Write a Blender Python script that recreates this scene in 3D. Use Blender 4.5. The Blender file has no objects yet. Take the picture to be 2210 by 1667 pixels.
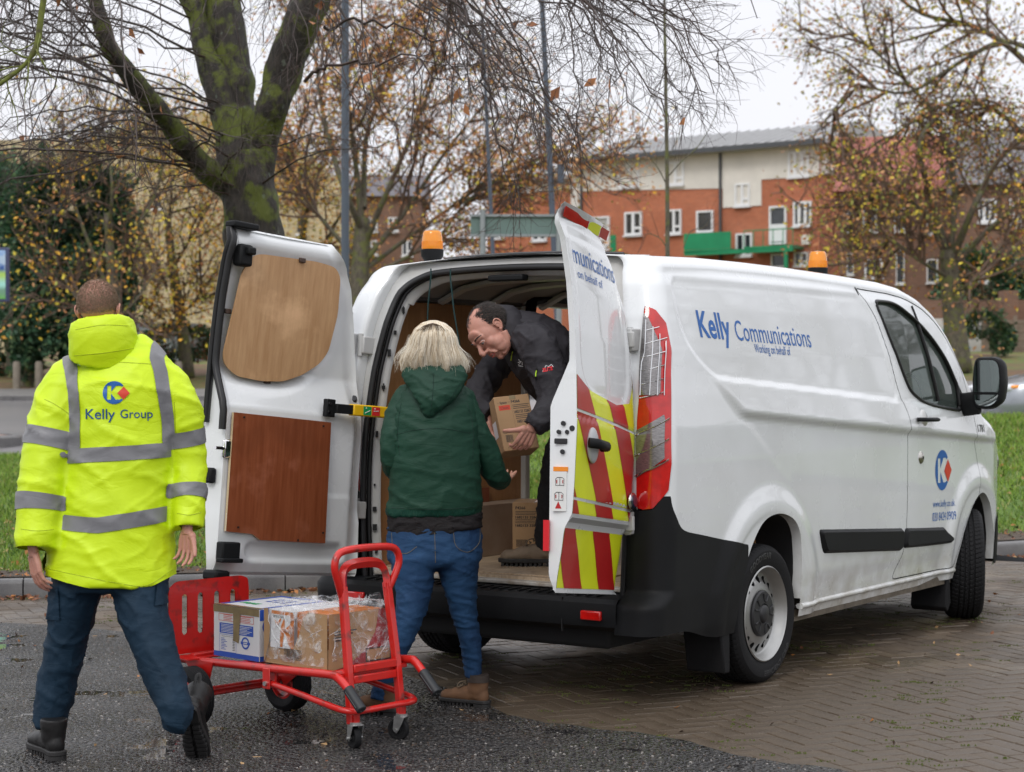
import bpy, bmesh, math, random
import numpy as np
from mathutils import Vector, Matrix, noise
from mathutils.bvhtree import BVHTree
random.seed(7); rng = np.random.default_rng(7)
R = math.radians; PI = math.pi
scene = bpy.context.scene; col = scene.collection
# ---------------------------------------------------------------- camera
FPX, CX, CY, HOR, CH = 4021.0, 1105.0, 833.5, 818.0, 1.472
PITCH = math.atan((CY - HOR) / FPX)
cam_data = bpy.data.cameras.new('camera'); cam = bpy.data.objects.new('camera', cam_data); col.objects.link(cam)
cam.location = (0, 0, CH); cam.rotation_euler = (PI / 2 - PITCH, 0, 0)
cam_data.sensor_width = 36; cam_data.lens = FPX / 2210 * 36; cam_data.clip_end = 2000; cam_data.clip_start = .1
cam_data.dof.use_dof = True; cam_data.dof.focus_distance = 8.3; cam_data.dof.aperture_fstop = 4.5
scene.camera = cam
# ---------------------------------------------------------------- sky
world = bpy.data.worlds.new('World'); scene.world = world; world.use_nodes = True
wn = world.node_tree.nodes; wl = world.node_tree.links; wn.clear()
wo = wn.new('ShaderNodeOutputWorld'); bg = wn.new('ShaderNodeBackground'); bg.inputs[1].default_value = 0.1
sk = wn.new('ShaderNodeTexSky'); sk.sky_type = 'NISHITA'; sk.sun_disc = False
sk.sun_elevation = R(42); sk.sun_rotation = R(200); sk.dust_density = 4
tc = wn.new('ShaderNodeTexCoord'); sp = wn.new('ShaderNodeSeparateXYZ'); wl.new(tc.outputs['Generated'], sp.inputs[0])
ramp = wn.new('ShaderNodeValToRGB'); wl.new(sp.outputs['Z'], ramp.inputs[0])
ramp.color_ramp.elements[0].position = 0.0; ramp.color_ramp.elements[0].color = (.84, .84, .885, 1)
ramp.color_ramp.elements[1].position = 0.9; ramp.color_ramp.elements[1].color = (1.45, 1.47, 1.55, 1)
e = ramp.color_ramp.elements.new(.22); e.color = (.90, .905, .96, 1)
nz = wn.new('ShaderNodeTexNoise'); nz.inputs['Scale'].default_value = 2.2; nz.inputs['Detail'].default_value = 4
wl.new(tc.outputs['Generated'], nz.inputs['Vector'])
mr = wn.new('ShaderNodeMapRange'); mr.inputs[3].default_value = 9.0; mr.inputs[4].default_value = 11.0
wl.new(nz.outputs[0], mr.inputs[0])
vm = wn.new('ShaderNodeVectorMath'); vm.operation = 'SCALE'; wl.new(ramp.outputs[0], vm.inputs[0]); wl.new(mr.outputs[0], vm.inputs['Scale'])
mx = wn.new('ShaderNodeMix'); mx.data_type = 'RGBA'; mx.inputs[0].default_value = .94
wl.new(sk.outputs[0], mx.inputs[6]); wl.new(vm.outputs[0], mx.inputs[7]); wl.new(mx.outputs[2], bg.inputs[0]); wl.new(bg.outputs[0], wo.inputs[0])
# ---------------------------------------------------------------- veiled sun
sd = bpy.data.lights.new('sun', 'SUN'); sd.energy = .8; sd.angle = R(18); sd.color = (1, .97, .92)
sun = bpy.data.objects.new('sun', sd); col.objects.link(sun)
sun.rotation_euler = (R(90 - 42), 0, R(-20)); sun.location = (0, 0, 30)
scene.view_settings.view_transform = 'Standard'; scene.view_settings.look = 'None'
scene.view_settings.exposure = 0.2; scene.view_settings.gamma = 1.0; scene.view_settings.use_curve_mapping = False
scene.cycles.max_bounces = 6; scene.cycles.transparent_max_bounces = 12; scene.cycles.use_denoising = True
scene.cycles.sample_clamp_indirect = 6

# ---------------------------------------------------------------- where a line of sight meets a known plane of the place
_cp, _sp = math.cos(PITCH), math.sin(PITCH)
def ray(u, v):
    a = (u - CX) / FPX; b = (CY - v) / FPX
    return np.array([a, _cp + b * _sp, -_sp + b * _cp])
def W(u, v, Y):
    d = ray(u, v); t = Y / d[1]; return Vector((d[0] * t, Y, CH + d[2] * t))
def GP(u, v, z=0):
    d = ray(u, v); t = (z - CH) / d[2]; return Vector((d[0] * t, d[1] * t, z))
class Frame:
    """local axes of an object standing at O turned by ang about z"""
    def __init__(s, O, ang, tilt=0.):
        s.O = np.array(O, float); s.ang = ang
        s.R = np.array((Matrix.Rotation(ang, 3, 'Z') @ Matrix.Rotation(tilt, 3, 'Y')).transposed())
    def on(s, u, v, ax, val):
        d = s.R @ ray(u, v); o = s.R @ (np.array([0, 0, CH]) - s.O); t = (val - o[ax]) / d[ax]
        return Vector(o + t * d)
    def loc(s, P): return Vector(s.R @ (np.array(P) - s.O))
    def wor(s, p): return Vector(s.R.T @ np.array(p) + s.O)
# ---------------------------------------------------------------- materials
MATS = {}
def mat(name, c, rough=.5, metal=0., var=.0, vs=8., bump=0., bs=60., c2=None, spec=.5, coat=0., trans=0., alpha=1., stretch=None, detail=5, emis=None, sheen=0, rvar=0., ior=1.45, contrast=1., subs=0., grime=None):
    if name in MATS: return MATS[name]
    m = bpy.data.materials.new(name); m.use_nodes = True; nt = m.node_tree; n = nt.nodes; l = nt.links
    b = n['Principled BSDF']; MATS[name] = m
    b.inputs['Base Color'].default_value = (*c, 1); b.inputs['Roughness'].default_value = rough; b.inputs['Metallic'].default_value = metal
    b.inputs['Specular IOR Level'].default_value = spec; b.inputs['Coat Weight'].default_value = coat; b.inputs['Coat Roughness'].default_value = .06
    b.inputs['Transmission Weight'].default_value = trans; b.inputs['Alpha'].default_value = alpha; b.inputs['IOR'].default_value = ior
    if sheen: b.inputs['Sheen Weight'].default_value = sheen
    if subs: b.inputs['Subsurface Weight'].default_value = subs; b.inputs['Subsurface Radius'].default_value = (.012, .005, .003); b.inputs['Subsurface Scale'].default_value = 1
    if emis: b.inputs['Emission Color'].default_value = (*emis[0], 1); b.inputs['Emission Strength'].default_value = emis[1]
    tcn = n.new('ShaderNodeTexCoord'); vec = tcn.outputs['Object']
    if stretch:
        mp = n.new('ShaderNodeMapping'); mp.inputs['Scale'].default_value = stretch; l.new(vec, mp.inputs[0]); vec = mp.outputs[0]
    if var or c2:
        t = n.new('ShaderNodeTexNoise'); t.inputs['Scale'].default_value = vs; t.inputs['Detail'].default_value = detail; t.inputs['Roughness'].default_value = .6; l.new(vec, t.inputs['Vector'])
        r = n.new('ShaderNodeMapRange'); l.new(t.outputs[0], r.inputs[0]); w_ = .25 / contrast; r.inputs[1].default_value = .5 - w_; r.inputs[2].default_value = .5 + w_
        x = n.new('ShaderNodeMix'); x.data_type = 'RGBA'; l.new(r.outputs[0], x.inputs[0])
        if c2 is None: A = [max(0, k * (1 - var)) for k in c]; B = [k * (1 + var) for k in c]
        else: A, B = c, c2
        x.inputs[6].default_value = (*A, 1); x.inputs[7].default_value = (*B, 1); out = x.outputs[2]
        if grime:
            t2 = n.new('ShaderNodeTexNoise'); t2.inputs['Scale'].default_value = grime[1]; t2.inputs['Detail'].default_value = 6; l.new(tcn.outputs['Object'], t2.inputs['Vector'])
            r2 = n.new('ShaderNodeMapRange'); r2.inputs[1].default_value = grime[2]; r2.inputs[2].default_value = grime[2] + .15; l.new(t2.outputs[0], r2.inputs[0])
            x2 = n.new('ShaderNodeMix'); x2.data_type = 'RGBA'; l.new(r2.outputs[0], x2.inputs[0]); l.new(out, x2.inputs[6]); x2.inputs[7].default_value = (*grime[0], 1); out = x2.outputs[2]
        l.new(out, b.inputs['Base Color'])
        if rvar:
            q = n.new('ShaderNodeMapRange'); l.new(t.outputs[0], q.inputs[0]); q.inputs[1].default_value = .3; q.inputs[2].default_value = .7
            q.inputs[3].default_value = max(.02, rough - rvar); q.inputs[4].default_value = min(1, rough + rvar); l.new(q.outputs[0], b.inputs['Roughness'])
    if bump:
        t = n.new('ShaderNodeTexNoise'); t.inputs['Scale'].default_value = bs; t.inputs['Detail'].default_value = 4; l.new(vec, t.inputs['Vector'])
        bp = n.new('ShaderNodeBump'); bp.inputs['Strength'].default_value = 1; bp.inputs['Distance'].default_value = bump; l.new(t.outputs[0], bp.inputs['Height']); l.new(bp.outputs[0], b.inputs['Normal'])
    return m
def matn(name, build):
    """material with a hand-made colour / height network: build(n, l, obj_vector, bsdf)"""
    if name in MATS: return MATS[name]
    m = bpy.data.materials.new(name); m.use_nodes = True; n = m.node_tree.nodes; l = m.node_tree.links
    t = n.new('ShaderNodeTexCoord'); MATS[name] = m; build(n, l, t.outputs['Object'], n['Principled BSDF']); return m
def nnode(n, l, kind, inputs=None, **props):
    x = n.new(kind)
    for k, v in props.items(): setattr(x, k, v)
    for k, v in (inputs or {}).items():
        if hasattr(v, 'is_linked') or isinstance(v, bpy.types.NodeSocket): l.new(v, x.inputs[k])
        else: x.inputs[k].default_value = v
    return x
def mixc(n, l, f, a, b):
    x = n.new('ShaderNodeMix'); x.data_type = 'RGBA'
    for i, v in ((0, f), (6, a), (7, b)):
        if isinstance(v, bpy.types.NodeSocket): l.new(v, x.inputs[i])
        else: x.inputs[i].default_value = v if i == 0 else (*v, 1)
    return x.outputs[2]
def mrange(n, l, f, a, b, c=0., d=1.):
    x = n.new('ShaderNodeMapRange'); l.new(f, x.inputs[0])
    for i, v in zip((1, 2, 3, 4), (a, b, c, d)): x.inputs[i].default_value = v
    return x.outputs[0]
def nnoise(n, l, vec, scale, detail=4, rough=.55):
    x = n.new('ShaderNodeTexNoise'); l.new(vec, x.inputs['Vector']); x.inputs['Scale'].default_value = scale; x.inputs['Detail'].default_value = detail; x.inputs['Roughness'].default_value = rough
    return x.outputs[0]
# ---------------------------------------------------------------- mesh building
def frames_for(path, up=(0, 0, 1)):
    P = [Vector(p) for p in path]; out = []; up = Vector(up); prev = None
    for i in range(len(P)):
        t = (P[min(i + 1, len(P) - 1)] - P[max(i - 1, 0)])
        if t.length < 1e-9: t = Vector((0, 0, 1))
        t.normalize()
        if prev is None:
            a = up - t * up.dot(t)
            if a.length < 1e-3: a = Vector((1, 0, 0)) - t * t.x
        else: a = prev - t * prev.dot(t)
        if a.length < 1e-6: a = Vector((1, 0, 0)) - t * t.x
        a.normalize(); prev = a; out.append((P[i], a, t.cross(a), t))
    return out
class MB:
    def __init__(s): s.v = []; s.f = []; s.m = []; s.mi = 0
    def add(s, vs, fs, M=None):
        o = len(s.v)
        s.v.extend([tuple(M @ Vector(p)) if M is not None else tuple(p) for p in vs]); s.f.extend([tuple(i + o for i in f) for f in fs]); s.m.extend([s.mi] * len(fs)); return s
    def box(s, c, d, rz=0, M=None):
        x, y, z = [k / 2 for k in d]; vs = []
        cr, sr = math.cos(rz), math.sin(rz)
        for a in (-1, 1):
            for b in (-1, 1):
                for e_ in (-1, 1):
                    px, py = a * x, b * y; vs.append((c[0] + px * cr - py * sr, c[1] + px * sr + py * cr, c[2] + e_ * z))
        return s.add(vs, [(0, 1, 3, 2), (4, 6, 7, 5), (0, 4, 5, 1), (2, 3, 7, 6), (0, 2, 6, 4), (1, 5, 7, 3)], M)
    def tube(s, path, r, n=8, cap=True, up=(0, 0, 1), M=None, closed=False):
        fr = frames_for(path, up); k = len(fr); vs = []
        if closed:
            P = [Vector(p) for p in path]; fr = [(P[i], *_fr3(P, i)) for i in range(k)]
        for i, (p, a, b, t) in enumerate(fr):
            rr = r[i] if isinstance(r, (list, np.ndarray)) else r
            ra, rb = rr if isinstance(rr, (tuple, list, np.ndarray)) else (rr, rr)
            for j in range(n):
                w = 2 * PI * j / n; vs.append(p + a * (math.cos(w) * ra) + b * (math.sin(w) * rb))
        fs = [];
        for i in range(k if closed else k - 1):
            i2 = (i + 1) % k
            for j in range(n):
                fs.append((i * n + j, i * n + (j + 1) % n, i2 * n + (j + 1) % n, i2 * n + j))
        if cap and not closed: fs += [tuple(range(n))[::-1], tuple(range((k - 1) * n, k * n))]
        return s.add(vs, fs, M)
    def cyl(s, a, b, r, n=12, r2=None, M=None): return s.tube([a, b], [r, r if r2 is None else r2], n, M=M, up=(0.01, 0.02, 1) if abs(Vector(b).x - Vector(a).x) + abs(Vector(b).y - Vector(a).y) > 1e-6 else (1, 0, 0))
    def lathe(s, prof, n=32, M=None, closed=False):
        """prof: (r, h) pairs turned about local z"""
        k = len(prof); vs = [(r * math.cos(2 * PI * j / n), r * math.sin(2 * PI * j / n), h) for r, h in prof for j in range(n)]
        fs = [(i * n + j, i * n + (j + 1) % n, ((i + 1) % k) * n + (j + 1) % n, ((i + 1) % k) * n + j) for i in range(k if closed else k - 1) for j in range(n)]
        return s.add(vs, fs, M)
    def sphere(s, c, r, n=14, m=9, M=None):
        r = r if isinstance(r, (tuple, list, Vector)) else (r, r, r)
        vs = [(0, 0, -1)] + [(math.sin(PI * i / m) * math.cos(2 * PI * j / n), math.sin(PI * i / m) * math.sin(2 * PI * j / n), -math.cos(PI * i / m)) for i in range(1, m) for j in range(n)] + [(0, 0, 1)]
        fs = [(0, 1 + (j + 1) % n, 1 + j) for j in range(n)]
        for i in range(m - 2):
            for j in range(n): a = 1 + i * n; fs.append((a + j, a + (j + 1) % n, a + n + (j + 1) % n, a + n + j))
        L = len(vs) - 1; a = 1 + (m - 2) * n; fs += [(a + j, a + (j + 1) % n, L) for j in range(n)]
        vs = [(c[0] + x * r[0], c[1] + y * r[1], c[2] + z * r[2]) for x, y, z in vs]
        return s.add(vs, fs, M)
    def prism(s, poly, vec, M=None, cap=True):
        """poly: 3-D points of a planar outline, extruded by vec"""
        n = len(poly); v = Vector(vec); vs = [Vector(p) for p in poly] + [Vector(p) + v for p in poly]
        fs = [(i, (i + 1) % n, n + (i + 1) % n, n + i) for i in range(n)]
        if cap: fs += [tuple(range(n))[::-1], tuple(range(n, 2 * n))]
        return s.add(vs, fs, M)
    def quad(s, a, b, c, d, M=None): return s.add([a, b, c, d], [(0, 1, 2, 3)], M)
    def grid(s, rows, M=None, closed=False):
        h = len(rows); w = len(rows[0]); vs = [p for r_ in rows for p in r_]
        fs = [(i * w + j, i * w + (j + 1) % w, (i + 1) * w + (j + 1) % w, (i + 1) * w + j) for i in range(h - 1) for j in range(w if closed else w - 1)]
        return s.add(vs, fs, M)
    def mesh(s, name='mesh', smooth=None):
        me = bpy.data.meshes.new(name); me.from_pydata(s.v, [], s.f); me.polygons.foreach_set('material_index', s.m)
        me.validate(); me.update()
        if smooth is not None:
            me.polygons.foreach_set('use_smooth', [True] * len(me.polygons)); 
            if smooth < 179: me.set_sharp_from_angle(angle=R(smooth))
        return me
def _fr3(P, i):
    t = (P[(i + 1) % len(P)] - P[i - 1]).normalized(); a = Vector((0, 0, 1)) - t * t.z
    if a.length < .3: a = Vector((1, 0, 0)) - t * t.x
    a.normalize(); return a, t.cross(a), t
def tag(o, label=None, cat=None, group=None, kind=None):
    if label: o['label'] = label
    if cat: o['category'] = cat
    if group: o['group'] = group
    if kind: o['kind'] = kind
    return o
def empty(name, loc=(0, 0, 0), rz=0, label=None, cat=None, group=None, kind=None, parent=None):
    o = bpy.data.objects.new(name, None); col.objects.link(o); o.location = loc; o.rotation_euler = (0, 0, rz); o.empty_display_size = .1
    if parent: o.parent = parent
    return tag(o, label, cat, group, kind)
def obj(name, geo, mats, parent=None, smooth=35, bevel=0, seg=2, loc=None, rot=None, **tg):
    me = geo.mesh(name, smooth) if isinstance(geo, MB) else geo
    for m in (mats if isinstance(mats, (list, tuple)) else [mats]): me.materials.append(m)
    o = bpy.data.objects.new(name, me); col.objects.link(o)
    if parent: o.parent = parent
    if loc is not None: o.location = loc
    if rot is not None: o.rotation_euler = rot
    if bevel:
        b = o.modifiers.new('bevel', 'BEVEL'); b.width = bevel; b.segments = seg; b.limit_method = 'ANGLE'; b.angle_limit = R(40); b.harden_normals = False
    return tag(o, **tg)
def copy_tree(o, parent=None, loc=None, rz=None):
    c = o.copy(); col.objects.link(c); c.parent = parent
    if loc is not None: c.location = loc
    if rz is not None: c.rotation_euler[2] = rz
    for ch in list(o.children): copy_tree(ch, c)
    return c
def tri_mesh(name, V, T, N=None, smooth=True, mi=None):
    me = bpy.data.meshes.new(name); V = np.asarray(V, np.float32); T = np.asarray(T, np.int32)
    me.vertices.add(len(V)); me.vertices.foreach_set('co', V[:, :3].ravel())
    k = T.shape[1]; me.loops.add(T.size); me.loops.foreach_set('vertex_index', T.ravel())
    me.polygons.add(len(T)); me.polygons.foreach_set('loop_start', np.arange(len(T), dtype=np.int32) * k)
    me.polygons.foreach_set('loop_total', np.full(len(T), k, np.int32))
    if smooth: me.polygons.foreach_set('use_smooth', np.ones(len(T), bool))
    if mi is not None: me.polygons.foreach_set('material_index', np.asarray(mi, np.int32))
    me.update(calc_edges=True); me.validate()
    if N is not None and len(me.polygons) == len(T): me.normals_split_custom_set_from_vertices([tuple(x) for x in N])
    return me
def clip(V, T, s, neg=True):
    """cut a triangle mesh along s = 0 and keep one side; V carries any per-vertex columns"""
    V = np.asarray(V, float); T = np.asarray(T, int); s = np.asarray(s, float)
    if not neg: s = -s
    s = np.where(np.abs(s) < 1e-9, 1e-9, s); ins = s < 0; I = ins[T]; cnt = I.sum(1); newT = [T[cnt == 3]]; nv = len(V)
    ek = []; 
    t1 = T[cnt == 1]; i1 = I[cnt == 1].argmax(1); t1 = np.stack([t1[np.arange(len(t1)), (i1 + k) % 3] for k in range(3)], 1) if len(t1) else t1.reshape(0, 3)
    t2 = T[cnt == 2]; i2 = (~I[cnt == 2]).argmax(1); t2 = np.stack([t2[np.arange(len(t2)), (i2 + k) % 3] for k in range(3)], 1) if len(t2) else t2.reshape(0, 3)
    E = np.concatenate([t1[:, [0, 1]], t1[:, [0, 2]], t2[:, [0, 1]], t2[:, [0, 2]]]) if len(t1) + len(t2) else np.zeros((0, 2), int)
    Es = np.sort(E, 1); key = Es[:, 0] * (nv + 1) + Es[:, 1]; uk, inv = np.unique(key, return_inverse=True)
    a = uk // (nv + 1); b = uk % (nv + 1)
    if len(uk):
        w = (s[a] / (s[a] - s[b]))[:, None]; NV = V[a] * (1 - w) + V[b] * w
    else: NV = V[:0]
    inv = inv + nv; n1, n2 = len(t1), len(t2)
    if n1: newT.append(np.stack([t1[:, 0], inv[:n1], inv[n1:2 * n1]], 1))
    if n2:
        p = inv[2 * n1:2 * n1 + n2]; q = inv[2 * n1 + n2:]; newT.append(np.stack([p, t2[:, 1], t2[:, 2]], 1)); newT.append(np.stack([p, t2[:, 2], q], 1))
    T2 = np.concatenate(newT); V2 = np.concatenate([V, NV]); used, T3 = np.unique(T2, return_inverse=True)
    return V2[used], T3.reshape(-1, 3)
def sdpoly(P, poly):
    """signed distance of 2-D points to a closed outline, negative inside"""
    P = np.asarray(P, float); poly = np.asarray(poly, float); d = np.full(len(P), 1e9); ins = np.zeros(len(P), bool)
    for i in range(len(poly)):
        a = poly[i - 1]; b = poly[i]; ab = b - a; t = np.clip(((P - a) @ ab) / max(ab @ ab, 1e-12), 0, 1)
        d = np.minimum(d, np.hypot(*(P - a - t[:, None] * ab).T))
        c = (a[1] > P[:, 1]) != (b[1] > P[:, 1])
        with np.errstate(divide='ignore', invalid='ignore'): xi = (b[0] - a[0]) * (P[:, 1] - a[1]) / (b[1] - a[1]) + a[0]
        ins ^= c & (P[:, 0] < xi)
    return np.where(ins, -d, d)
def rounded(poly, r, n=5):
    out = []; P = [Vector((p[0], p[1])) for p in poly]; k = len(P)
    for i in range(k):
        p = P[i]; a = P[i - 1] - p; b = P[(i + 1) % k] - p; rr = r[i] if isinstance(r, (list, tuple)) else r
        if rr <= 0: out.append((p.x, p.y)); continue
        da = min(rr, a.length * .45); db = min(rr, b.length * .45); A = p + a.normalized() * da; B = p + b.normalized() * db
        for j in range(n + 1):
            t = j / n; q = A * (1 - t) ** 2 + p * 2 * t * (1 - t) + B * t * t; out.append((q.x, q.y))
    return out
def sstep(a, b, x):
    t = np.clip((x - a) / (b - a), 0, 1); return t * t * (3 - 2 * t)
def catmull(pts, n=6):
    P = [np.array(p, float) for p in pts]; P = [2 * P[0] - P[1]] + P + [2 * P[-1] - P[-2]]; out = []
    for i in range(1, len(P) - 2):
        for j in range(n):
            t = j / n; a, b, c, d = P[i - 1:i + 3]
            out.append(.5 * (2 * b + (c - a) * t + (2 * a - 5 * b + 4 * c - d) * t * t + (3 * b - a - 3 * c + d) * t ** 3))
    out.append(P[-2]); return out
def remesh(geo, voxel, smooth=2, name='mesh', fac=.6):
    me = geo.mesh('tmp'); o = bpy.data.objects.new('tmp', me); col.objects.link(o)
    m = o.modifiers.new('r', 'REMESH'); m.mode = 'VOXEL'; m.voxel_size = voxel; m.use_smooth_shade = True
    if smooth: q = o.modifiers.new('s', 'SMOOTH'); q.iterations = smooth; q.factor = fac
    dg = bpy.context.evaluated_depsgraph_get(); dg.update(); out = bpy.data.meshes.new_from_object(o.evaluated_get(dg)); out.name = name
    bpy.data.objects.remove(o); bpy.data.meshes.remove(me)
    out.polygons.foreach_set('use_smooth', [True] * len(out.polygons)); return out
def mesh_arrays(me):
    n = len(me.vertices); V = np.empty(n * 3, np.float32); me.vertices.foreach_get('co', V); V = V.reshape(-1, 3).astype(float)
    me.calc_loop_triangles(); T = np.empty(len(me.loop_triangles) * 3, np.int32); me.loop_triangles.foreach_get('vertices', T)
    N = np.empty(n * 3, np.float32); me.vertex_normals.foreach_get('vector', N)
    return V, T.reshape(-1, 3), N.reshape(-1, 3).astype(float)
def set_verts(me, V): me.vertices.foreach_set('co', np.asarray(V, np.float32).ravel()); me.update()
def text_mesh(txt, size=1., bold=0., sx=1., align='LEFT', spacing=1., maxedge=None, shear=0.):
    c = bpy.data.curves.new('t', 'FONT'); c.body = txt; c.size = size; c.align_x = align; c.offset = bold; c.space_character = spacing; c.resolution_u = 3; c.shear = shear
    o = bpy.data.objects.new('t', c); col.objects.link(o); dg = bpy.context.evaluated_depsgraph_get(); dg.update()
    me = bpy.data.meshes.new_from_object(o.evaluated_get(dg)); bpy.data.objects.remove(o); bpy.data.curves.remove(c)
    V, T, N = mesh_arrays(me); bpy.data.meshes.remove(me)
    if len(V): V[:, 0] *= sx
    return V, T
def fit_text(txt, x0, x1, z0, capz, bold=0., **k):
    """text whose width fills x0..x1 with its capitals z0..capz, returned as 2-D"""
    V, T = text_mesh(txt, 1, bold, **k); K, _ = text_mesh('H', 1, 0); h = K[:, 1].max(); V = V.copy()
    V[:, 0] = (V[:, 0] - V[:, 0].min()) / (V[:, 0].max() - V[:, 0].min()) * (x1 - x0) + x0; V[:, 1] = V[:, 1] / h * (capz - z0) + z0; return V, T
def subdiv(V, T, maxe):
    for _ in range(6):
        L = np.stack([np.linalg.norm(V[T[:, i]] - V[T[:, (i + 1) % 3]], axis=1) for i in range(3)], 1); big = L.max(1) > maxe
        if not big.any(): break
        # split longest edges of big triangles, done per edge so that the sheet stays closed
        E = {}; V = list(map(tuple, V)); T2 = []
        lim = maxe
        def mid(a, b):
            k = (min(a, b), max(a, b))
            if k not in E:
                E[k] = len(V); V.append(tuple((np.array(V[a]) + np.array(V[b])) / 2))
            return E[k]
        VA = np.array(V)
        for t in T:
            m = [None] * 3
            for i in range(3):
                a, b = t[i], t[(i + 1) % 3]
                if np.linalg.norm(VA[a] - VA[b]) > lim: m[i] = mid(a, b)
            k = sum(x is not None for x in m)
            if k == 0: T2.append(tuple(t))
            elif k == 3: T2 += [(t[0], m[0], m[2]), (m[0], t[1], m[1]), (m[2], m[1], t[2]), (m[0], m[1], m[2])]
            elif k == 1:
                i = [j for j in range(3) if m[j] is not None][0]; a, b, c = t[i], t[(i + 1) % 3], t[(i + 2) % 3]; T2 += [(a, m[i], c), (m[i], b, c)]
            else:
                i = [j for j in range(3) if m[j] is None][0]; a, b, c = t[i], t[(i + 1) % 3], t[(i + 2) % 3]; p = m[(i + 1) % 3]; q = m[(i + 2) % 3]
                T2 += [(a, b, p), (a, p, q), (q, p, c)]
        V = np.array(V); T = np.array(T2, int)
    return np.asarray(V, float), np.asarray(T, int)
def decal(name, V2, T, origin, ax, ay, mats, parent, bvh=None, off=.0012, maxe=None, direction=None, **tg):
    """lay a flat drawing (x,y) on origin + x*ax + y*ay, dropped on to the surface of bvh"""
    V2 = np.asarray(V2, float)
    if maxe: V2, T = subdiv(V2[:, :3] if V2.shape[1] > 2 else np.c_[V2, np.zeros(len(V2))], np.asarray(T), maxe)
    O = Vector(origin); ax = Vector(ax); ay = Vector(ay); n = ax.cross(ay).normalized(); P = []
    for q in V2:
        p = O + ax * q[0] + ay * q[1]
        if bvh is not None:
            d = Vector(direction) if direction is not None else -n
            h = bvh.ray_cast(p - d * .15, d, .9)
            if h[0] is not None: p = h[0] - d * off
            else: p = p + n * off
        else: p = p + n * off
        P.append(tuple(p))
    me = tri_mesh(name, np.array(P), T, smooth=True)
    return obj(name, me, mats, parent, **tg)
def poly_tris(poly):
    """triangulated 2-D polygon"""
    from mathutils.geometry import tessellate_polygon
    P = [Vector((p[0], p[1], 0)) for p in poly]; t = tessellate_polygon([P]); return np.array([tuple(p) for p in P]), np.array([tuple(x) for x in t], int)
def bvh_of(V, T): return BVHTree.FromPolygons([tuple(v[:3]) for v in V], [tuple(int(i) for i in t) for t in T])
# ================================================================ GROUND
def kerbY(X): X = np.clip(X, -8, 9); return 12.54 + .236 * (X + 3.45) + .0257 * (X + 3.45) * (X + 1.5)
def zt(X, Y):
    X = np.asarray(X, float); Y = np.asarray(Y, float); m = sstep(-2.5, 1.5, X)
    a = np.interp(Y, [12, 14, 20, 27, 29, 45, 48, 58, 70, 150], [.12, .16, .30, .36, .28, .95, 1.1, 1.9, 2.4, 3.2])
    b = np.interp(Y, [12, 15, 20, 26, 28.5, 30, 45, 48, 60, 70, 150], [.12, .14, .62, .95, .8, .62, 1.0, 1.3, 2.33, 2.6, 3.2])
    z = a * (1 - m) + b * m; d = Y - kerbY(X); return .115 + (z - .115) * sstep(0, 1.5, d)
def asphalt_net(n, l, v, b, base=(.012, .0115, .012), lite=(.085, .078, .072)):
    vo = n.new('ShaderNodeTexVoronoi'); l.new(v, vo.inputs['Vector']); vo.inputs['Scale'].default_value = 52; vo.feature = 'F1'
    big = nnoise(n, l, v, 1.1, 5); fine = nnoise(n, l, v, 190, 3); mid = nnoise(n, l, v, 22, 4)
    c = mixc(n, l, mrange(n, l, vo.outputs['Distance'], .15, .5), lite, base)
    c = mixc(n, l, mrange(n, l, fine, .52, .72), c, (.13, .125, .125))
    c = mixc(n, l, mrange(n, l, nnoise(n, l, v, 3.2, 6), .55, .8, 0, .55), c, (.05, .035, .022))
    l.new(c, b.inputs['Base Color']); wet = mrange(n, l, big, .38, .56)
    pud = mrange(n, l, nnoise(n, l, v, 2.6, 7, .58), .585, .61); b.inputs['Specular IOR Level'].default_value = .5
    r = n.new('ShaderNodeMath'); r.operation = 'MULTIPLY_ADD'; l.new(wet, r.inputs[0]); r.inputs[1].default_value = -.22; r.inputs[2].default_value = .36
    q = n.new('ShaderNodeMix'); l.new(pud, q.inputs[0]); l.new(r.outputs[0], q.inputs[2]); q.inputs[3].default_value = .03; l.new(q.outputs[0], b.inputs['Roughness'])
    h = n.new('ShaderNodeMath'); h.operation = 'MULTIPLY_ADD'; l.new(vo.outputs['Distance'], h.inputs[0]); h.inputs[1].default_value = -1.; l.new(mid, h.inputs[2])
    bp = n.new('ShaderNodeBump'); l.new(h.outputs[0], bp.inputs['Height']); bp.inputs['Distance'].default_value = .022; l.new(mrange(n, l, pud, 0, 1, 1, .0), bp.inputs['Strength']); l.new(bp.outputs[0], b.inputs['Normal'])
M_asph = matn('wet_asphalt', asphalt_net)
def far_asph(n, l, v, b):
    c = mixc(n, l, mrange(n, l, nnoise(n, l, v, .25, 4), .35, .65), (.17, .165, .17), (.24, .225, .22)); l.new(c, b.inputs['Base Color']); b.inputs['Roughness'].default_value = .32
M_farroad = matn('far_asphalt', far_asph)
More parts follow.
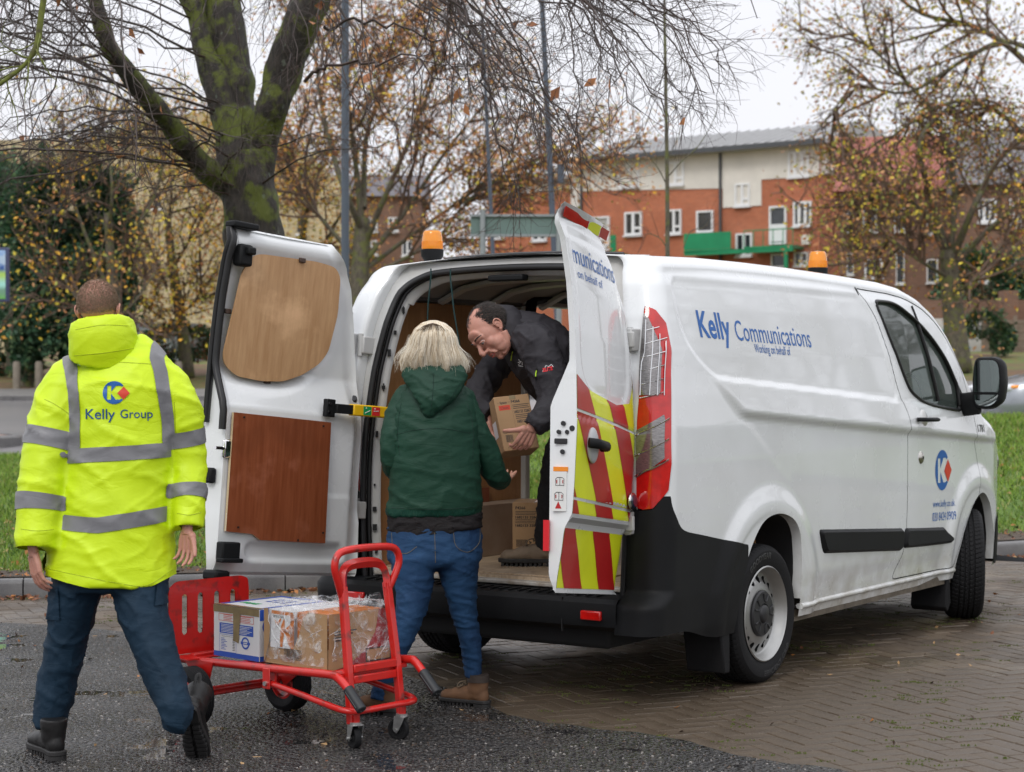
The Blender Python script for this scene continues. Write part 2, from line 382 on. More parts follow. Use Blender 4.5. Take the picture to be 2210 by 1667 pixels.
def pave_net(n, l, v, b, c1=(.135, .098, .064), c2=(.056, .038, .024)):
    oi = n.new('ShaderNodeObjectInfo'); ge = n.new('ShaderNodeNewGeometry')
    big = nnoise(n, l, v, 1.6, 5); fine = nnoise(n, l, v, 240, 2)
    c = mixc(n, l, mrange(n, l, big, .35, .65), c1, c2); c = mixc(n, l, mrange(n, l, fine, .55, .70, 0, .8), c, (.30, .26, .20))
    c = mixc(n, l, mrange(n, l, ge.outputs['Random Per Island'], 0, 1, 0, .6), c, (.05, .038, .028))
    l.new(c, b.inputs['Base Color']); b.inputs['Specular IOR Level'].default_value = .35
    r = mrange(n, l, nnoise(n, l, v, .9, 4), .42, .60, .66, .26); l.new(r, b.inputs['Roughness'])
    bp = n.new('ShaderNodeBump'); l.new(nnoise(n, l, v, 170, 3), bp.inputs['Height']); bp.inputs['Distance'].default_value = .0022; l.new(bp.outputs[0], b.inputs['Normal'])
M_pave = matn('paving_stone_wet', pave_net)
def joint_net(n, l, v, b):
    c = mixc(n, l, mrange(n, l, nnoise(n, l, v, 2.5, 5), .46, .60), (.022, .017, .012), (.09, .12, .012)); l.new(c, b.inputs['Base Color']); b.inputs['Roughness'].default_value = .8
M_joint = matn('mossy_joint', joint_net)
def kerb_net(n, l, v, b):
    c = mixc(n, l, mrange(n, l, nnoise(n, l, v, 3, 5), .35, .65), (.085, .083, .085), (.16, .155, .15)); c = mixc(n, l, mrange(n, l, nnoise(n, l, v, 220, 2), .55, .8, 0, .5), c, (.3, .29, .28))
    l.new(c, b.inputs['Base Color']); b.inputs['Roughness'].default_value = .42
    bp = n.new('ShaderNodeBump'); l.new(nnoise(n, l, v, 120, 3), bp.inputs['Height']); bp.inputs['Distance'].default_value = .002; l.new(bp.outputs[0], b.inputs['Normal'])
M_kerb = matn('kerb_concrete', kerb_net)
def grass_net(n, l, v, b):
    c = mixc(n, l, mrange(n, l, nnoise(n, l, v, 1.2, 6), .3, .7), (.13, .22, .03), (.08, .14, .022)); c = mixc(n, l, mrange(n, l, nnoise(n, l, v, 5, 6), .6, .75), c, (.12, .06, .025))
    l.new(c, b.inputs['Base Color']); b.inputs['Roughness'].default_value = .8
    bp = n.new('ShaderNodeBump'); l.new(nnoise(n, l, v, 60, 4), bp.inputs['Height']); bp.inputs['Distance'].default_value = .03; l.new(bp.outputs[0], b.inputs['Normal'])
M_turf = matn('turf', grass_net)
def bank_net(n, l, v, b):
    c = mixc(n, l, mrange(n, l, nnoise(n, l, v, .35, 6), .42, .6), (.13, .17, .035), (.15, .085, .045)); c = mixc(n, l, mrange(n, l, nnoise(n, l, v, 3, 6), .5, .7), c, (.24, .12, .05))
    l.new(c, b.inputs['Base Color']); b.inputs['Roughness'].default_value = .9
M_bank = matn('leafy_bank', bank_net)
M_soil = mat('damp_soil', (.035, .024, .016), .75, c2=(.10, .07, .045), vs=14, bump=.02, bs=50)
def sheet(name, X0, X1, nx, ya, yb, ny, m, z=None, **tg):
    xs = np.linspace(X0, X1, nx); rows = []
    for j in range(ny):
        t = (j / (ny - 1)) ** 1.3; r_ = []
        for x in xs:
            y = ya(x) * (1 - t) + yb(x) * t; r_.append((x, y, float(zt(x, y)) if z is None else z))
        rows.append(r_)
    return obj(name, MB().grid(rows), m, smooth=180, **tg)
g = MB(); g.quad((-900, -300, -.08), (900, -300, -.08), (900, 1500, -.08), (-900, 1500, -.08)); obj('ground', g, M_soil, kind='structure')
bound_px = [(-700, 1325), (0, 1345), (350, 1375), (700, 1418), (950, 1482), (1100, 1545), (1250, 1570), (1451, 1595), (1602, 1635), (1803, 1663), (2100, 1710)]
bound = [GP(*p) for p in bound_px]; bound = [(float(p[0]), float(p[1])) for p in catmull([(b.x, b.y) for b in bound], 5)]
bound = [(-14, bound[0][1])] + bound + [(bound[-1][0] + .3, 5.2), (3.2, -6)]
bnd = [(x + .012 * math.sin(i * 2.1), y + .015 * math.sin(i * 1.7)) for i, (x, y) in enumerate(bound)]
P2, T2 = poly_tris(bnd + [(-14, -6)]); P2[:, 2] = .005; obj('car_park_asphalt', tri_mesh('car_park_asphalt', P2, T2, smooth=False), M_asph, kind='structure')
# stones standing out of the worn asphalt
g_ = np.random.default_rng(31); n = 46000; Y_ = 5.9 + 6.2 * g_.random(n) ** 1.5; X_ = (g_.uniform(-60, 2250, n) - CX) / FPX * Y_; k = sdpoly(np.c_[X_, Y_], bnd + [(-14, -6)]) < -.01; X_, Y_ = X_[k], Y_[k]; n = len(X_)
s_ = g_.uniform(.0025, .0085, n)[:, None]; C_ = np.stack([X_, Y_, np.full(n, .004)], 1); V = []
for q in range(4): a_ = q * PI / 2 + g_.uniform(-.4, .4, n); V.append(C_ + np.stack([np.cos(a_), np.sin(a_), np.zeros(n)], 1) * s_ * g_.uniform(.7, 1.3, n)[:, None])
V.append(C_ + np.stack([g_.normal(0, .2, n), g_.normal(0, .2, n), g_.uniform(.4, .8, n)], 1) * s_); V = np.stack(V, 1).reshape(-1, 3); b_ = np.arange(n)[:, None] * 5; T = np.concatenate([b_ + [q, (q + 1) % 4, 4] for q in range(4)])
SM = [mat('stone_dark', (.02, .019, .019), .16), mat('stone_grey', (.08, .075, .07), .18), mat('stone_pale', (.26, .24, .22), .25), mat('stone_brown', (.09, .06, .04), .4)]
obj('asphalt_stones', tri_mesh('asphalt_stones', V, T, smooth=False, mi=np.tile(g_.choice(4, n, p=[.45, .36, .09, .10]), 4)), SM, kind='stuff', label='small stones standing out of the worn wet asphalt')
# block paving in herringbone
pav = obj('block_paving', MB().quad((-14, 5, -.011), (14, 5, -.011), (14, 20, -.011), (-14, 20, -.011)), M_joint, kind='structure')
def block_mb(L=.198, Wd=.0975, hh=.0):
    a, b, c = L / 2, Wd / 2, .0042; m = MB()
    vs = [(x * a, y * b, -.012) for x, y in ((-1, -1), (1, -1), (1, 1), (-1, 1))] + [(x * a, y * b, -.005) for x, y in ((-1, -1), (1, -1), (1, 1), (-1, 1))] + [(x * (a - c), y * (b - c), 0) for x, y in ((-1, -1), (1, -1), (1, 1), (-1, 1))]
    fs = [(8, 9, 10, 11)] + [(i, (i + 1) % 4, 4 + (i + 1) % 4, 4 + i) for i in range(4)] + [(4 + i, 4 + (i + 1) % 4, 8 + (i + 1) % 4, 8 + i) for i in range(4)]
    return m.add(vs, fs)
PA = R(24); ca, sa = math.cos(PA), math.sin(PA); cells = []
bpoly = np.array(bnd + [(-14, -6)])
for i in range(-110, 110):
    for j in range(-70, 70):
        for k in (0, 1):
            # herringbone lattice: L-shaped pairs of blocks
            lx = .1 * (i + 2 * j) if False else None
for i in range(-95, 96):
    for j in range(-60, 61):
        # pairs repeat by (1,1) and (2,-2) in units of the block's width
        ox, oy = i * 1 + j * 2, i * 1 - j * 2
        for (cx, cy, rot) in ((ox + 1, oy + .5, 0), (ox + .5 - 0, oy + 2, 1)):
            x, y = cx * .1, cy * .1; X = x * ca - y * sa - .5; Y = x * sa + y * ca + 11
            if -9 < X < 7.5 and 6.2 < Y < kerbY(X) - .02: cells.append((X, Y, PA + (PI / 2 if rot else 0)))
cells = np.array(cells); dd = sdpoly(cells[:, :2], bpoly); cells = cells[dd > -.16]
def sees(X, Y): u = CX + FPX * X / Y; v = HOR + FPX * CH / Y; return (u > -80) & (u < 2290) & (v < 1700)
cells = cells[sees(cells[:, 0], cells[:, 1])]
far = np.hypot(cells[:, 0], cells[:, 1]); vis = (cells[:, 0] > .0) | (cells[:, 1] > 9.5)
order = np.argsort(far + 100 * ~vis); bm_mesh = block_mb().mesh('paving_block'); bm_mesh.materials.append(M_pave)
big = MB(); base = block_mb(); bi = 0
for n_, q in enumerate(order):
    X, Y, a = cells[q]; dz = random.uniform(-.0025, .002); tx, ty = random.gauss(0, .005), random.gauss(0, .005)
    if n_ < 292:
        o = bpy.data.objects.new('paving_block', bm_mesh); col.objects.link(o); o.parent = pav; o.location = (X, Y, dz); o.rotation_euler = (tx, ty, a)
    else: big.add(base.v, base.f, Matrix.Translation((X, Y, dz)) @ Matrix.Rotation(a, 4, 'Z') @ Matrix.Rotation(tx, 4, 'X') @ Matrix.Rotation(ty, 4, 'Y'))
obj('paving_block_field', big, M_pave, pav, smooth=None, kind='stuff')
# moss along the joints and grit
M_moss = mat('moss', (.10, .125, .018), .9, c2=(.045, .065, .01), vs=30); mo = MB()
for _ in range(900):
    c = cells[random.choice(order[:1500])]; X, Y = c[0] + random.gauss(0, .03), c[1] + random.gauss(0, .03)
    if noise.noise(Vector((X * .9, Y * .9, 3))) < .0: continue
    for _k in range(8):
        x, y = X + random.gauss(0, .028), Y + random.gauss(0, .006) - .2 * 0; s_ = random.uniform(.002, .006)
        mo.add([(x - s_, y, 0), (x + s_, y - s_ * .4, 0), (x, y + s_, .004), (x, y, .007)], [(0, 1, 3), (1, 2, 3), (2, 0, 3)])
obj('moss_tufts', mo, M_moss, kind='stuff', smooth=None, label='green moss growing in the joints of the block paving')
# kerb: one stone at a time
kb = empty('kerb', (0, 0, 0), kind='structure')
def kerb_stone(p, q):
    a = Vector((p[0], p[1], 0)); b = Vector((q[0], q[1], 0)); t = (b - a).normalized(); n_ = Vector((-t.y, t.x, 0)); a = a + t * .005; b = b - t * .005
    prof = [(0, -.05), (0, .085), (.006, .103), (.02, .115), (.125, .12), (.125, -.05)]
    return MB().add([tuple(a + n_ * d + Vector((0, 0, h))) for d, h in prof] + [tuple(b + n_ * d + Vector((0, 0, h))) for d, h in prof], [(i, (i + 1) % 6, 6 + (i + 1) % 6, 6 + i) for i in range(6)] + [(5, 4, 3, 2, 1, 0), (6, 7, 8, 9, 10, 11)])
xk = -7.6
while xk < 8.2:
    x2 = xk + .86; obj('kerb_stone', kerb_stone((xk, float(kerbY(xk)) + .0), (x2, float(kerbY(x2)))), M_kerb, kb, smooth=50); xk = x2
verge = sheet('grass_verge', -30, 30, 121, lambda x: float(kerbY(x)) + .12, lambda x: 28.5, 60, M_turf, kind='structure')
so = sheet('soil_strip', -12, 12, 60, lambda x: float(kerbY(x)) + .1, lambda x: float(kerbY(x)) + .5, 5, M_soil, kind='structure'); so.location.z = .012
sheet('far_road', -70, 70, 71, lambda x: 28.5, lambda x: 45, 30, M_farroad, kind='structure')
sheet('far_pavement', -70, 70, 71, lambda x: 45, lambda x: 48.2, 4, mat('far_slabs', (.22, .21, .2), .5, var=.15, vs=1), kind='structure').location.z = .1
fk = MB(); 
for i in range(-60, 60): fk.box((i + .5, 44.9, float(zt(i + .5, 44.9)) + .04), (.99, .16, .14))
obj('far_kerb', fk, M_kerb, kind='structure')
sheet('leafy_bank', -90, 90, 91, lambda x: 48.2, lambda x: 200, 40, M_bank, kind='structure')
# traffic island
ti = empty('traffic_island', (-8.95, 31, .42), kind='structure')
ring = MB(); ring.lathe([(.78, -.3), (.78, .08), (.74, .12), (.62, .12), (.62, -.3)], 40); obj('kerb_ring', ring, M_kerb, ti)
cap = MB(); cap.lathe([(.0, .14), (.3, .13), (.63, .10), (.63, -.2)], 30); obj('island_top', cap, mat('red_slabs', (.30, .18, .14), .6, var=.2, vs=6), ti)
# grass blades
M_g1 = mat('grass_blade', (.24, .36, .045), .5, c2=(.12, .21, .03), vs=1.1, spec=.3); M_g2 = mat('grass_blade_dark', (.07, .14, .02), .55, spec=.3); M_g3 = mat('grass_blade_dry', (.27, .27, .08), .6)
def blades(n, x0, x1, y0, y1, hh, seed, name, label, keep=lambda X, Y: np.ones(len(X), bool), w=.006):
    g_ = np.random.default_rng(seed); X = g_.uniform(x0, x1, n); Y = y0 + (y1 - y0) * g_.random(n) ** 1.35
    k = (Y > kerbY(X) + .32 + .25 * g_.random(n)) & keep(X, Y); X, Y = X[k], Y[k]; n = len(X); Z = zt(X, Y)
    a = g_.uniform(0, 2 * PI, n); H = hh * g_.uniform(.4, 1.2, n) * (1 + (Y - 13) * .03); w_ = w * (1 + (Y - 13) * .05); lean = g_.normal(0, .45, (n, 2)) * H[:, None]
    b0 = np.stack([X - np.cos(a) * w_, Y - np.sin(a) * w_, Z - .004], 1); b1 = np.stack([X + np.cos(a) * w_, Y + np.sin(a) * w_, Z - .004], 1)
    tp = np.stack([X + lean[:, 0], Y + lean[:, 1], Z + H], 1); V = np.stack([b0, b1, tp], 1).reshape(-1, 3); T = np.arange(3 * n).reshape(-1, 3)
    o = obj(name, tri_mesh(name, V, T, smooth=False, mi=g_.choice(3, n, p=[.62, .26, .12])), [M_g1, M_g2, M_g3], kind='stuff', label=label); return o
blades(120000, -9, .5, 12.3, 27, .055, 1, 'grass_left', 'short green grass on the verge left of the van')
blades(110000, .5, 10, 13.5, 26.5, .055, 2, 'grass_right', 'short bright green grass on the verge right of the van')
blades(60000, -2.2, 2.2, 13, 19, .06, 3, 'grass_middle', 'short green grass seen through the open side of the van')
# fallen leaves
LM = [mat('leaf_brown', (.16, .06, .025), .6, var=.3, vs=3), mat('leaf_orange', (.38, .15, .04), .6, var=.3, vs=3), mat('leaf_tan', (.42, .26, .12), .6, var=.3, vs=3), mat('leaf_dark', (.06, .032, .02), .55)]
def leaves_at(P, size, seed, up=.3, sz=None):
    """curled little leaf blades: two triangles folded on the midrib"""
    g_ = np.random.default_rng(seed); n = len(P); P = np.asarray(P, float)
    d = g_.normal(size=(n, 3)); d[:, 2] *= up; d /= np.linalg.norm(d, axis=1)[:, None]; q = g_.normal(size=(n, 3)); q[:, 2] *= up; q -= d * (q * d).sum(1)[:, None]; q /= np.linalg.norm(q, axis=1)[:, None]
    s_ = size * g_.uniform(.6, 1.3, n)[:, None]; nn_ = np.cross(d, q)
    V = np.stack([P - d * s_, P + q * s_ * .55 + nn_ * s_ * .25, P + d * s_, P - q * s_ * .55 + nn_ * s_ * .25], 1).reshape(-1, 3)
    i = np.arange(n)[:, None] * 4; T = np.concatenate([i + [0, 1, 2], i + [0, 2, 3]]); return V, T
def scatter(n, x0, x1, fy, size, seed, name, label, mats=LM, z=None, probs=None):
    g_ = np.random.default_rng(seed); X = g_.uniform(x0, x1, n); Y = fy(X, g_); Z = (zt(X, Y) if z is None else np.full(n, z)) + size * .35
    V, T = leaves_at(np.stack([X, Y, Z], 1), size, seed, .25); mi = np.tile(g_.choice(len(mats), n, p=probs), 2); return obj(name, tri_mesh(name, V, T, smooth=False, mi=mi), mats, kind='stuff', label=label)
scatter(4200, -9, 9, lambda X, g_: kerbY(X) + .35 + g_.random(len(X)) ** 1.2 * 12, .035, 11, 'fallen_leaves', 'brown leaves scattered over the grass verge')
scatter(1500, -8, 8, lambda X, g_: kerbY(X) + .14 + g_.random(len(X)) * .5, .028, 12, 'leaf_litter', 'dead leaves lying on the soil behind the kerb', probs=[.4, .2, .1, .3])
scatter(2100, -8, 8, lambda X, g_: kerbY(X) - .02 - np.abs(g_.normal(0, .10, len(X))), .026, 13, 'gutter_leaves', 'rotting brown leaves along the foot of the kerb', z=0., probs=[.42, .22, .08, .28])
scatter(240, -3, 5, lambda X, g_: 7 + g_.random(len(X)) * 6, .016, 14, 'leaf_scraps', 'small leaf scraps and twigs on the wet paving', z=.001)
# ================================================================ BACKGROUND BUILDINGS
def brickwork(n, l, v, b, c1=(.52, .15, .065), c2=(.38, .105, .05), mort=(.50, .30, .20), sc=4.4):
    sx = n.new('ShaderNodeSeparateXYZ'); l.new(v, sx.inputs[0]); cb = n.new('ShaderNodeCombineXYZ'); l.new(sx.outputs[0], cb.inputs[0]); l.new(sx.outputs[2], cb.inputs[1])
    ad = n.new('ShaderNodeMath'); ad.operation = 'ADD'; l.new(sx.outputs[0], ad.inputs[0]); l.new(sx.outputs[1], ad.inputs[1]); l.new(ad.outputs[0], cb.inputs[0])
    t = n.new('ShaderNodeTexBrick'); l.new(cb.outputs[0], t.inputs[0]); t.inputs['Scale'].default_value = sc; t.inputs['Color1'].default_value = (*c1, 1); t.inputs['Color2'].default_value = (*c2, 1); t.inputs['Mortar'].default_value = (*mort, 1)
    t.inputs['Mortar Size'].default_value = .03; t.inputs['Brick Width'].default_value = 1.0; t.inputs['Row Height'].default_value = .33
    c = mixc(n, l, mrange(n, l, nnoise(n, l, v, .5, 7), .35, .7, 0, .6), t.outputs[0], tuple(k * .6 for k in c1)); l.new(c, b.inputs['Base Color']); b.inputs['Roughness'].default_value = .8
M_brick = matn('red_brick', brickwork)
M_brick2 = matn('brown_brick', lambda n, l, v, b: brickwork(n, l, v, b, (.23, .12, .075), (.17, .09, .06), (.2, .15, .12)))
M_rend = mat('cream_render', (.72, .69, .63), .8, var=.16, vs=.5, detail=6); M_upvc = mat('white_upvc', (.78, .79, .80), .35, var=.03, vs=2)
M_wglass = mat('window_glass_far', (.035, .04, .045), .08, spec=.8, var=.5, vs=.6); M_blind = mat('net_curtain', (.42, .42, .40), .6)
M_roofm = mat('grey_roof_sheet', (.36, .36, .36), .45, var=.12, vs=1.5, stretch=(6, 1, 1)); M_gutter = mat('dark_gutter', (.07, .075, .08), .4); M_green = mat('green_paint', (.01, .24, .10), .45, var=.15, vs=1)
M_bone = mat('cream_blocks', (.56, .47, .30), .8, var=.1, vs=.4)
def block_net(n, l, v, b): brickwork(n, l, v, b, (.60, .50, .30), (.54, .44, .27), (.36, .30, .20), 1.6)
M_cream = matn('cream_blockwork', block_net)
FA = Frame((-1.93, 110.8, 2.3), math.atan2(-8.7, 12.35))
apt = empty('apartment_building', tuple(FA.O), FA.ang, 'red brick apartment block with pale render top storey, grey roof and green balconies', 'building')
def fa(u, v, y=0.): p = FA.on(u, v, 1, y); return p
Rr = fa(1768, 400).x; eave = fa(1500, 326).z; xl = fa(1255, 400).x; DEP = 9.0
zb_ = lambda u, v: fa(u, v).z
obj('brick_wall', MB().box(((xl + Rr) / 2, DEP / 2, (eave - .3) / 2), (Rr - xl, DEP, eave - .3)), M_brick, apt)
xm = fa(1230, 400).x; x0_ = 0
obj('side_wing', MB().box(((x0_ + xm) / 2, DEP / 2 + .8, (eave - .8) / 2), (xm - x0_, DEP, eave - .8)), M_brick, apt)
rp = [(xl + .0, eave - .15), (xl, zb_(1258, 413)), (fa(1561, 401).x, zb_(1561, 407)), (fa(1561, 440).x, zb_(1561, 449)), (fa(1644, 440).x, zb_(1644, 444)), (fa(1644, 390).x, zb_(1644, 388)), (Rr, zb_(1765, 381)), (Rr, eave - .15)]
obj('rendered_storey', MB().prism([(x, -.06, z) for x, z in rp], (0, .12, 0)), M_rend, apt)
obj('rendered_storey', MB().box((Rr + .05, DEP / 2, (zb_(1765, 381) + eave) / 2), (.12, DEP - .3, eave - zb_(1765, 381) - .3)), M_rend, apt)
obj('rendered_wing', MB().box((x0_ + (xm - x0_) / 2, .75, (zb_(1100, 415) + eave - .8) / 2), (xm - x0_, .12, eave - .8 - zb_(1100, 415))), M_rend, apt)
obj('rendered_strip', MB().box(((xm + xl) / 2 - .02, .4, (zb_(1240, 467) + eave) / 2), (xl - xm - .04, .6, eave - zb_(1240, 467) - .5)), M_rend, apt)
rf = MB(); ov = .9
rf.prism([(xl - .5, -ov, eave), (xl - .5, DEP * .5, eave + 1.5), (xl - .5, DEP + .5, eave), (xl - .5, DEP + .5, eave - .25), (xl - .5, -ov, eave - .25)], (Rr - xl + 1.3, 0, 0)); ro = obj('roof', rf, M_roofm, apt)
sm = MB(); k = 0
while xl - .3 + k * .62 < Rr + .7:
    x = xl - .3 + k * .62; sm.prism([(x, -ov - .02, eave + .0), (x, DEP * .5, eave + 1.5), (x, DEP * .5, eave + 1.57), (x, -ov - .02, eave + .07)], (.06, 0, 0)); k += 1
obj('standing_seams', sm, M_roofm, ro, kind='stuff')
rw = MB(); rw.prism([(x0_ - .4, -.0, eave - .8), (x0_ - .4, DEP * .5, eave + .4), (x0_ - .4, DEP, eave - .8), (x0_ - .4, DEP, eave - 1.0), (x0_ - .4, 0, eave - 1.0)], (xm - x0_ + .5, 0, 0)); obj('roof', rw, M_roofm, apt)
obj('gutter', MB().box(((xl + Rr) / 2 + .1, -ov - .1, eave - .14), (Rr - xl + 1.3, .18, .26)), M_gutter, apt)
for u in (1557, 1257): x = fa(u, 420).x; obj('drainpipe', MB().cyl((x, -.14, 0), (x, -.14, eave - .2), .085, 8), M_gutter, apt)
def window(px, F, parent, kind=2, y=0., door=False, fmat=None):
    u0, v0, u1, v1 = px; a = F.on(u0, (v0 + v1) / 2, 1, y); b = F.on(u1, (v0 + v1) / 2, 1, y); um = (u0 + u1) / 2; zt_ = F.on(um, v0, 1, y).z; zb = F.on(um, v1, 1, y).z
    x0, x1 = a.x, b.x; w, h = x1 - x0, zt_ - zb; t = min(.11, w * .1); f = MB(); cx, cz = (x0 + x1) / 2, (zt_ + zb) / 2; fm = fmat or M_upvc
    for c, d in (((x0 + t / 2, cz), (t, h)), ((x1 - t / 2, cz), (t, h)), ((cx, zt_ - t / 2), (w - 2 * t - .004, t)), ((cx, zb + t / 2), (w - 2 * t - .004, t))): f.box((c[0], y - .08, c[1]), (d[0], .14, d[1]))
    fr = obj('window' if not door else 'balcony_door', f, fm, parent)
    obj('pane', MB().box((cx, y - .03, cz), (w - 2 * t, .03, h - 2 * t)), M_blind if kind == 4 else M_wglass, fr)
    m = MB()
    if kind in (2, 3):
        for q in ([.5] if kind == 2 else [.33, .67]): m.box((x0 + w * q, y - .085, cz), (t * 1.5, .12, h - 2 * t - .004))
    if kind == 2: m.box((x0 + w * .75, y - .082, zb + h * .3), (w * .38, .1, t * 1.2))
    if door: m.box((cx, y - .085, zb + h * .3), (w - 2 * t - .01, .10, h * .45))
    if m.v: obj('mullion', m, fm, fr)
    if not door: obj('sill', MB().box((cx, y - .14, zb - .06), (w + .1, .2, .08)), M_upvc, fr)
for px, k in [((1337, 353, 1381, 405), 2), ((1441, 350, 1478, 400), 2), ((1703, 328, 1748, 382), 3), ((1588, 397, 1620, 445), 2), ((1350, 458, 1387, 508), 2), ((1441, 453, 1472, 505), 2), ((1505, 455, 1541, 502), 1), ((1714, 435, 1753, 488), 3), ((1590, 504, 1625, 553), 2), ((1666, 548, 1700, 578), 1), ((1716, 545, 1746, 574), 2), ((1350, 562, 1387, 600), 2)]: window(px, FA, apt, k)
for px in ((1052, 368, 1088, 412), (1120, 372, 1150, 415), (1060, 470, 1090, 515), (1150, 480, 1182, 520)): window(px, FA, apt, 2, y=.8)
for px, k in (((1281, 468, 1317, 542), 4), ((1662, 445, 1699, 528), 1)): window(px, FA, apt, k, door=True)
def balcony(u0, u1, vt, vb, solid):
    a = fa(u0, vt, -1.3); b = fa(u1, vb, -1.3); x0, x1, zt_, zb = a.x, b.x, a.z, b.z; bl = obj('balcony', MB().box(((x0 + x1) / 2, -.72, zb - .1), (x1 - x0, 1.3, .18)), M_green, apt)
    if solid: obj('balcony_panel', MB().box(((x0 + x1) / 2, -1.34, (zt_ + zb) / 2), (x1 - x0, .05, zt_ - zb)), M_green, bl)
    else:
        for q in np.linspace(x0, x1, max(4, int((x1 - x0) / .45))): obj('baluster', MB().box((q, -1.34, (zt_ + zb) / 2), (.035, .035, zt_ - zb)), M_green, bl)
        obj('handrail', MB().box(((x0 + x1) / 2, -1.34, zt_), (x1 - x0, .06, .06)), M_green, bl)
balcony(1477, 1578, 505, 536, True); balcony(1606, 1712, 499, 528, False); balcony(1318, 1330, 508, 545, True)
a = fa(1478, 541, -1.3); b = fa(1712, 533, -1.3); obj('green_beam', MB().box(((a.x + b.x) / 2, -1.3, b.z - .12), (b.x - a.x, .14, .22)), M_green, apt)
c = fa(1697, 560, -1.3); obj('green_post', MB().box((c.x, -1.3, b.z / 2 - .1), (.18, .18, b.z)), M_green, apt)
d = fa(1743, 518); obj('wall_box', MB().box((d.x, -.15, d.z), (.45, .25, .5)), M_rend, apt)
# cream building behind the trees on the left
FC = Frame((-40, 92, 1.5), 0.0); cb = empty('cream_building', tuple(FC.O), 0, 'long cream blockwork building with stepped top behind the trees on the left', 'building')
op = [(-500, 330), (0, 302), (132, 300), (136, 330), (300, 262), (470, 236), (610, 300), (700, 360), (738, 415), (745, 470), (745, 800), (-500, 800)]
pts = [FC.on(u, v, 1, 0) for u, v in op]; obj('wall', MB().prism([(p.x, 0, max(p.z, 0)) for p in pts], (0, 12, 0)), M_cream, cb)
for px in ((330, 420, 352, 450), (640, 470, 662, 505), (120, 430, 140, 462), (420, 560, 440, 590)): window(px, FC, cb, 1, fmat=M_bone)
for u in (150, 300, 560, 730): p = FC.on(u, 500, 1, 0); obj('pilaster', MB().box((p.x, -.12, 5), (.5, .3, 10)), M_bone, cb)
# small brown building between
FB = Frame((-8, 100, 2.2), 0.0); bb = empty('brown_building', tuple(FB.O), 0, 'small dark brown house with grey windows seen through the orange leaved tree', 'building')
p0 = FB.on(742, 425, 1, 0); p1 = FB.on(905, 425, 1, 0); obj('wall', MB().box(((p0.x + p1.x) / 2, 4, p0.z / 2), (p1.x - p0.x, 8, p0.z)), M_brick2, bb)
zz = p0.z; obj('roof', MB().prism([(p0.x - .3, -.4, zz), (p0.x - .3, 4, zz + 1.6), (p0.x - .3, 8.4, zz)], (p1.x - p0.x + .6, 0, 0)), mat('slate', (.11, .10, .11), .6, var=.2, vs=3), bb)
for px in ((790, 470, 815, 500), (838, 470, 860, 500), (790, 520, 815, 550), (868, 520, 890, 552)): window(px, FB, bb, 2)
# houses on the right
M_tile = mat('red_roof_tile', (.30, .10, .075), .7, var=.25, vs=5); M_slate = mat('slate_roof', (.16, .15, .155), .6, var=.2, vs=3)
FH = Frame((18, 88, 2.5), R(-12)); hs = empty('red_roofed_house', tuple(FH.O), FH.ang, 'brown brick house with red tiled roof and white sash windows behind the big tree', 'house')
a = FH.on(1812, 500, 1, 0); b = FH.on(2078, 500, 1, 0); zt_ = FH.on(1960, 412, 1, 0).z; w = b.x - a.x
obj('wall', MB().box(((a.x + b.x) / 2, 4.5, zt_ / 2), (w, 9, zt_)), M_brick2, hs)
zr = FH.on(1960, 285, 1, 3).z; rr = obj('roof', MB().prism([(a.x - .3, -.5, zt_), (a.x - .3, 4.5, zr), (a.x - .3, 9.5, zt_)], (w + .6, 0, 0)), M_tile, hs)
for px in ((1828, 548, 1842, 592), (1866, 558, 1905, 600), (1934, 540, 1952, 612), (1862, 452, 1892, 500), (1930, 450, 1952, 500), (2000, 455, 2024, 505), (2000, 560, 2024, 610), (1828, 455, 1842, 500)): window(px, FH, hs, 1)
FG = Frame((26, 80, 2.5), R(-8)); h2 = empty('slate_roofed_house', tuple(FG.O), FG.ang, 'dark brick house with slate roof at the right edge behind the hedge', 'house')
a = FG.on(2086, 500, 1, 0); b = FG.on(2420, 500, 1, 0); zt_ = FG.on(2150, 400, 1, 0).z; w = b.x - a.x
obj('wall', MB().box(((a.x + b.x) / 2, 4.5, zt_ / 2), (w, 9, zt_)), M_brick2, h2); zr = FG.on(2150, 270, 1, 3).z
obj('roof', MB().prism([(a.x - .3, -.5, zt_), (a.x - .3, 4.5, zr), (a.x - .3, 9.5, zt_)], (w + .6, 0, 0)), M_slate, h2)
for px in ((2110, 430, 2150, 480), (2178, 430, 2204, 490), (2112, 560, 2140, 610), (2170, 555, 2200, 610)): window(px, FG, h2, 3)
# walls and fence under the tree on the right
def wpt(u, v, Y): return W(u, v, Y)
def longwall(name, label, cat, u0, u1, vt, vb, Y, th, m):
    a, b = W(u0, vt, Y), W(u1, vt, Y); zb = W(u0, vb, Y).z; r_ = empty(name, ((a.x + b.x) / 2, Y, zb - .5), 0, label, cat); h = a.z - zb + .5
    obj('wall_face', MB().box((0, 0, h / 2), (b.x - a.x, th, h)), m, r_); return r_, b.x - a.x, h
gw, w, h = longwall('graffiti_wall', 'low white wall with blue graffiti behind the tree on the right', 'wall', 1975, 2122, 688, 765, 62, .25, mat('white_wall', (.62, .60, .58), .8, var=.15, vs=2))
M_graf = mat('graffiti_blue', (.10, .36, .45), .6); gm = MB()
for k in range(3):
    cx = -w / 2 + .55 + k * .42; pts = [(cx + .22 * math.cos(t) * (1 - .1 * k), -.135, h * .62 + .3 * math.sin(t + .3 * k)) for t in np.linspace(.4, 5.4, 12)]; gm.tube(pts, .035, 4)
gm.tube([(-w / 2 + .35, -.135, h * .45), (-w / 2 + 1.1, -.135, h * .55), (-w / 2 + 1.8, -.135, h * .42)], .03, 4); obj('graffiti', gm, M_graf, gw)
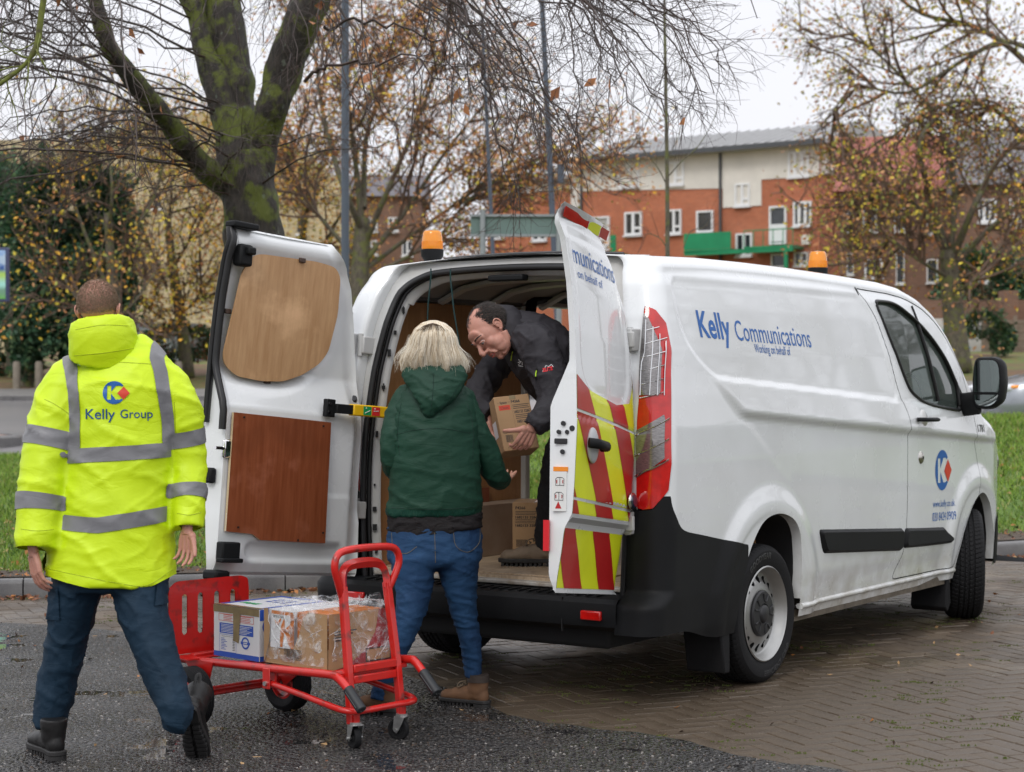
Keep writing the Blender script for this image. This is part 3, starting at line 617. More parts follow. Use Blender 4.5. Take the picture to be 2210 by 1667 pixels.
longwall('brick_garden_wall', 'long low brown brick wall above the white wall', 'wall', 1960, 2330, 648, 700, 66, .3, M_brick2)
fe, w, h = longwall('wooden_fence', 'weathered wooden slat fence at the right edge behind the grass', 'fence', 2122, 2330, 684, 768, 61, .03, mat('old_wood_dark', (.10, .075, .055), .8))
bpy.data.objects.remove(fe.children[0]); M_fw = mat('old_wood', (.24, .19, .145), .8, var=.2, vs=3, stretch=(1, 1, 12))
for k in range(4): obj('fence_post', MB().box((-w / 2 + k * w / 3, 0, h / 2), (.1, .12, h + .08)), M_fw, fe)
for k in range(3):
    for j in range(12): obj('fence_slat', MB().box((-w / 2 + (k + .5) * w / 3, .012 * (-1) ** j, .12 + j * (h - .15) / 12), (w / 3 - .1, .02, (h - .15) / 12 - .012)), M_fw, fe)
gp, w, h = longwall('brick_pillar', 'short square brick gate pillar at the end of the garden wall', 'pillar', 2160, 2192, 628, 700, 65, .7, M_brick2)
sh, w, h = longwall('dark_shed', 'low dark grey lock-up with pale metal doors among the bare trees', 'shed', 268, 432, 700, 775, 62, 2.5, mat('shed_grey', (.16, .16, .165), .7, var=.3, vs=1))
for k in range(4): obj('metal_door', MB().box((-w / 2 + (k + .5) * w / 4, -1.28, h / 2), (w / 5, .05, h * .8)), mat('metal_door', (.30, .33, .34), .5, var=.25, vs=2), sh)

# ================================================================ TREES
def bark_net(n, l, v, b, moss=.5, base=(.030, .024, .018), mc=(.10, .12, .014)):
    mp = n.new('ShaderNodeMapping'); mp.inputs['Scale'].default_value = (1, 1, .25); l.new(v, mp.inputs[0])
    st = nnoise(n, l, mp.outputs[0], 26, 6, .65); c = mixc(n, l, mrange(n, l, st, .35, .65), tuple(k * .45 for k in base), tuple(k * 1.5 for k in base))
    ms = mrange(n, l, nnoise(n, l, v, 4.5, 8, .62), .52 - moss * .10, .60 - moss * .08); c = mixc(n, l, ms, c, mc); c = mixc(n, l, mrange(n, l, nnoise(n, l, v, 13, 3), .66, .7, 0, .5), c, (.16, .2, .15))
    l.new(c, b.inputs['Base Color']); b.inputs['Roughness'].default_value = .7
    bp = n.new('ShaderNodeBump'); l.new(st, bp.inputs['Height']); bp.inputs['Distance'].default_value = .04; l.new(bp.outputs[0], b.inputs['Normal'])
M_bark = matn('mossy_bark', bark_net); M_bark2 = matn('grey_bark', lambda n, l, v, b: bark_net(n, l, v, b, .2, (.11, .095, .065), (.13, .14, .04)))
M_twig = mat('dark_twig', (.022, .014, .011), .45, c2=(.055, .030, .021), vs=2); M_twigb = mat('brown_twig', (.15, .095, .062), .6, c2=(.085, .055, .038), vs=1)
def rpath(p, d, L, n, wob, grav, g_):
    p = np.array(p, float); d = np.array(d, float); d /= np.linalg.norm(d); out = [p.copy()]
    for i in range(n):
        d = d + g_.normal(0, wob, 3); d[2] += grav; d /= np.linalg.norm(d); p = p + d * L / n; out.append(p.copy())
    return out
def side_dir(t, g_, ang, flat=1.):
    t = t / np.linalg.norm(t); q = g_.normal(size=3); q[1] *= flat; q -= t * (q @ t); q /= np.linalg.norm(q); return t * math.cos(ang) + q * math.sin(ang)
def branch_out(mb, path, r0, level, spec, g_, tips, flat=1.):
    """spec per level: (count, length, segments, wobble, gravity, radius, sides, angle)"""
    if level >= len(spec): return
    cnt, L, seg, wob, gr, rad, sides, ang = spec[level]; n = len(path)
    for i in range(cnt):
        t = g_.uniform(.12 if level else .2, 1) * (n - 1); k = min(int(t), n - 2); f = t - k; p = np.array(path[k]) * (1 - f) + np.array(path[k + 1]) * f; tg_ = np.array(path[k + 1]) - np.array(path[k])
        d = side_dir(tg_, g_, ang * g_.uniform(.6, 1.3), flat); LL = L * g_.uniform(.55, 1.25) * (1.15 - .4 * t / n); q = rpath(p, d, LL, seg, wob, gr, g_)
        r1 = rad * g_.uniform(.7, 1.2); mb.tube(q, list(np.linspace(r1, r1 * .35, seg + 1)), sides, cap=False)
        if level == len(spec) - 1: tips.extend(q[1:])
        branch_out(mb, q, r1, level + 1, spec, g_, tips, flat)
def tree(name, label, trunk, tr_r, limbs, spec, nleaf, lsize, lmats, probs, seed, bark=M_bark2, twig=M_twigb, group=None, spread=.25, base=None, flat=1., leafname='leaves', lcat='tree'):
    g_ = np.random.default_rng(seed); base = base or trunk[0]; B = Vector((float(base[0]), float(base[1]), float(base[2]))); rt = empty(name, B, 0, label, lcat, group)
    loc = lambda P: [np.array(p, float) - np.array(B) for p in P]
    T = catmull(loc(trunk), 4); m = MB(); m.tube(T, list(np.interp(np.linspace(0, 1, len(T)), np.linspace(0, 1, len(tr_r)), tr_r)), 12); obj('trunk', m, bark, rt, smooth=180)
    cr = MB(); tips = []; lm = MB()
    for L_, r0, r1 in limbs:
        q = catmull(loc(L_), 4); lm.tube(q, list(np.linspace(r0 * .72, r1 * .8, len(q))), 8, cap=False); branch_out(cr, q, r0, 0, spec, g_, tips, flat)
    if lm.v: obj('limbs', lm, bark, rt, smooth=180)
    if cr.v: obj('crown', cr, twig, rt, smooth=180)
    if nleaf and tips:
        tp = np.array(tips); k = g_.integers(0, len(tp), nleaf); P = tp[k] + g_.normal(0, spread, (nleaf, 3)); V, TT = leaves_at(P, lsize, seed, 1.)
        mi = np.tile(g_.choice(len(lmats), nleaf, p=probs), 2); obj(leafname, tri_mesh('leaves', V, TT, smooth=False, mi=mi), lmats, rt, kind='stuff')
    return rt
LO = [mat('leaf_rust', (.44, .18, .065), .6, var=.3, vs=.6), mat('leaf_copper', (.30, .12, .05), .6, var=.3, vs=.6), mat('leaf_pale_orange', (.58, .31, .13), .6, var=.2, vs=.6), mat('leaf_olive', (.28, .29, .05), .6, var=.3, vs=.6), mat('leaf_yellow', (.66, .52, .05), .6, var=.2, vs=.6), mat('leaf_amber', (.68, .36, .03), .6, var=.2, vs=.6)]
def gz(u, Y): X = (u - CX) / FPX * Y; return Vector((X, Y, float(zt(X, Y))))
# orange leaved tree in the middle
Y = 50
tree('orange_leaved_tree', 'tall fanning tree with sparse rust orange leaves behind the grey lamp post', [gz(775, Y), W(775, 640, Y), W(778, 560, Y), W(782, 470, Y)], [.34, .26, .24, .19],
     [([W(782, 500, Y), W(740, 400, Y - 1), W(700, 260, Y), W(680, 120, Y), W(660, 0, Y)], .13, .03), ([W(780, 470, Y), W(765, 330, Y), W(750, 200, Y - 1), W(770, 60, Y)], .13, .03), ([W(785, 450, Y), W(790, 300, Y + 1), W(830, 180, Y), W(860, 40, Y)], .12, .03),
      ([W(790, 520, Y), W(850, 380, Y - 1), W(905, 250, Y), W(960, 110, Y)], .12, .03), ([W(790, 560, Y), W(880, 450, Y), W(960, 330, Y), W(1050, 220, Y)], .12, .03), ([W(790, 580, Y), W(900, 500, Y + 1), W(1010, 420, Y), W(1110, 340, Y - 1)], .10, .03),
      ([W(780, 570, Y), W(700, 480, Y), W(640, 400, Y), W(600, 300, Y)], .10, .03), ([W(790, 600, Y), W(870, 560, Y), W(980, 500, Y), W(1150, 430, Y)], .09, .02), ([W(1000, 440, Y), W(1090, 380, Y), W(1200, 345, Y), W(1270, 360, Y)], .07, .015)],
     [(11, 2.3, 5, .13, .03, .045, 5, .7), (6, 1.2, 4, .16, .0, .024, 3, .7), (4, .6, 3, .2, -.02, .013, 3, .8)], 17000, .060, LO, [.30, .14, .30, .10, .08, .08], 21)
# big plane tree on the right
Y = 52
tree('plane_tree', 'big spreading plane tree with mossy limbs and last green and brown leaves on the right', [gz(2068, Y), W(2060, 700, Y), W(2052, 620, Y), W(2046, 540, Y)], [.42, .31, .28, .24],
     [([W(2046, 560, Y), W(2000, 470, Y), W(1940, 420, Y - 1), W(1880, 430, Y), W(1850, 460, Y)], .12, .03), ([W(2046, 550, Y), W(2010, 430, Y), W(1985, 310, Y - 1), W(2040, 240, Y), W(2130, 215, Y)], .15, .05), ([W(2050, 550, Y), W(2060, 400, Y), W(2020, 260, Y), W(1940, 160, Y), W(1830, 60, Y)], .14, .03),
      ([W(2055, 560, Y), W(2110, 430, Y - 1), W(2170, 330, Y), W(2300, 250, Y)], .15, .05), ([W(2055, 580, Y), W(2130, 500, Y), W(2230, 420, Y), W(2330, 380, Y)], .12, .04), ([W(2046, 600, Y), W(1980, 560, Y - 1), W(1920, 520, Y), W(1870, 560, Y)], .08, .02),
      ([W(2330, 260, Y), W(2210, 130, Y), W(2110, 60, Y), W(1990, 30, Y), W(1900, -40, Y)], .15, .05), ([W(2300, 160, Y), W(2180, 90, Y), W(2080, 130, Y), W(1960, 200, Y), W(1850, 190, Y), W(1780, 260, Y)], .12, .02), ([W(2250, 330, Y), W(2150, 240, Y), W(2060, 220, Y), W(1960, 270, Y), W(1860, 350, Y)], .12, .03),
      ([W(2050, 640, Y), W(2110, 600, Y - 2), W(2160, 560, Y)], .07, .02)],
     [(12, 2.4, 5, .14, .02, .05, 5, .8), (6, 1.25, 4, .18, -.01, .024, 3, .8), (4, .65, 3, .2, -.03, .014, 3, .8)], 13500, .064, LO, [.20, .14, .14, .28, .20, .04], 22)
# thin yellow leaved trees on the left
for i, (u, u2, Yt, sd_, lab) in enumerate([(262, 232, 48, 31, 'thin yellow leaved tree in front of the dark evergreen, leftmost of three'), (405, 360, 53, 32, 'leaning yellow leaved tree between the other two thin trees'), (640, 655, 56, 33, 'yellow leaved tree just left of the grey lamp post')]):
    tree('yellow_leaved_tree', lab, [gz(u, Yt), W(u + (u2 - u) * .3, 700, Yt), W(u + (u2 - u) * .7, 580, Yt), W(u2, 460, Yt)], [.22, .17, .14, .09],
         [([W(u2, 620, Yt), W(u2 - 50, 500, Yt), W(u2 - 90, 380, Yt), W(u2 - 100, 280, Yt)], .08, .02), ([W(u2, 520, Yt), W(u2 + 10, 400, Yt - 1), W(u2 - 10, 270, Yt)], .08, .02), ([W(u2, 600, Yt), W(u2 + 60, 500, Yt), W(u2 + 110, 400, Yt), W(u2 + 120, 300, Yt)], .08, .02), ([W(u2 + 5, 700, Yt), W(u2 + 60, 650, Yt - 1), W(u2 + 120, 560, Yt)], .06, .02), ([W(u2 - 5, 690, Yt), W(u2 - 70, 640, Yt - 1), W(u2 - 110, 560, Yt)], .06, .02)],
         [(11, 1.8, 5, .15, .02, .035, 4, .8), (6, 1.0, 4, .18, 0, .02, 3, .8), (3, .5, 3, .2, 0, .012, 3, .8)], 2600 if i == 0 else 6500, .062, LO, [.10, .04, .14, .20, .24, .28], sd_, group='thin yellow leaved trees on the left')
# evergreen, ivy covered trees
LG = [mat('ivy_dark', (.022, .058, .028), .6, var=.4, vs=1), mat('ivy_mid', (.045, .12, .055), .6, var=.4, vs=1), mat('ivy_light', (.12, .20, .085), .6, var=.4, vs=1)]
def bushy(name, label, base, blobs, n, size, seed, trunks=(), mats=LG, probs=(.42, .4, .18), cat='tree'):
    g_ = np.random.default_rng(seed); B = np.array(base); rt = empty(name, tuple(B), 0, label, cat); P = []
    for c, r_, wgt in blobs:
        m = int(n * wgt); d = g_.normal(size=(m, 3)); d /= np.linalg.norm(d, axis=1)[:, None]; rad = g_.uniform(.55, 1.03, m) ** .6
        lump = 1 + .34 * np.sin(d[:, 0] * 7 + seed) * np.sin(d[:, 2] * 6 + 1) * np.sin(d[:, 1] * 5 + 2) + .2 * np.sin(d[:, 0] * 17) * np.sin(d[:, 2] * 15)
        P.append(np.array(c) - B + d * (rad * lump)[:, None] * np.array(r_))
    P = np.concatenate(P); V, T = leaves_at(P, size, seed, .8); mi = np.tile(g_.choice(len(mats), len(P), p=probs), 2)
    obj('crown', tri_mesh('crown', V, T, smooth=False, mi=mi), mats, rt, kind='stuff')
    for a, b, r_ in trunks: m = MB(); m.cyl(tuple(np.array(a) - B), tuple(np.array(b) - B), r_, 8, r_ * .7); obj('trunk', m, M_bark2, rt)
    return rt
Y = 50; pm = Y / FPX
bushy('evergreen_tree', 'dark green evergreen tree at the left edge behind the poster board', gz(20, Y + 3), [(W(10, 540, Y + 3), (1.5, 1.4, 2.6), .6), (W(-60, 420, Y + 4), (1.6, 1.4, 1.4), .4)], 20000, .085, 41, [(gz(28, Y + 3), W(25, 600, Y + 3), .2)], probs=(.25, .45, .30))
bushy('ivy_clad_tree', 'tall dark ivy clad tree with a rounded top left of the yellow leaved trees', gz(150, Y), [(W(145, 480, Y), (1.7, 1.4, 1.75), .36), (W(120, 640, Y - .5), (1.5, 1.3, 1.5), .26), (W(205, 600, Y), (1.1, 1.2, 2.0), .2), (W(62, 560, Y + 1), (1.1, 1.1, 1.7), .12), (W(55, 760, Y), (.42, .4, .8), .03), (W(160, 745, Y), (.42, .4, .9), .03)], 40000, .085, 42, [(gz(55, Y), W(80, 600, Y), .22), (gz(160, Y), W(150, 600, Y), .22)])
bushy('evergreen_hedge', 'dark green hedge bushes above the brick wall on the right', gz(2120, 70), [(W(2120, 610, 70), (1.5, 1, 1.3), .5), (W(2195, 640, 70), (1.1, 1, 1.1), .3), (W(2060, 640, 71), (.8, .8, .6), .2)], 14000, .10, 43, probs=(.3, .4, .3), cat='hedge')
bushy('low_shrub', 'low green shrub growing by the foot of the white wall', gz(2130, 58), [(W(2120, 700, 58), (.7, .5, .45), .6), (W(2165, 735, 58), (.4, .4, .5), .4)], 2600, .07, 44, probs=(.2, .4, .4), cat='shrub')
for i, (u, v, rr, lab) in enumerate([(20, 790, .6, 'green undergrowth behind the wooden bollards'), (255, 770, .8, 'brown and green undergrowth beneath the thin trees'), (390, 740, .9, 'shrub at the foot of the leaning yellow leaved tree')]):
    bushy('undergrowth', lab, gz(u, 54), [(W(u, v, 54), (rr * 1.6, .7, rr * .6), 1.)], 3200, .07, 50 + i, mats=LG[1:] + [LO[1]], probs=(.4, .35, .25), cat='shrub')
# young tree behind the van
Y = 24
tree('young_tree', 'slender young bare tree standing straight up behind the van roof', [gz(1442, Y), W(1441, 700, Y), W(1440, 400, Y), W(1437, 200, Y), W(1434, 0, Y), W(1433, -250, Y)], [.04, .032, .027, .022, .017, .008],
     [([W(1440, 402, Y), W(1418, 360, Y), W(1385, 320, Y), W(1368, 270, Y), W(1362, 200, Y)], .012, .004), ([W(1439, 385, Y), W(1470, 350, Y), W(1505, 318, Y), W(1535, 270, Y), W(1552, 225, Y)], .012, .004), ([W(1441, 540, Y), W(1425, 515, Y), W(1400, 505, Y), W(1388, 515, Y)], .011, .004), ([W(1439, 350, Y), W(1465, 290, Y), W(1478, 230, Y)], .008, .003), ([W(1438, 250, Y), W(1410, 210, Y), W(1390, 150, Y)], .008, .003), ([W(1438, 200, Y), W(1465, 150, Y), W(1475, 80, Y)], .008, .003),
      ([W(1475, 535, Y), W(1490, 500, Y), W(1520, 490, Y), W(1540, 460, Y)], .008, .003)], [(7, .45, 4, .16, .05, .004, 3, .6)], 0, 0, None, None, 25, twig=M_twig, bark=M_bark2)
# ---------------------------------------------------------------- the mossy tree beside the van
Y = 15.8; B = gz(552, Y); ft = empty('mossy_lime_tree', B, 0, 'large bare mossy tree forking behind the open left van door', 'tree')
loc = lambda P: [np.array(p, float) - np.array(B) for p in P]
px_r = lambda w, Y: w / 2 * Y / FPX
def limb(name, pts, ws, n=16, jit=.012, sd_=0, parent=ft, m=M_bark):
    q = catmull(loc([W(u, v, yy) for u, v, yy in pts]), 7); wr = np.interp(np.linspace(0, 1, len(q)), np.linspace(0, 1, len(ws)), ws); mb = MB(); mb.tube(q, [px_r(w_, Y) for w_ in wr], n)
    vs = []
    for p in mb.v:
        p = Vector(p); k = noise.noise(p * 5 + Vector((sd_, 0, 0))) * jit * 2.2 + noise.noise(Vector((p.x * 16, p.y * 16, p.z * 3))) * jit; c = Vector(min(q, key=lambda c_: (c_[0] - p.x) ** 2 + (c_[1] - p.y) ** 2 + (c_[2] - p.z) ** 2)); d = (p - c)
        if d.length > 1e-6: p = p + d.normalized() * k
        vs.append(tuple(p))
    mb.v = vs; obj(name, mb, m, parent, smooth=180); return [np.array(p) + np.array(B) for p in q]
T0 = limb('trunk', [(553, 1130, Y), (552, 900, Y), (551, 700, Y), (550, 560, Y), (545, 470, Y), (536, 400, Y), (530, 330, Y)], [185, 150, 138, 130, 124, 118, 112], 24, .02)
LA = limb('limb', [(528, 440, Y), (515, 340, Y - .02), (485, 232, Y), (448, 113, Y + .05), (416, 0, Y + .1), (382, -170, Y + .15)], [96, 92, 66, 54, 48, 40], 20, .018, 3)
LB = limb('limb', [(550, 430, Y), (561, 340, Y), (583, 250, Y - .1), (624, 120, Y - .2), (669, 10, Y - .3), (727, -170, Y - .4)], [62, 70, 72, 78, 76, 66], 20, .016, 5)
LM3 = limb('limb', [(536, 420, Y + .05), (528, 310, Y + .08), (513, 226, Y + .1), (500, 113, Y + .15), (477, 0, Y + .2), (446, -170, Y + .3)], [80, 88, 78, 76, 84, 74], 16, .016, 8)
LC = limb('limb', [(500, 412, Y), (468, 385, Y - .15), (425, 345, Y - .35), (370, 275, Y - .6), (310, 200, Y - .9), (262, 140, Y - 1.1), (225, 70, Y - 1.2), (190, -60, Y - 1.3)], [62, 56, 48, 44, 42, 38, 34, 26], 14, .01, 9)
g_ = np.random.default_rng(77); tw = MB(); tips = []
spec2 = [(12, .62, 6, .17, -.035, .0034, 3, .75), (5, .26, 4, .22, -.03, .0019, 3, .8)]
def bough(P, r0, r1, spec=spec2, jitter=.05, nn=5):
    P = [np.array(p, float) for p in P]; q = catmull(P, nn); q = [p + g_.normal(0, jitter * .35, 3) for p in q]; q = [p - np.array(B) for p in q]
    tw.tube(q, list(np.linspace(r0, r1, len(q))), 5, cap=False); branch_out(tw, q, r0, 0, spec, g_, tips, .8)
def from_limb(L_, lo, hi): return L_[int(g_.integers(int(lo * (len(L_) - 1)), int(hi * (len(L_) - 1)) + 1))]
for i in range(34):       # boughs sweeping left from the long limb and the stem
    s = from_limb(LC if i < 16 else LA, .2 if i < 16 else .1, .95); d = g_.uniform(.8, 2.3); dy = g_.uniform(-3.2, .4); e_ = s + np.array([-d, dy, g_.uniform(-.55, .35)]); m_ = (s + e_) / 2 + np.array([0, 0, g_.uniform(.05, .35)])
    bough([s, m_, e_, e_ + np.array([-.5, -.3, -.3 + g_.uniform(-.2, .1)])], g_.uniform(.008, .014), .003)
for i in range(12):       # short ones about the fork, both sides
    s = from_limb(LC if i % 2 else T0, .1 if i % 2 else .75, .4 if i % 2 else 1); d = g_.uniform(.5, 1.3) * (-1 if i % 3 else 1); e_ = s + np.array([d, g_.uniform(-2.2, -.4), g_.uniform(-.2, .25)])
    bough([s, (s + e_) / 2 + np.array([0, 0, .1]), e_], g_.uniform(.007, .012), .003)
def hang(u0, v0, u1, v1, Ya, Yb, r0=.012, lift=None):
    a = np.array(W(u0, v0, Ya)); b = np.array(W(u1, v1, Yb)); m_ = (a + b) / 2 + np.array([0, 0, g_.uniform(.1, .4) if lift is None else lift]); bough([a, a * .55 + m_ * .45 + np.array([0, 0, .05]), m_, b * .6 + m_ * .4 + np.array([0, 0, .12]), b], r0, .003)
for i in range(20): u1 = g_.uniform(760, 1300); hang(g_.uniform(640, 980), g_.uniform(-260, -40), u1, g_.uniform(140, 330) + (u1 - 760) * .12, g_.uniform(12, 15), g_.uniform(10.5, 13.5))
for i in range(15): u1 = g_.uniform(1150, 1560); hang(g_.uniform(900, 1250), g_.uniform(-240, -60), u1, g_.uniform(80, 300) - max(0, u1 - 1400) * .5, g_.uniform(11, 14), g_.uniform(9.5, 12))
for q in [((820, -80), (1290, 380)), ((900, -90), (1240, 330)), ((1000, -60), (1380, 250)), ((960, -60), (1100, 440)), ((1300, -60), (1640, 25)), ((1180, -40), (1570, 150)), ((1100, -60), (1465, 200)), ((700, 60), (1000, 190)), ((660, 170), (960, 180))]:
    hang(*q[0], *q[1], g_.uniform(12, 13.5), g_.uniform(11, 12.5), .013)
hang(1030, 120, 1120, 455, 12.2, 11.8, .008, -.02)
for i in range(15): u1 = g_.uniform(-60, 380); hang(g_.uniform(-150, 430), g_.uniform(-260, -60), u1, g_.uniform(60, 400), g_.uniform(11, 14.5), g_.uniform(10, 13))
for i in range(8): hang(g_.uniform(380, 720), g_.uniform(-260, -60), g_.uniform(350, 760), g_.uniform(60, 260), g_.uniform(12.5, 15), g_.uniform(12, 14))
tw.v = tw.v; obj('twigs', tw, M_twig, ft, smooth=180)
md = MB(); mp_ = catmull([np.array(W(u, v, 9.2)) - np.array(B) for u, v in ((100, -40), (88, 40), (80, 95), (62, 130), (30, 160), (-20, 195))], 5); md.tube(mp_, [.016] * 14 + [.011] * (len(mp_) - 14), 6); tt = []
branch_out(md, mp_, .01, 0, [(9, .3, 5, .2, -.03, .006, 4, .8), (3, .12, 3, .2, -.05, .003, 3, .8)], g_, tt); obj('lichen_branch', md, mat('lichen', (.18, .22, .03), .8, c2=(.07, .06, .03), vs=25), ft, smooth=180)
tp = np.array(tips); k = g_.integers(0, len(tp), 42); V, T = leaves_at(tp[k] + [0, 0, -.03], .045, 5, 1.6); obj('withered_leaves', tri_mesh('withered_leaves', V, T, smooth=False, mi=np.tile(g_.choice(2, 42), 2)), [LO[0], LO[1]], ft, kind='stuff')

# ================================================================ STREET FURNITURE
M_post = mat('blue_grey_paint', (.075, .092, .12), .4, var=.06, vs=4); M_pgrey = mat('galvanised', (.27, .29, .30), .45, metal=.3, var=.1, vs=5)
def post(name, label, u0, v0, u1, Y, r0, r1, lean_top=None, cat='lamp post', extra=None, top=None):
    b = gz(u1, Y); tz = top or 9.5; t = W(u0, v0, Y); d = (Vector(t) - W(u1, 540, Y)); d = d / d.z; T = b + d * (tz if top is None else top - b.z); r_ = empty(name, b, 0, label, cat)
    L = T - b; m = MB(); m.tube([(0, 0, 0), L * .5, L], [r0, (r0 + r1) / 2, r1], 14); obj('column', m, M_post, r_, smooth=60)
    obj('base_plate', MB().cyl((0, 0, 0), (0, 0, .9), r0 * 1.35, 14), M_post, r_)
    if top is None: m = MB(); m.tube([L, L + Vector((0, 0, .4)), L + Vector((.5, 0, .75)), L + Vector((1.2, 0, .8))], r1 * .8, 8); obj('lamp_arm', m, M_post, r_, smooth=60); obj('lamp_head', MB().box((L.x + 1.4, L.y, L.z + .8), (.6, .25, .12)), M_pgrey, r_, bevel=.03)
    return r_, L
post('lamp_post', 'thick blue-grey lamp post just right of the mossy trunk', 745, 0, 745, 29, .066, .058)
post('lamp_post', 'thin leaning blue-grey post left of the taller one above the sign', 1057, 34, 1080, 36, .047, .03, top=W(1057, 36, 36).z, cat='post')
r_, L = post('lamp_post', 'slim blue-grey post with a small control box behind the road sign', 1187, 0, 1213, 36, .062, .05)
q = W(1210, 376, 36) - r_.location; obj('control_box', MB().box((q.x, q.y - .02, q.z), (.13, .16, .36)), M_post, r_, bevel=.01)
Y = 27; a = W(1016, 463, Y); b = W(1224, 512, Y); g0 = gz(1120, Y); sg = empty('road_sign', ((a.x + b.x) / 2, Y, g0.z), 0, 'back of a wide grey-green road sign on two posts behind the van', 'road sign'); w = b.x - a.x; zc = (a.z + b.z) / 2 - g0.z; h = a.z - b.z
obj('sign_panel', MB().box((0, 0, zc), (w, .03, h)), mat('sign_back', (.13, .19, .175), .5, var=.1, vs=3), sg, bevel=.01)
for z in (zc + h / 2 - .02, zc - h / 2 + .02): obj('rail', MB().box((0, -.03, z), (w + .01, .05, .035)), M_pgrey, sg)
for u in (1042, 1206): x = W(u, 500, Y).x - (a.x + b.x) / 2; obj('sign_post', MB().cyl((x, -.075, 0), (x, -.075, zc + h / 2 + .06), .04, 12), M_pgrey, sg)
# poster board
Y = 33; a = W(-70, 535, Y); b = W(20, 652, Y); g0 = gz(-30, Y); pb = empty('poster_board', ((a.x + b.x) / 2, Y, g0.z), 0, 'blue framed advertising poster board at the left edge', 'poster board'); w = b.x - a.x; h = a.z - b.z; zc = (a.z + b.z) / 2 - g0.z
obj('board_frame', MB().box((0, 0, zc), (w, .12, h)), mat('board_blue', (.05, .06, .13), .4), pb, bevel=.02); obj('board_post', MB().cyl((0, 0, 0), (0, 0, zc - h / 2), .06, 10), M_pgrey, pb)
def poster_net(n, l, v, b_):
    s_ = n.new('ShaderNodeSeparateXYZ'); l.new(v, s_.inputs[0]); r = n.new('ShaderNodeValToRGB'); l.new(mrange(n, l, s_.outputs[2], zc - h / 2, zc + h / 2), r.inputs[0]); r.color_ramp.interpolation = 'EASE'
    r.color_ramp.elements[0].color = (.12, .4, .04, 1); r.color_ramp.elements[1].color = (.35, .5, .75, 1)
    for p, c in ((.2, (.15, .3, .2)), (.32, (.35, .7, .6)), (.5, (.4, .6, .12)), (.62, (.02, .08, .3)), (.75, (.1, .25, .6))): e_ = r.color_ramp.elements.new(p); e_.color = (*c, 1)
    l.new(mixc(n, l, mrange(n, l, nnoise(n, l, v, 4, 3), .5, .62, 0, .7), r.outputs[0], (.55, .65, .7)), b_.inputs['Base Color']); b_.inputs['Roughness'].default_value = .2
obj('poster', MB().box((0, -.064, zc), (w - .1, .006, h - .1)), matn('poster_print', poster_net), pb)
M_bw = mat('bollard_wood', (.22, .19, .15), .8, var=.2, vs=6)
for u, lab in ((-20, 'short wooden bollard at the left edge below the evergreen'), (36, 'short wooden bollard left of its neighbour beneath the ivy clad tree'), (84, 'short wooden bollard nearer to the walking man below the ivy clad tree'), (385, 'short wooden bollard between the walking man and the van door')):
    p = gz(u, 48.6); p.z += .1; r_ = empty('wooden_bollard', p, 0, lab, 'bollard', 'wooden bollards along the far pavement'); m = MB(); m.tube([(0, 0, -.1), (0, 0, .62), (0, 0, .68)], [.1, .1, .07], 10); obj('post', m, M_bw, r_)
# silver car on the road at the right
M_silver = mat('silver_paint', (.30, .32, .35), .25, metal=.6, coat=.6); M_black = mat('black_trim', (.018, .018, .02), .5); M_rubber = mat('tyre_rubber', (.010, .010, .011), .7, spec=.25, bump=.0015, bs=120)
M_cglass = mat('car_glass', (.02, .025, .03), .05, spec=.9)
Yc = 29.5; xn = (2118 - CX) / FPX * Yc; ca_ = empty('silver_car', (xn, Yc, .62), R(6), 'silver car whose bonnet shows beyond the grass at the right edge', 'car')
prof = [(0, .52, .30), (.06, .66, .28), (.25, .76, .2), (.9, .92, .2), (1.15, .96, .2), (1.7, 1.32, .2), (2.1, 1.46, .2), (2.9, 1.47, .2), (3.6, 1.38, .2), (4.1, 1.0, .22), (4.35, .9, .3), (4.42, .6, .35)]
xs = np.linspace(0, 4.42, 70); zt_ = np.interp(xs, [p[0] for p in prof], [p[1] for p in prof]); zb = np.interp(xs, [p[0] for p in prof], [p[2] for p in prof]); rows = []
for x, a, b in zip(xs, zt_, zb):
    hw = .87 * (1 - .30 * max(0, 1 - x / .5) ** 2 - .25 * max(0, (x - 4.0) / .42) ** 2); r_ = []; belt = min(a, .92)
    for y, z in [(-hw * .93, b), (-hw, b + .12), (-hw * 1.0, (b + belt) / 2), (-hw * .98, belt - .06), (-hw * .93, belt), (-hw * (.93 - .22 * (a - belt) / .55), a - .03), (-hw * (.80 - .22 * (a - belt) / .55), a), (0, a + .02)]: r_.append((x, y, z))
    r_ += [(x, -y, z) for x, y, z in r_[-2::-1]]; rows.append(r_)
Mw = MB().grid(rows); Mw.f.append(tuple(range(len(rows[0])))[::-1]); Mw.m.append(0); Mw.f.append(tuple(range((len(rows) - 1) * len(rows[0]), len(rows) * len(rows[0])))); Mw.m.append(0); obj('body', Mw, M_silver, ca_, smooth=60)
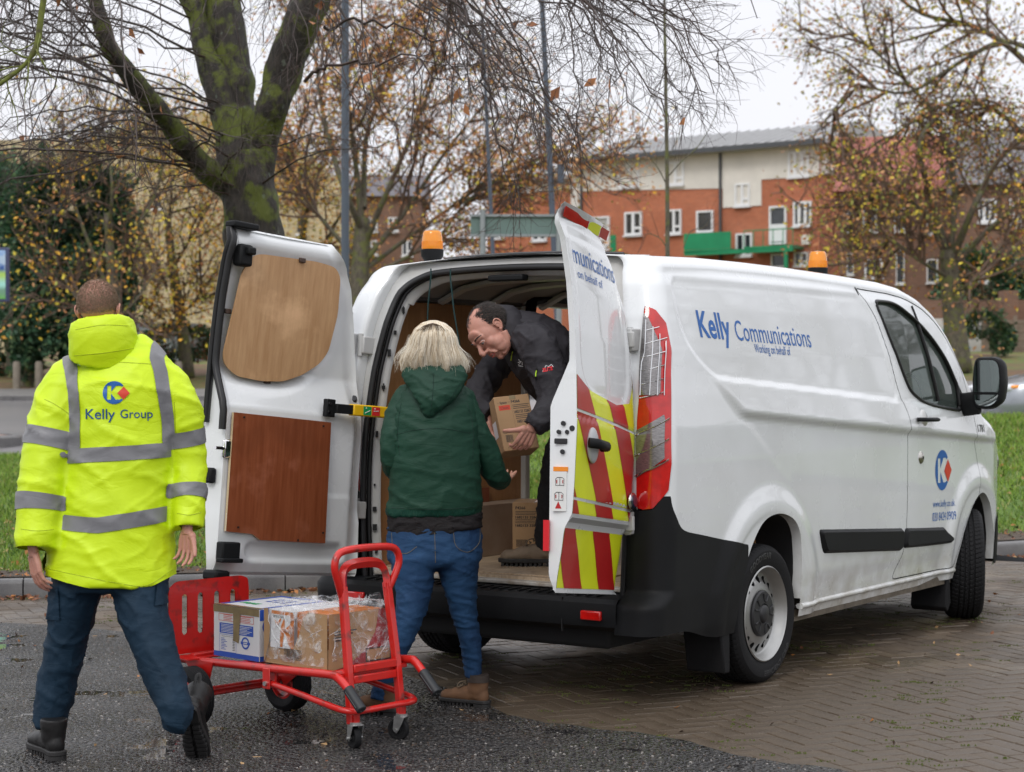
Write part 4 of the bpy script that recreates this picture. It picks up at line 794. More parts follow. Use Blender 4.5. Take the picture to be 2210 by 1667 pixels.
for s_ in (-1, 1):
    pl = [(1.32, .95), (1.78, 1.30), (2.15, 1.40), (2.8, 1.41), (2.85, .95)]; obj('side_window', MB().prism([(x, s_ * (.83 - (z - .95) * .36), z) for x, z in pl], (0, s_ * .012, 0)), M_cglass, ca_)
    pl = [(2.93, .95), (2.93, 1.41), (3.5, 1.34), (3.8, 1.05), (3.75, .95)]; obj('side_window', MB().prism([(x, s_ * (.83 - (z - .95) * .36), z) for x, z in pl], (0, s_ * .012, 0)), M_cglass, ca_)
    for x in (.85, 3.55):
        wl_ = obj('wheel', MB().lathe([(.0, .03), (.2, .03), (.21, .06), (.3, .07), (.32, .04), (.32, -.12), (.2, -.14)], 28, Matrix.Translation((x, s_ * .80, .31)) @ Matrix.Rotation(-s_ * PI / 2, 4, 'X')), M_rubber, ca_, smooth=40)
        obj('wheel_rim', MB().lathe([(0, .075), (.06, .07), (.07, .045), (.2, .065)], 20, Matrix.Translation((x, s_ * .80, .31)) @ Matrix.Rotation(-s_ * PI / 2, 4, 'X')), M_silver, wl_)
        obj('wheel_arch', MB().lathe([(.33, .085), (.38, .09), (.385, .02)], 28, Matrix.Translation((x, s_ * .80, .33)) @ Matrix.Rotation(-s_ * PI / 2, 4, 'X')), M_black, ca_)
    obj('headlight', MB().sphere((.22, s_ * .62, .70), (.24, .16, .075), 14, 8), mat('headlight', (.6, .62, .65), .08, spec=.8), ca_, smooth=180)
    obj('indicator', MB().sphere((.34, s_ * .74, .72), (.17, .07, .045), 12, 7), mat('amber_lens', (.8, .28, .03), .15), ca_, smooth=180)
obj('windscreen', MB().prism([(1.2, -.66, .965), (1.72, -.58, 1.34), (1.72, .58, 1.34), (1.2, .66, .965)], (-.015, 0, .02)), M_cglass, ca_); obj('grille', MB().box((-.005, 0, .52), (.03, .8, .14)), M_black, ca_)

# trees and hedge standing to the right of the picture, mirrored in the van's side
bare = [([W(782, 500, 50) + Vector((0, 0, 0)), W(740, 400, 50), W(700, 260, 50), W(690, 120, 50)], .16, .04), ([W(785, 450, 50), W(800, 300, 50), W(830, 180, 50), W(860, 40, 50)], .16, .04), ([W(790, 520, 50), W(860, 400, 50), W(940, 280, 50)], .15, .04)]
bt = tree('bare_tree', 'bare tree out of the picture on the right, mirrored in the van side', [gz(775, 50), W(775, 640, 50), W(778, 560, 50), W(782, 450, 50)], [.34, .26, .24, .17], bare, [(12, 2.6, 5, .13, .03, .05, 4, .7), (7, 1.4, 4, .16, .0, .026, 3, .7), (4, .7, 3, .2, -.02, .016, 3, .8)], 0, 0, None, None, 61, group='bare trees right of the picture')
spots = [(20, 22), (26, 27), (31, 20), (24, 36), (34, 30)]
for i, (x, y) in enumerate(spots):
    o = bt if i == 0 else copy_tree(bt); o.location = (x, y, .5); o.rotation_euler[2] = i * 1.3; o['label'] = 'bare tree out of the picture on the right, ' + ['nearest of the five', 'in the middle of the five', 'outermost of the near ones', 'farthest back', 'in the outer corner'][i]
bushy('side_hedge', 'long clipped hedge out of the picture on the right', (33, 28, .4), [((27, 20, 1.3), (3, 3, 1.4), .33), ((31, 27, 1.3), (3, 3.5, 1.5), .34), ((34, 35, 1.3), (3, 4, 1.4), .33)], 9000, .22, 62, cat='hedge')
# ================================================================ THE VAN
VO = (.428, 9.544, 0); VA = R(90 - 33.953); VF = Frame(VO, VA)
def dirt_white(n, l, v, b):
    c = mixc(n, l, mrange(n, l, nnoise(n, l, v, 1.3, 6), .4, .75), (.75, .77, .78), (.66, .675, .67))
    s_ = n.new('ShaderNodeSeparateXYZ'); l.new(v, s_.inputs[0]); low = mrange(n, l, s_.outputs[2], .62, .30, 0, 1)
    m_ = n.new('ShaderNodeMath'); m_.operation = 'MULTIPLY'; l.new(low, m_.inputs[0]); l.new(mrange(n, l, nnoise(n, l, v, 9, 6), .3, .75), m_.inputs[1])
    c = mixc(n, l, m_.outputs[0], c, (.34, .31, .25)); l.new(c, b.inputs['Base Color']); b.inputs['Roughness'].default_value = .22; b.inputs['Coat Weight'].default_value = .8; b.inputs['Coat Roughness'].default_value = .03
    l.new(mrange(n, l, nnoise(n, l, v, 3, 5), .3, .8, .2, .36), b.inputs['Roughness'])
M_van = matn('white_van_paint', dirt_white)
M_vin = mat('white_inner_paint', (.55, .56, .57), .35, c2=(.44, .43, .40), vs=4, coat=.2)
M_clad = mat('black_cladding', (.009, .0095, .0105), .55, spec=.22, var=.25, vs=4, bump=.0005, bs=500); M_gap = mat('gap_shadow', (.012, .012, .013), .8); M_seal = mat('rubber_seal', (.015, .015, .016), .38)
M_red = mat('red_lens', (.52, .008, .006), .08, coat=1, var=.25, vs=20); M_clear = mat('clear_lens', (.26, .25, .25), .12, metal=.7, var=.5, vs=60, stretch=(1, 1, 5)); M_chrome = mat('chrome', (.7, .7, .7), .08, metal=1.)
def ply_net(c1, c2, ax=(14, 14, 1.0), rough=.5):
    def f(n, l, v, b):
        mp = n.new('ShaderNodeMapping'); mp.inputs['Scale'].default_value = ax; l.new(v, mp.inputs[0])
        c = mixc(n, l, mrange(n, l, nnoise(n, l, mp.outputs[0], 3, 7, .65), .35, .68), c1, c2); c = mixc(n, l, mrange(n, l, nnoise(n, l, v, 5, 5), .56, .75, 0, .5), c, tuple(min(1, k * 1.5 + .06) for k in c2))
        c = mixc(n, l, mrange(n, l, nnoise(n, l, v, 2.2, 3), .55, .75, 0, .5), c, tuple(k * .5 for k in c1)); l.new(c, b.inputs['Base Color']); b.inputs['Roughness'].default_value = rough
    return f
M_ply = matn('plywood', ply_net((.42, .235, .11), (.54, .33, .17))); M_plyd = matn('dark_plywood', ply_net((.20, .05, .018), (.29, .085, .035), rough=.3)); M_plyo = matn('wall_plywood', ply_net((.33, .16, .06), (.42, .22, .095)))
M_plyf = matn('floor_plywood', ply_net((.30, .21, .13), (.50, .39, .27), (2, 20, 2))); M_plye = mat('ply_edge', (.58, .45, .28), .7)
van = empty('delivery_van', VO, VA, 'white panel van with both rear doors open, seen from behind on the block paving', 'van')
Zt = [.25, .34, .5, .8, 1.1, 1.25, 1.4, 1.6, 1.8, 1.9, 1.96, 2.05]; Yt = [.945, .962, .975, .982, .985, .980, .967, .940, .895, .865, .835, .76]
roofpx = [(1395, 548), (1500, 555), (1600, 565), (1700, 577), (1800, 592), (1890, 607), (1930, 618), (1970, 640), (2000, 668), (2030, 710), (2060, 770), (2085, 822)]
rz = []
for u, v in roofpx:
    yy = .765
    for _ in range(6): q_ = VF.on(u, v, 1, -yy); yy = float(np.interp(q_.z - .06, Zt, Yt)) - .05
    rz.append(q_); RX = [-1.2, -.9] + [p.x for p in rz[1:]] + [3.05, 3.25, 3.5, 3.7, 3.85, 3.96]; RZ = [2.035, 2.035] + [p.z for p in rz[1:]] + [1.285, 1.225, 1.12, .98, .80, .62]
def zroof(x): return np.interp(x, RX, RZ)
arch_r = [(.350, .10), (.356, .45), (.348, .60), (.312, .71), (.225, .785), (.07, .818), (-.08, .79), (-.19, .70), (-.27, .58), (-.33, .42), (-.37, .10)]
arch_f = [(2.49, .10), (2.52, .32), (2.60, .47), (2.70, .60), (2.86, .73), (3.02, .77), (3.17, .70), (3.26, .56), (3.31, .40), (3.32, .10)]
arch_r = [tuple(p) for p in catmull(arch_r, 4)]; arch_f = [tuple(p) for p in catmull(arch_f, 4)]
panel = rounded([(-.842, 1.925), (1.372, 1.925), (1.50, 1.80), (1.652, 1.352), (.464, 1.426), (-.50, 1.478), (-.73, 1.60), (-.80, 1.72)], [.06, .05, .12, .07, .3, .08, .2, .2], 6)
def side_d(X, Z):
    """pressed features of the side, outward positive"""
    d = np.zeros_like(X); p = sdpoly(np.c_[X.ravel(), Z.ravel()], panel).reshape(X.shape); d -= .011 * sstep(.016, -.016, p)
    zA = 1.479 - .061 * (X + .555); zB = 1.325 - .0635 * (X + .324); zB = np.where(X > 1.741, 1.194 - .061 * (X - 1.741), zB)
    st = sstep(-.03, .06, X - (-.555 + (1.479 - Z) * 1.5)); st = st * (1 - .9 * sstep(2.9, 3.6, X))
    t = (Z - zB) / (zA - zB); up = sstep(1.06, 1.0, t) * .006 + np.clip(1 - t, 0, 1) * .016; below = (.022) * sstep(-.26, 0, t) - .004 * sstep(-3, -.3, t) * sstep(0, -.35, t)
    d += st * np.where(t > 0, up, below) * (Z < zA + .02)
    for cx, cz in ((0, .36), (2.92, .35)):
        r_ = np.hypot(X - cx, (Z - cz) * (1.0 if cx == 0 else 1.0)); d += .020 * sstep(.62, .50, r_) * (Z > .2) - .006 * sstep(.475, .445, r_)
    d += .006 * np.exp(-((Z - (.53 - .012 * X)) / .02) ** 2) * sstep(.55, .8, X) * sstep(2.5, 2.3, X) * 0
    d -= .010 * sstep(.50, .40, Z) * sstep(.4, .6, X) * sstep(2.5, 2.3, X); return d
def side_surface(left=False, full=True):
    cols = [(-.93, .20), (-.99, .197), (-1.02, .19), (-1.02, .15), (-1.02, .11)] + [(-1.02 + .10 * (1 - math.cos(a)), .10 * (1 - math.sin(a)) ** 1.0) for a in np.linspace(.0, PI / 2, 11)][0:]
    cols = [(x, y) for x, y in cols] + [(x, 0.) for x in np.arange(-.905, 3.96, .0165 if not left else .05)] + [(3.96, 0.)]
    V = []; nz = 115 if not left else 40
    for xi, yo in cols:
        zr_ = float(zroof(xi)); zs = zr_ - .075; plan = float(np.interp(xi, [-1.02, 1.9, 2.5, 2.95, 3.3, 3.55, 3.75, 3.88, 3.96], [1, 1, .99, .972, .945, .88, .76, .60, .30]))
        if xi > 2.0: plan2 = 1.
        zb = .285 + .03 * float(sstep(3.2, 3.9, xi)) + .06 * float(sstep(-.5, -.8, xi)); zz = np.linspace(zb, zs, nz); pts = []
        for z in zz: pts.append([xi, np.interp(z, Zt, Yt), z])
        pts = np.array(pts); y0 = pts[-1, 1]; dy = .10
        for a in np.linspace(0, PI / 2, 9)[1:]: pts = np.vstack([pts, [xi, y0 - dy * (1 - math.cos(a)), zs + (zr_ - zs) * math.sin(a)]])
        ye = pts[-1, 1]
        for f in (.75, .5, .25, 0): pts = np.vstack([pts, [xi, ye * f, zr_ + .028 * (1 - f * f)]])
        y = pts[:, 1]; k = len(zz)
        if not left or full:
            d = side_d(pts[:k, 0], pts[:k, 2]); y[:k] += d * (yo < .09)
        ys = (y - 0) * plan * (1 - yo / .98 * np.clip(y / .6, 0, 1)); z = pts[:, 2]
        lean = np.interp(z, [.3, .47, .53, 1.2, 1.5, 1.75, 1.9, 2.02, 2.07], [-.085, -.085, 0, 0, .02, .06, .11, .19, .22]); w_ = np.clip((.0 - xi) / 1.02, 0, 1) ** 1.5
        x = pts[:, 0] + lean * np.where(z < .53, np.clip((-.45 - xi) / .5, 0, 1), w_); V.append(np.stack([x, ys if left else -ys, z], 1))
    V = np.array(V); w, h = V.shape[:2]; idx = np.arange(w * h).reshape(w, h); a, b, c, d = idx[:-1, :-1].ravel(), idx[1:, :-1].ravel(), idx[1:, 1:].ravel(), idx[:-1, 1:].ravel()
    T = np.concatenate([np.stack([a, b, c], 1), np.stack([a, c, d], 1)]);
    if left: T = T[:, ::-1]
    du = np.gradient(V, axis=0); dv = np.gradient(V, axis=1); N = np.cross(du, dv); N /= np.maximum(np.linalg.norm(N, axis=2), 1e-9)[..., None]
    if left: N = -N
    return np.concatenate([V.reshape(-1, 3), N.reshape(-1, 3)], 1), T
SV, ST = side_surface()
def cut(V, T, poly, keep_in, off=0.): return clip(V, T, sdpoly(V[:, [0, 2]], poly) - off, keep_in)
def mk(name, V, T, m, parent, inset=0., **k):
    P = V[:, :3] + V[:, 3:6] * inset if inset else V[:, :3]; return obj(name, tri_mesh(name, P, T, V[:, 3:6]), m, parent, **k)
A, TA = cut(SV, ST, arch_r, False); A, TA = cut(A, TA, arch_f, False)
door_poly = [(1.365, 1.968), (1.507, 1.824), (1.60, 1.56), (1.653, 1.39), (1.755, 1.259), (1.742, .635), (1.709, .508), (1.576, .359), (2.40, .352), (2.49, .352), (2.56, .44), (2.66, .58), (2.80, .70), (2.943, .765), (2.944, .955), (2.869, 1.10), (2.84, 1.26)]
apil = [(float(x), float(zroof(x)) - .072) for x in np.linspace(2.72, 1.5, 14)]; door_poly = door_poly + apil; door_poly = rounded(door_poly, [.02, .1, .1, .08, .08, .06, .06, .05, .03, .03, 0, 0, 0, .02, .05, .05, .03] + [0] * 14, 4)
bump_poly = [(-1.3, .955), (-.965, .955), (-.955, .90), (-.90, .815), (-.84, .79), (-.711, .770), (-.252, .690), (-.25, .2), (-1.3, .2)]; bump_poly = rounded(bump_poly, [0, 0, .03, .06, .06, .1, 0, 0, 0], 4)
win_poly = [(1.55, 1.905), (1.80, 1.905), (1.93, 1.872), (2.12, 1.80), (2.31, 1.70), (2.47, 1.572), (2.60, 1.43), (2.61, 1.285), (2.52, 1.285), (2.06, 1.325), (1.86, 1.385), (1.79, 1.43), (1.655, 1.65)]
win_poly = rounded(win_poly, [.05, .1, .1, .1, .1, .1, .03, .03, .1, .2, .1, .1, .3], 4)
lamp_px = [(1393, 656), (1412, 660), (1428, 680), (1441, 716), (1448, 800), (1450, 1050), (1441, 1070), (1424, 1090), (1400, 1106), (1377, 1105), (1377, 950), (1380, 892), (1392, 868)]
rest, TR = cut(A, TA, door_poly, False, .003); dr, TD = cut(A, TA, door_poly, True, -.003)
# rear lamp and bumper are cut out of the same pressed surface, by height and by distance along the corner
def corner_s(V):   # distance along the section round the rear corner, 0 at the gutter
    return np.where(V[:, 0] < -.9, V[:, 0] + 1.1, V[:, 0] + 1.1) - 0
def lamp_field(V):
    z = V[:, 2]; y = -V[:, 1]; x = V[:, 0]; s_ = (y - .80) + (x + 1.02 - np.interp(z, [1.2, 1.5, 1.75, 1.9], [0, .02, .06, .11]))
    e1 = np.interp(z, [.92, .98, 1.1, 1.60, 1.72, 1.78, 1.80], [.14, .215, .235, .225, .18, .10, .03]); e0 = np.interp(z, [.9, 1.3, 1.38, 1.8], [.035, .035, .04, .035]); zlo = np.interp(s_, [0, .12, .24], [.885, .90, 1.0]); zlo2 = zlo
    return np.maximum.reduce([s_ - e1, e0 - s_, zlo2 - z, z - 1.802, x + .75])
lf = lamp_field(rest); body1, TB1 = clip(rest, TR, lf - .002, False); lamp, TLm = clip(rest, TR, lf + .002, True)
sdb = lambda V: sdpoly(V[:, [0, 2]], bump_poly)
bumper, TBu = clip(body1, TB1, sdb(body1), True); body2, TB2 = clip(body1, TB1, sdb(body1), False)
mk('body_side', body2, TB2, M_van, van)
mk('rear_bumper_corner', bumper, TBu, M_clad, van, .005)
fd = lambda V: sdpoly(V[:, [0, 2]], win_poly)
dr2, TD2 = clip(dr, TD, fd(dr), False); gl, TG = clip(dr, TD, fd(dr) + .004, True); door = mk('front_door', dr2, TD2, M_van, van)
M_glass = mat('tinted_glass', (.62, .78, .70), .02, trans=.92, ior=1.3, spec=.8, coat=.5)
mk('window_glass', gl, TG, M_glass, door, -.012)
# dark liner 2 cm behind every panel gap
lin, TLi = cut(SV, ST, [(-.98, .42), (-.98, 1.9), (1.35, 1.95), (1.9, 1.92), (2.4, 1.6), (2.9, 1.2), (3.3, 1.05), (3.5, .42)], True); lin, TLi = clip(lin, TLi, sdpoly(lin[:, [0, 2]], win_poly) - .04, False)
for a_ in (arch_r, arch_f): lin, TLi = cut(lin, TLi, a_, False, .03)
mk('inner_liner', lin, TLi, M_gap, van, -.03)
# frame and divider of the side window
vb = bvh_of(SV, ST)
def on_side(x, z, off=0.):
    h = vb.ray_cast(Vector((x, -1.6, z)), Vector((0, 1, 0)), 2); p = h[0] if h[0] is not None else Vector((x, -.9, z)); return p + Vector((0, -off, 0))
m = MB(); m.tube([on_side(x, z, -.001) for x, z in win_poly], (.011, .014), 6, closed=True); obj('window_frame', m, M_seal, door, smooth=80)
a = VF.on(1979.6, 664.7, 1, -.90); b = VF.on(2024, 869, 1, -.96); m = MB(); m.tube([on_side(a.x + (b.x - a.x) * t, a.z + .01 + (b.z - a.z) * t, -.004) for t in np.linspace(0, 1, 8)], (.013, .013), 6); obj('window_bar', m, M_seal, door, smooth=80)
pw_ = [(2.42, 1.60), (2.63, 1.42), (2.80, 1.25), (2.62, 1.262), (2.615, 1.40), (2.50, 1.535)]; V3, T3 = poly_tris(pw_); decal('pillar_trim', V3, T3, (0, -1.3, 0), (1, 0, 0), (0, 0, 1), M_clad, door, vb, .006, .05)
# side mouldings
def pad(px, name, parent, m=M_clad, th=.022):
    P = [(lambda q: (q.x, q.z))(VF.on(u, v, 1, -.975)) for u, v in px]; P = rounded(P, .025, 4); n_ = len(P); cx = sum(p[0] for p in P) / n_; cz = sum(p[1] for p in P) / n_; mb = MB(); o = [on_side(x, z, -.004) for x, z in P]
    q = [on_side(x + (cx - x) * .0 + (-.018 if x > cx else .018) * (abs(x - cx) > .0), z + (-.018 if z > cz else .018), th) for x, z in P]
    mb.add([tuple(p) for p in o + q], [(i, (i + 1) % n_, n_ + (i + 1) % n_, n_ + i) for i in range(n_)] + [tuple(range(n_, 2 * n_))]); return obj(name, mb, m, parent, smooth=30)
pad([(1765, 1142), (1947, 1139), (1945, 1190), (1775, 1196)], 'side_moulding', van); pad([(1951, 1139), (2040, 1137), (2053, 1172), (1949, 1185)], 'side_moulding', door)
# handle, lock, fuel / fender details
hp = on_side(1.96, 1.238); ho = empty('door_handle', hp, 0, parent=door)
m = MB(); m.tube([(-.115, -.005, .004), (-.10, -.038, .004), (0, -.046, .002), (.10, -.038, 0), (.115, -.005, 0)], (.012, .020), 10); obj('grip', m, M_clad, ho, smooth=60)
m = MB(); m.sphere((0, .018, 0), (.075, .028, .062), 20, 10); obj('handle_recess', m, M_van, ho, smooth=180)
lp = on_side(1.948, 1.023); m = MB(); m.lathe([(0, .014), (.016, .014), (.03, .008), (.037, 0)], 20, Matrix.Translation(lp) @ Matrix.Rotation(PI / 2, 4, 'X')); lk = obj('deadlock', m, mat('brushed_steel', (.5, .48, .44), .25, metal=1), door, smooth=60)
obj('keyhole', MB().box((lp.x, lp.y - .016, lp.z), (.004, .004, .014)), M_gap, lk)
obj('seam_line', MB().tube([on_side(1.372, 1.93, .0005), on_side(1.36, 1.975, .0005)], .003, 5), M_gap, van)
m = MB(); m.tube([on_side(x, .335 - .0 * x, -.006) for x in np.linspace(.37, 2.5, 20)], (.016, .022), 8); obj('sill', m, M_van, van, smooth=80)
m = MB(); m.box((1.44, -.915, .285), (2.15, .05, .055)); obj('underside_flange', m, mat('dirty_underbody', (.12, .10, .075), .8, var=.4, vs=20), van)
# wheel arch lips, wheel houses
def lip(poly, name):
    P = [p for p in poly if p[1] > .30]; m = MB(); rows = []
    for off, sc in ((.0, 0), (-.05, 0), (-.42, 0)):
        rows.append([tuple(on_side(x, z) + Vector((0, -off, 0))) for x, z in P])
    m.grid(rows[:2]); obj(name + '_lip', m, M_van, van, smooth=80); m = MB(); m.grid(rows[1:]); o_ = rows[2]; m.add([(x, y, z) for x, y, z in o_], [tuple(range(len(o_)))]); obj(name, m, M_gap, van, smooth=80)
lip(arch_r, 'rear_wheel_arch'); lip(arch_f, 'front_wheel_arch')
# left side with the open sliding-door hole, roof
LV, LT = side_surface(True, False)
slide = rounded([(.42, .50), (.42, 1.90), (1.42, 1.90), (1.42, .50)], .08, 4); lbody, LTB = cut(LV, LT, slide, False); lbody, LTB = cut(lbody, LTB, arch_r, False); lbody, LTB = cut(lbody, LTB, arch_f, False)
llf = lamp_field(lbody * [1, -1, 1, 1, 1, 1]); lb2, LT2 = clip(lbody, LTB, llf - .002, False); ll, LTL = clip(lbody, LTB, llf + .002, True); lbu, LTU = clip(lb2, LT2, sdb(lb2), True); lb3, LT3 = clip(lb2, LT2, sdb(lb2), False)
lb3, LT3 = cut(lb3, LT3, win_poly, False); mk('body_side', lb3, LT3, M_van, van); mk('rear_bumper_corner', lbu, LTU, M_clad, van, .005)
wl2, TW2 = cut(LV, LT, win_poly, True); mk('window_glass', wl2, TW2, M_glass, van, -.01)
sl = LV.copy(); sl, TS = cut(sl, LT, rounded([(.43 - 1.06, .52), (.43 - 1.06, 1.88), (1.40 - 1.06, 1.88), (1.40 - 1.06, .52)], .08, 4), True); mk('sliding_door', sl, TS, M_van, van, .065)
# lamps
def make_lamp(V, T, name, flip=1):
    L = mk(name, V, T, M_red, van, .006); z = V[:, 2]; y = -V[:, 1] * flip; x = V[:, 0]; s_ = (y - .80) + (x + 1.02 - np.interp(z, [1.2, 1.5, 1.75, 1.9], [0, .02, .06, .11]))
    f1 = np.maximum.reduce([np.interp(z, [1.32, 1.75], [.045, .035]) - s_, s_ - np.interp(z, [1.3, 1.6, 1.75], [.155, .155, .06]), 1.40 - z, z - 1.76]); q, tq = clip(V, T, f1, True); w1 = mk('clear_lens', q, tq, M_clear, L, .012)
    f2 = np.maximum.reduce([.02 - s_, s_ - .185, (1.03 + (s_ - .03) * .6) - z, z - (1.24 + (s_ - .03) * .5)]); q, tq = clip(V, T, f2, True); w2 = mk('reversing_lens', q, tq, M_clear, L, .012)
    return L
make_lamp(lamp, TLm, 'tail_lamp'); 
lL = mk('tail_lamp', ll, LTL, M_red, van, .006)
# chrome grid in the upper right lamp
cm = MB()
def lamp_pt(s_, z, off=.014):
    xo = float(np.interp(z, [1.2, 1.5, 1.75, 1.9], [0, .02, .06, .11])); 
    r_ = .1; yb_ = float(np.interp(z, Zt, Yt)) * (1 - .10 / .98); s0 = yb_ - .80
    d = Vector((1, 1, 0)).normalized() if s_ > s0 else Vector((1, .1, 0)).normalized(); h = None
    org = Vector((-1.02 + xo + max(0, (s_ - s0)) * .62, -(.80 + min(s_, s0) + max(0, s_ - s0) * .62), z)) - d * .3; h = vb.ray_cast(org, d, .8); p = h[0] if h[0] is not None else org + d * .3; return p - d * off
for q in (.05, .085, .12, .155): cm.tube([lamp_pt(q - .012 * max(0, (z - 1.6) / .15), z) for z in np.linspace(1.40, 1.735 - (q - .05) * .9, 8)], .0028, 4)
for z in (1.40, 1.46, 1.52, 1.58, 1.64, 1.70): cm.tube([lamp_pt(q, z + (q - .1) * .25) for q in np.linspace(.048, .158 if z < 1.66 else .11, 6)], .0022, 4)
for z in (1.04, 1.13, 1.22): cm.tube([lamp_pt(q, z + (q - .03) * .5) for q in np.linspace(.032, .188, 7)], .0035, 4)
obj('lamp_grid', cm, M_chrome, van, smooth=60)
# rear frame between the body and the door opening
op_in = [(.735, .50), (.748, .83), (.735, 1.17), (.695, 1.51), (.650, 1.74), (.600, 1.90), (.50, 1.972), (.36, 1.995), (0, 2.005)]
opn = [(y, z) for y, z in op_in] + [(-y, z) for y, z in op_in[-2::-1]]; opn = [tuple(p) for p in catmull([(y, z) for y, z in opn], 5)]
def rear_x(z): return float(-.955 + np.interp(z, [1.2, 1.5, 1.75, 1.9, 2.02], [0, .02, .06, .11, .19]))
def rear_out(y, z):
    zz = min(max(z, .50), 2.0); yy = float(np.interp(zz, Zt, Yt)) * (1 - .20 / .98)
    return yy, zz
rows = [[], [], []]
for y, z in opn:
    s_ = 1 if y >= 0 else -1
    if z < 1.86: yo, zo = rear_out(y, z)[0], z
    else:
        t = (z - 1.86) / (2.005 - 1.86); f = min(1, abs(y) / .62); yo = .70 * f if t > .15 else .70; yo = min(.705, max(abs(y) * 1.13, .0)); zo = 2.045 if abs(y) < .55 else 2.045 - .17 * ((abs(y) - .55) / .1) ; zo = max(zo, z + .02)
    rows[0].append((rear_x(zo) + .0 - .0, s_ * yo, zo)); rows[1].append((rear_x(z) - .004, y + s_ * .012, z + .006)); rows[2].append((rear_x(z) + .03, y, z))
fr = MB(); fr.grid(rows); fo = obj('rear_door_frame', fr, [M_vin, M_clad], van, smooth=60)
for p in fo.data.polygons:
    if p.center.z < .86: p.material_index = 1
m = MB(); m.tube([(rear_x(z) - .012, y, z) for y, z in opn], (.017, .013), 8, cap=True); m.tube([(rear_x(z) + .02, y * .985, z - .006) for y, z in opn], (.012, .011), 8, cap=True); obj('door_seal', m, M_seal, van, smooth=80)
# jambs with their slots
jm = MB(); r1 = [(rear_x(z) + .03, y, z) for y, z in opn]; r2 = [(rear_x(z) + .055, y * .95 if abs(y) > .45 else y * .96, z - (.035 if z > 1.85 else 0)) for y, z in opn]; r3 = [(rear_x(z) + .075, y * .945 if abs(y) > .45 else y * .955, z - (.04 if z > 1.85 else 0)) for y, z in opn]
jm.grid([r1, r2, r3]); jo = obj('door_jamb', jm, M_vin, van, smooth=60)
for s_ in (1, -1):
    for z, w_, h_ in ((1.81, .004, .04), (1.81, .012, .03), (1.70, .012, .02), (1.60, .014, .035), (1.43, .005, .04), (1.43, .016, .018), (1.20, .012, .03), (1.20, .006, .008), (.95, .008, .01), (.83, .018, .022), (.74, .02, .03), (.62, .014, .018)):
        yy = float(np.interp(z, [p[1] for p in op_in], [p[0] for p in op_in])); dx = .026 + .010 * ((z * 37) % 1); obj('jamb_slot', MB().box((rear_x(z) + dx + .012, s_ * (yy * .966 - .002), z), (w_, .02, h_), rz=s_ * R(-48)), M_gap, jo)
# interior
inn = empty('cargo_bay', (0, 0, 0), parent=van)
obj('floor_board', MB().box((.33, 0, .536), (2.42, 1.5, .018)), M_plyf, inn); obj('floor_lip', MB().box((-.905, 0, .520), (.06, 1.42, .02)), mat('worn_white', (.5, .5, .48), .5, c2=(.2, .15, .1), vs=14), inn, bevel=.006)
obj('loose_board', MB().box((-.55, .02, .549), (.62, 1.05, .006), rz=R(3)), M_plyf, inn)
def wall_panel(x0, x1, z0, z1, name='wall_board', m=M_plyo, y=.735, th=.012): return obj(name, MB().box(((x0 + x1) / 2, y, (z0 + z1) / 2), (x1 - x0, th, z1 - z0)), m, inn)
wall_panel(-.87, .41, .546, 1.86); wall_panel(-.80, 1.5, .546, 1.86, y=-.735); obj('lower_board', MB().box((-.36, .717, .72), (.85, .02, .34)), M_plyd, inn)
obj('wheel_box', MB().box((.02, .64, .68), (.76, .17, .265)), mat('scuffed_ply', (.24, .16, .11), .7, c2=(.34, .26, .20), vs=5), inn); obj('wheel_box', MB().box((.02, -.64, .68), (.76, .17, .265)), M_plyd, inn)
m = MB(); rr_ = []
for y in np.linspace(-.75, .75, 13): rr_.append([(x, y, 1.965 + .03 * (1 - (y / .75) ** 2) - .09 * (abs(y) / .75) ** 6) for x in np.linspace(-.74, 1.5, 10)])
m.grid(rr_); obj('roof_lining', m, mat('lining_grey', (.30, .30, .30), .7), inn, smooth=60)
for x in (-.35, .1, .6, 1.1): m = MB(); m.tube([(x, y, 1.945 + .03 * (1 - (y / .75) ** 2) - .10 * (abs(y) / .75) ** 6) for y in np.linspace(-.72, .72, 11)], (.018, .035), 6); obj('roof_bow', m, M_vin, inn, smooth=60)
obj('upper_rail', MB().box((-.19, .738, 1.90), (1.2, .03, .06)), mat('grey_trim', (.12, .12, .12), .6), inn)
obj('bulkhead', MB().box((1.52, 0, 1.24), (.02, 1.5, 1.42)), M_vin, inn); dh = MB(); dh.tube([(.43, .70, 1.80), (.45, .70, 1.90), (.62, .70, 1.935), (1.42, .70, 1.93)], (.035, .05), 8); obj('door_rail_cover', dh, M_clad, inn, smooth=60)
m = MB(); m.box((.43, .75, 1.2), (.05, .10, 1.35)); m.box((1.41, .75, 1.2), (.05, .10, 1.35)); m.box((.92, .75, 1.90), (1.0, .10, .05)); obj('door_post', m, M_vin, inn, bevel=.008)
for a_, b_ in ((VF.on(930, 598, 1, .3), VF.on(922, 720, 1, .33)), (VF.on(972, 600, 1, .15), VF.on(992, 745, 1, .1))):
    m = MB(); m.tube([a_ + Vector((0, 0, .04)), a_, a_ * .5 + b_ * .5 + Vector((.0, .006, 0)), b_, b_ - Vector((0, -.02, .25))], .0035, 5); obj('hanging_cord', m, mat('green_cord', (.006, .035, .035), .7), inn, smooth=60)
obj('roof_latch', MB().box((-.77, .02, 1.955), (.06, .20, .03)), M_clad, inn, bevel=.008)
obj('chassis', MB().box((1.2, 0, .33), (4.3, 1.3, .16)), M_gap, van, bevel=.02); obj('axle', MB().cyl((0, -.75, .33), (0, .75, .33), .05, 12), M_gap, van)
obj('cab_floor', MB().box((2.3, 0, .52), (1.5, 1.6, .1)), M_gap, van)
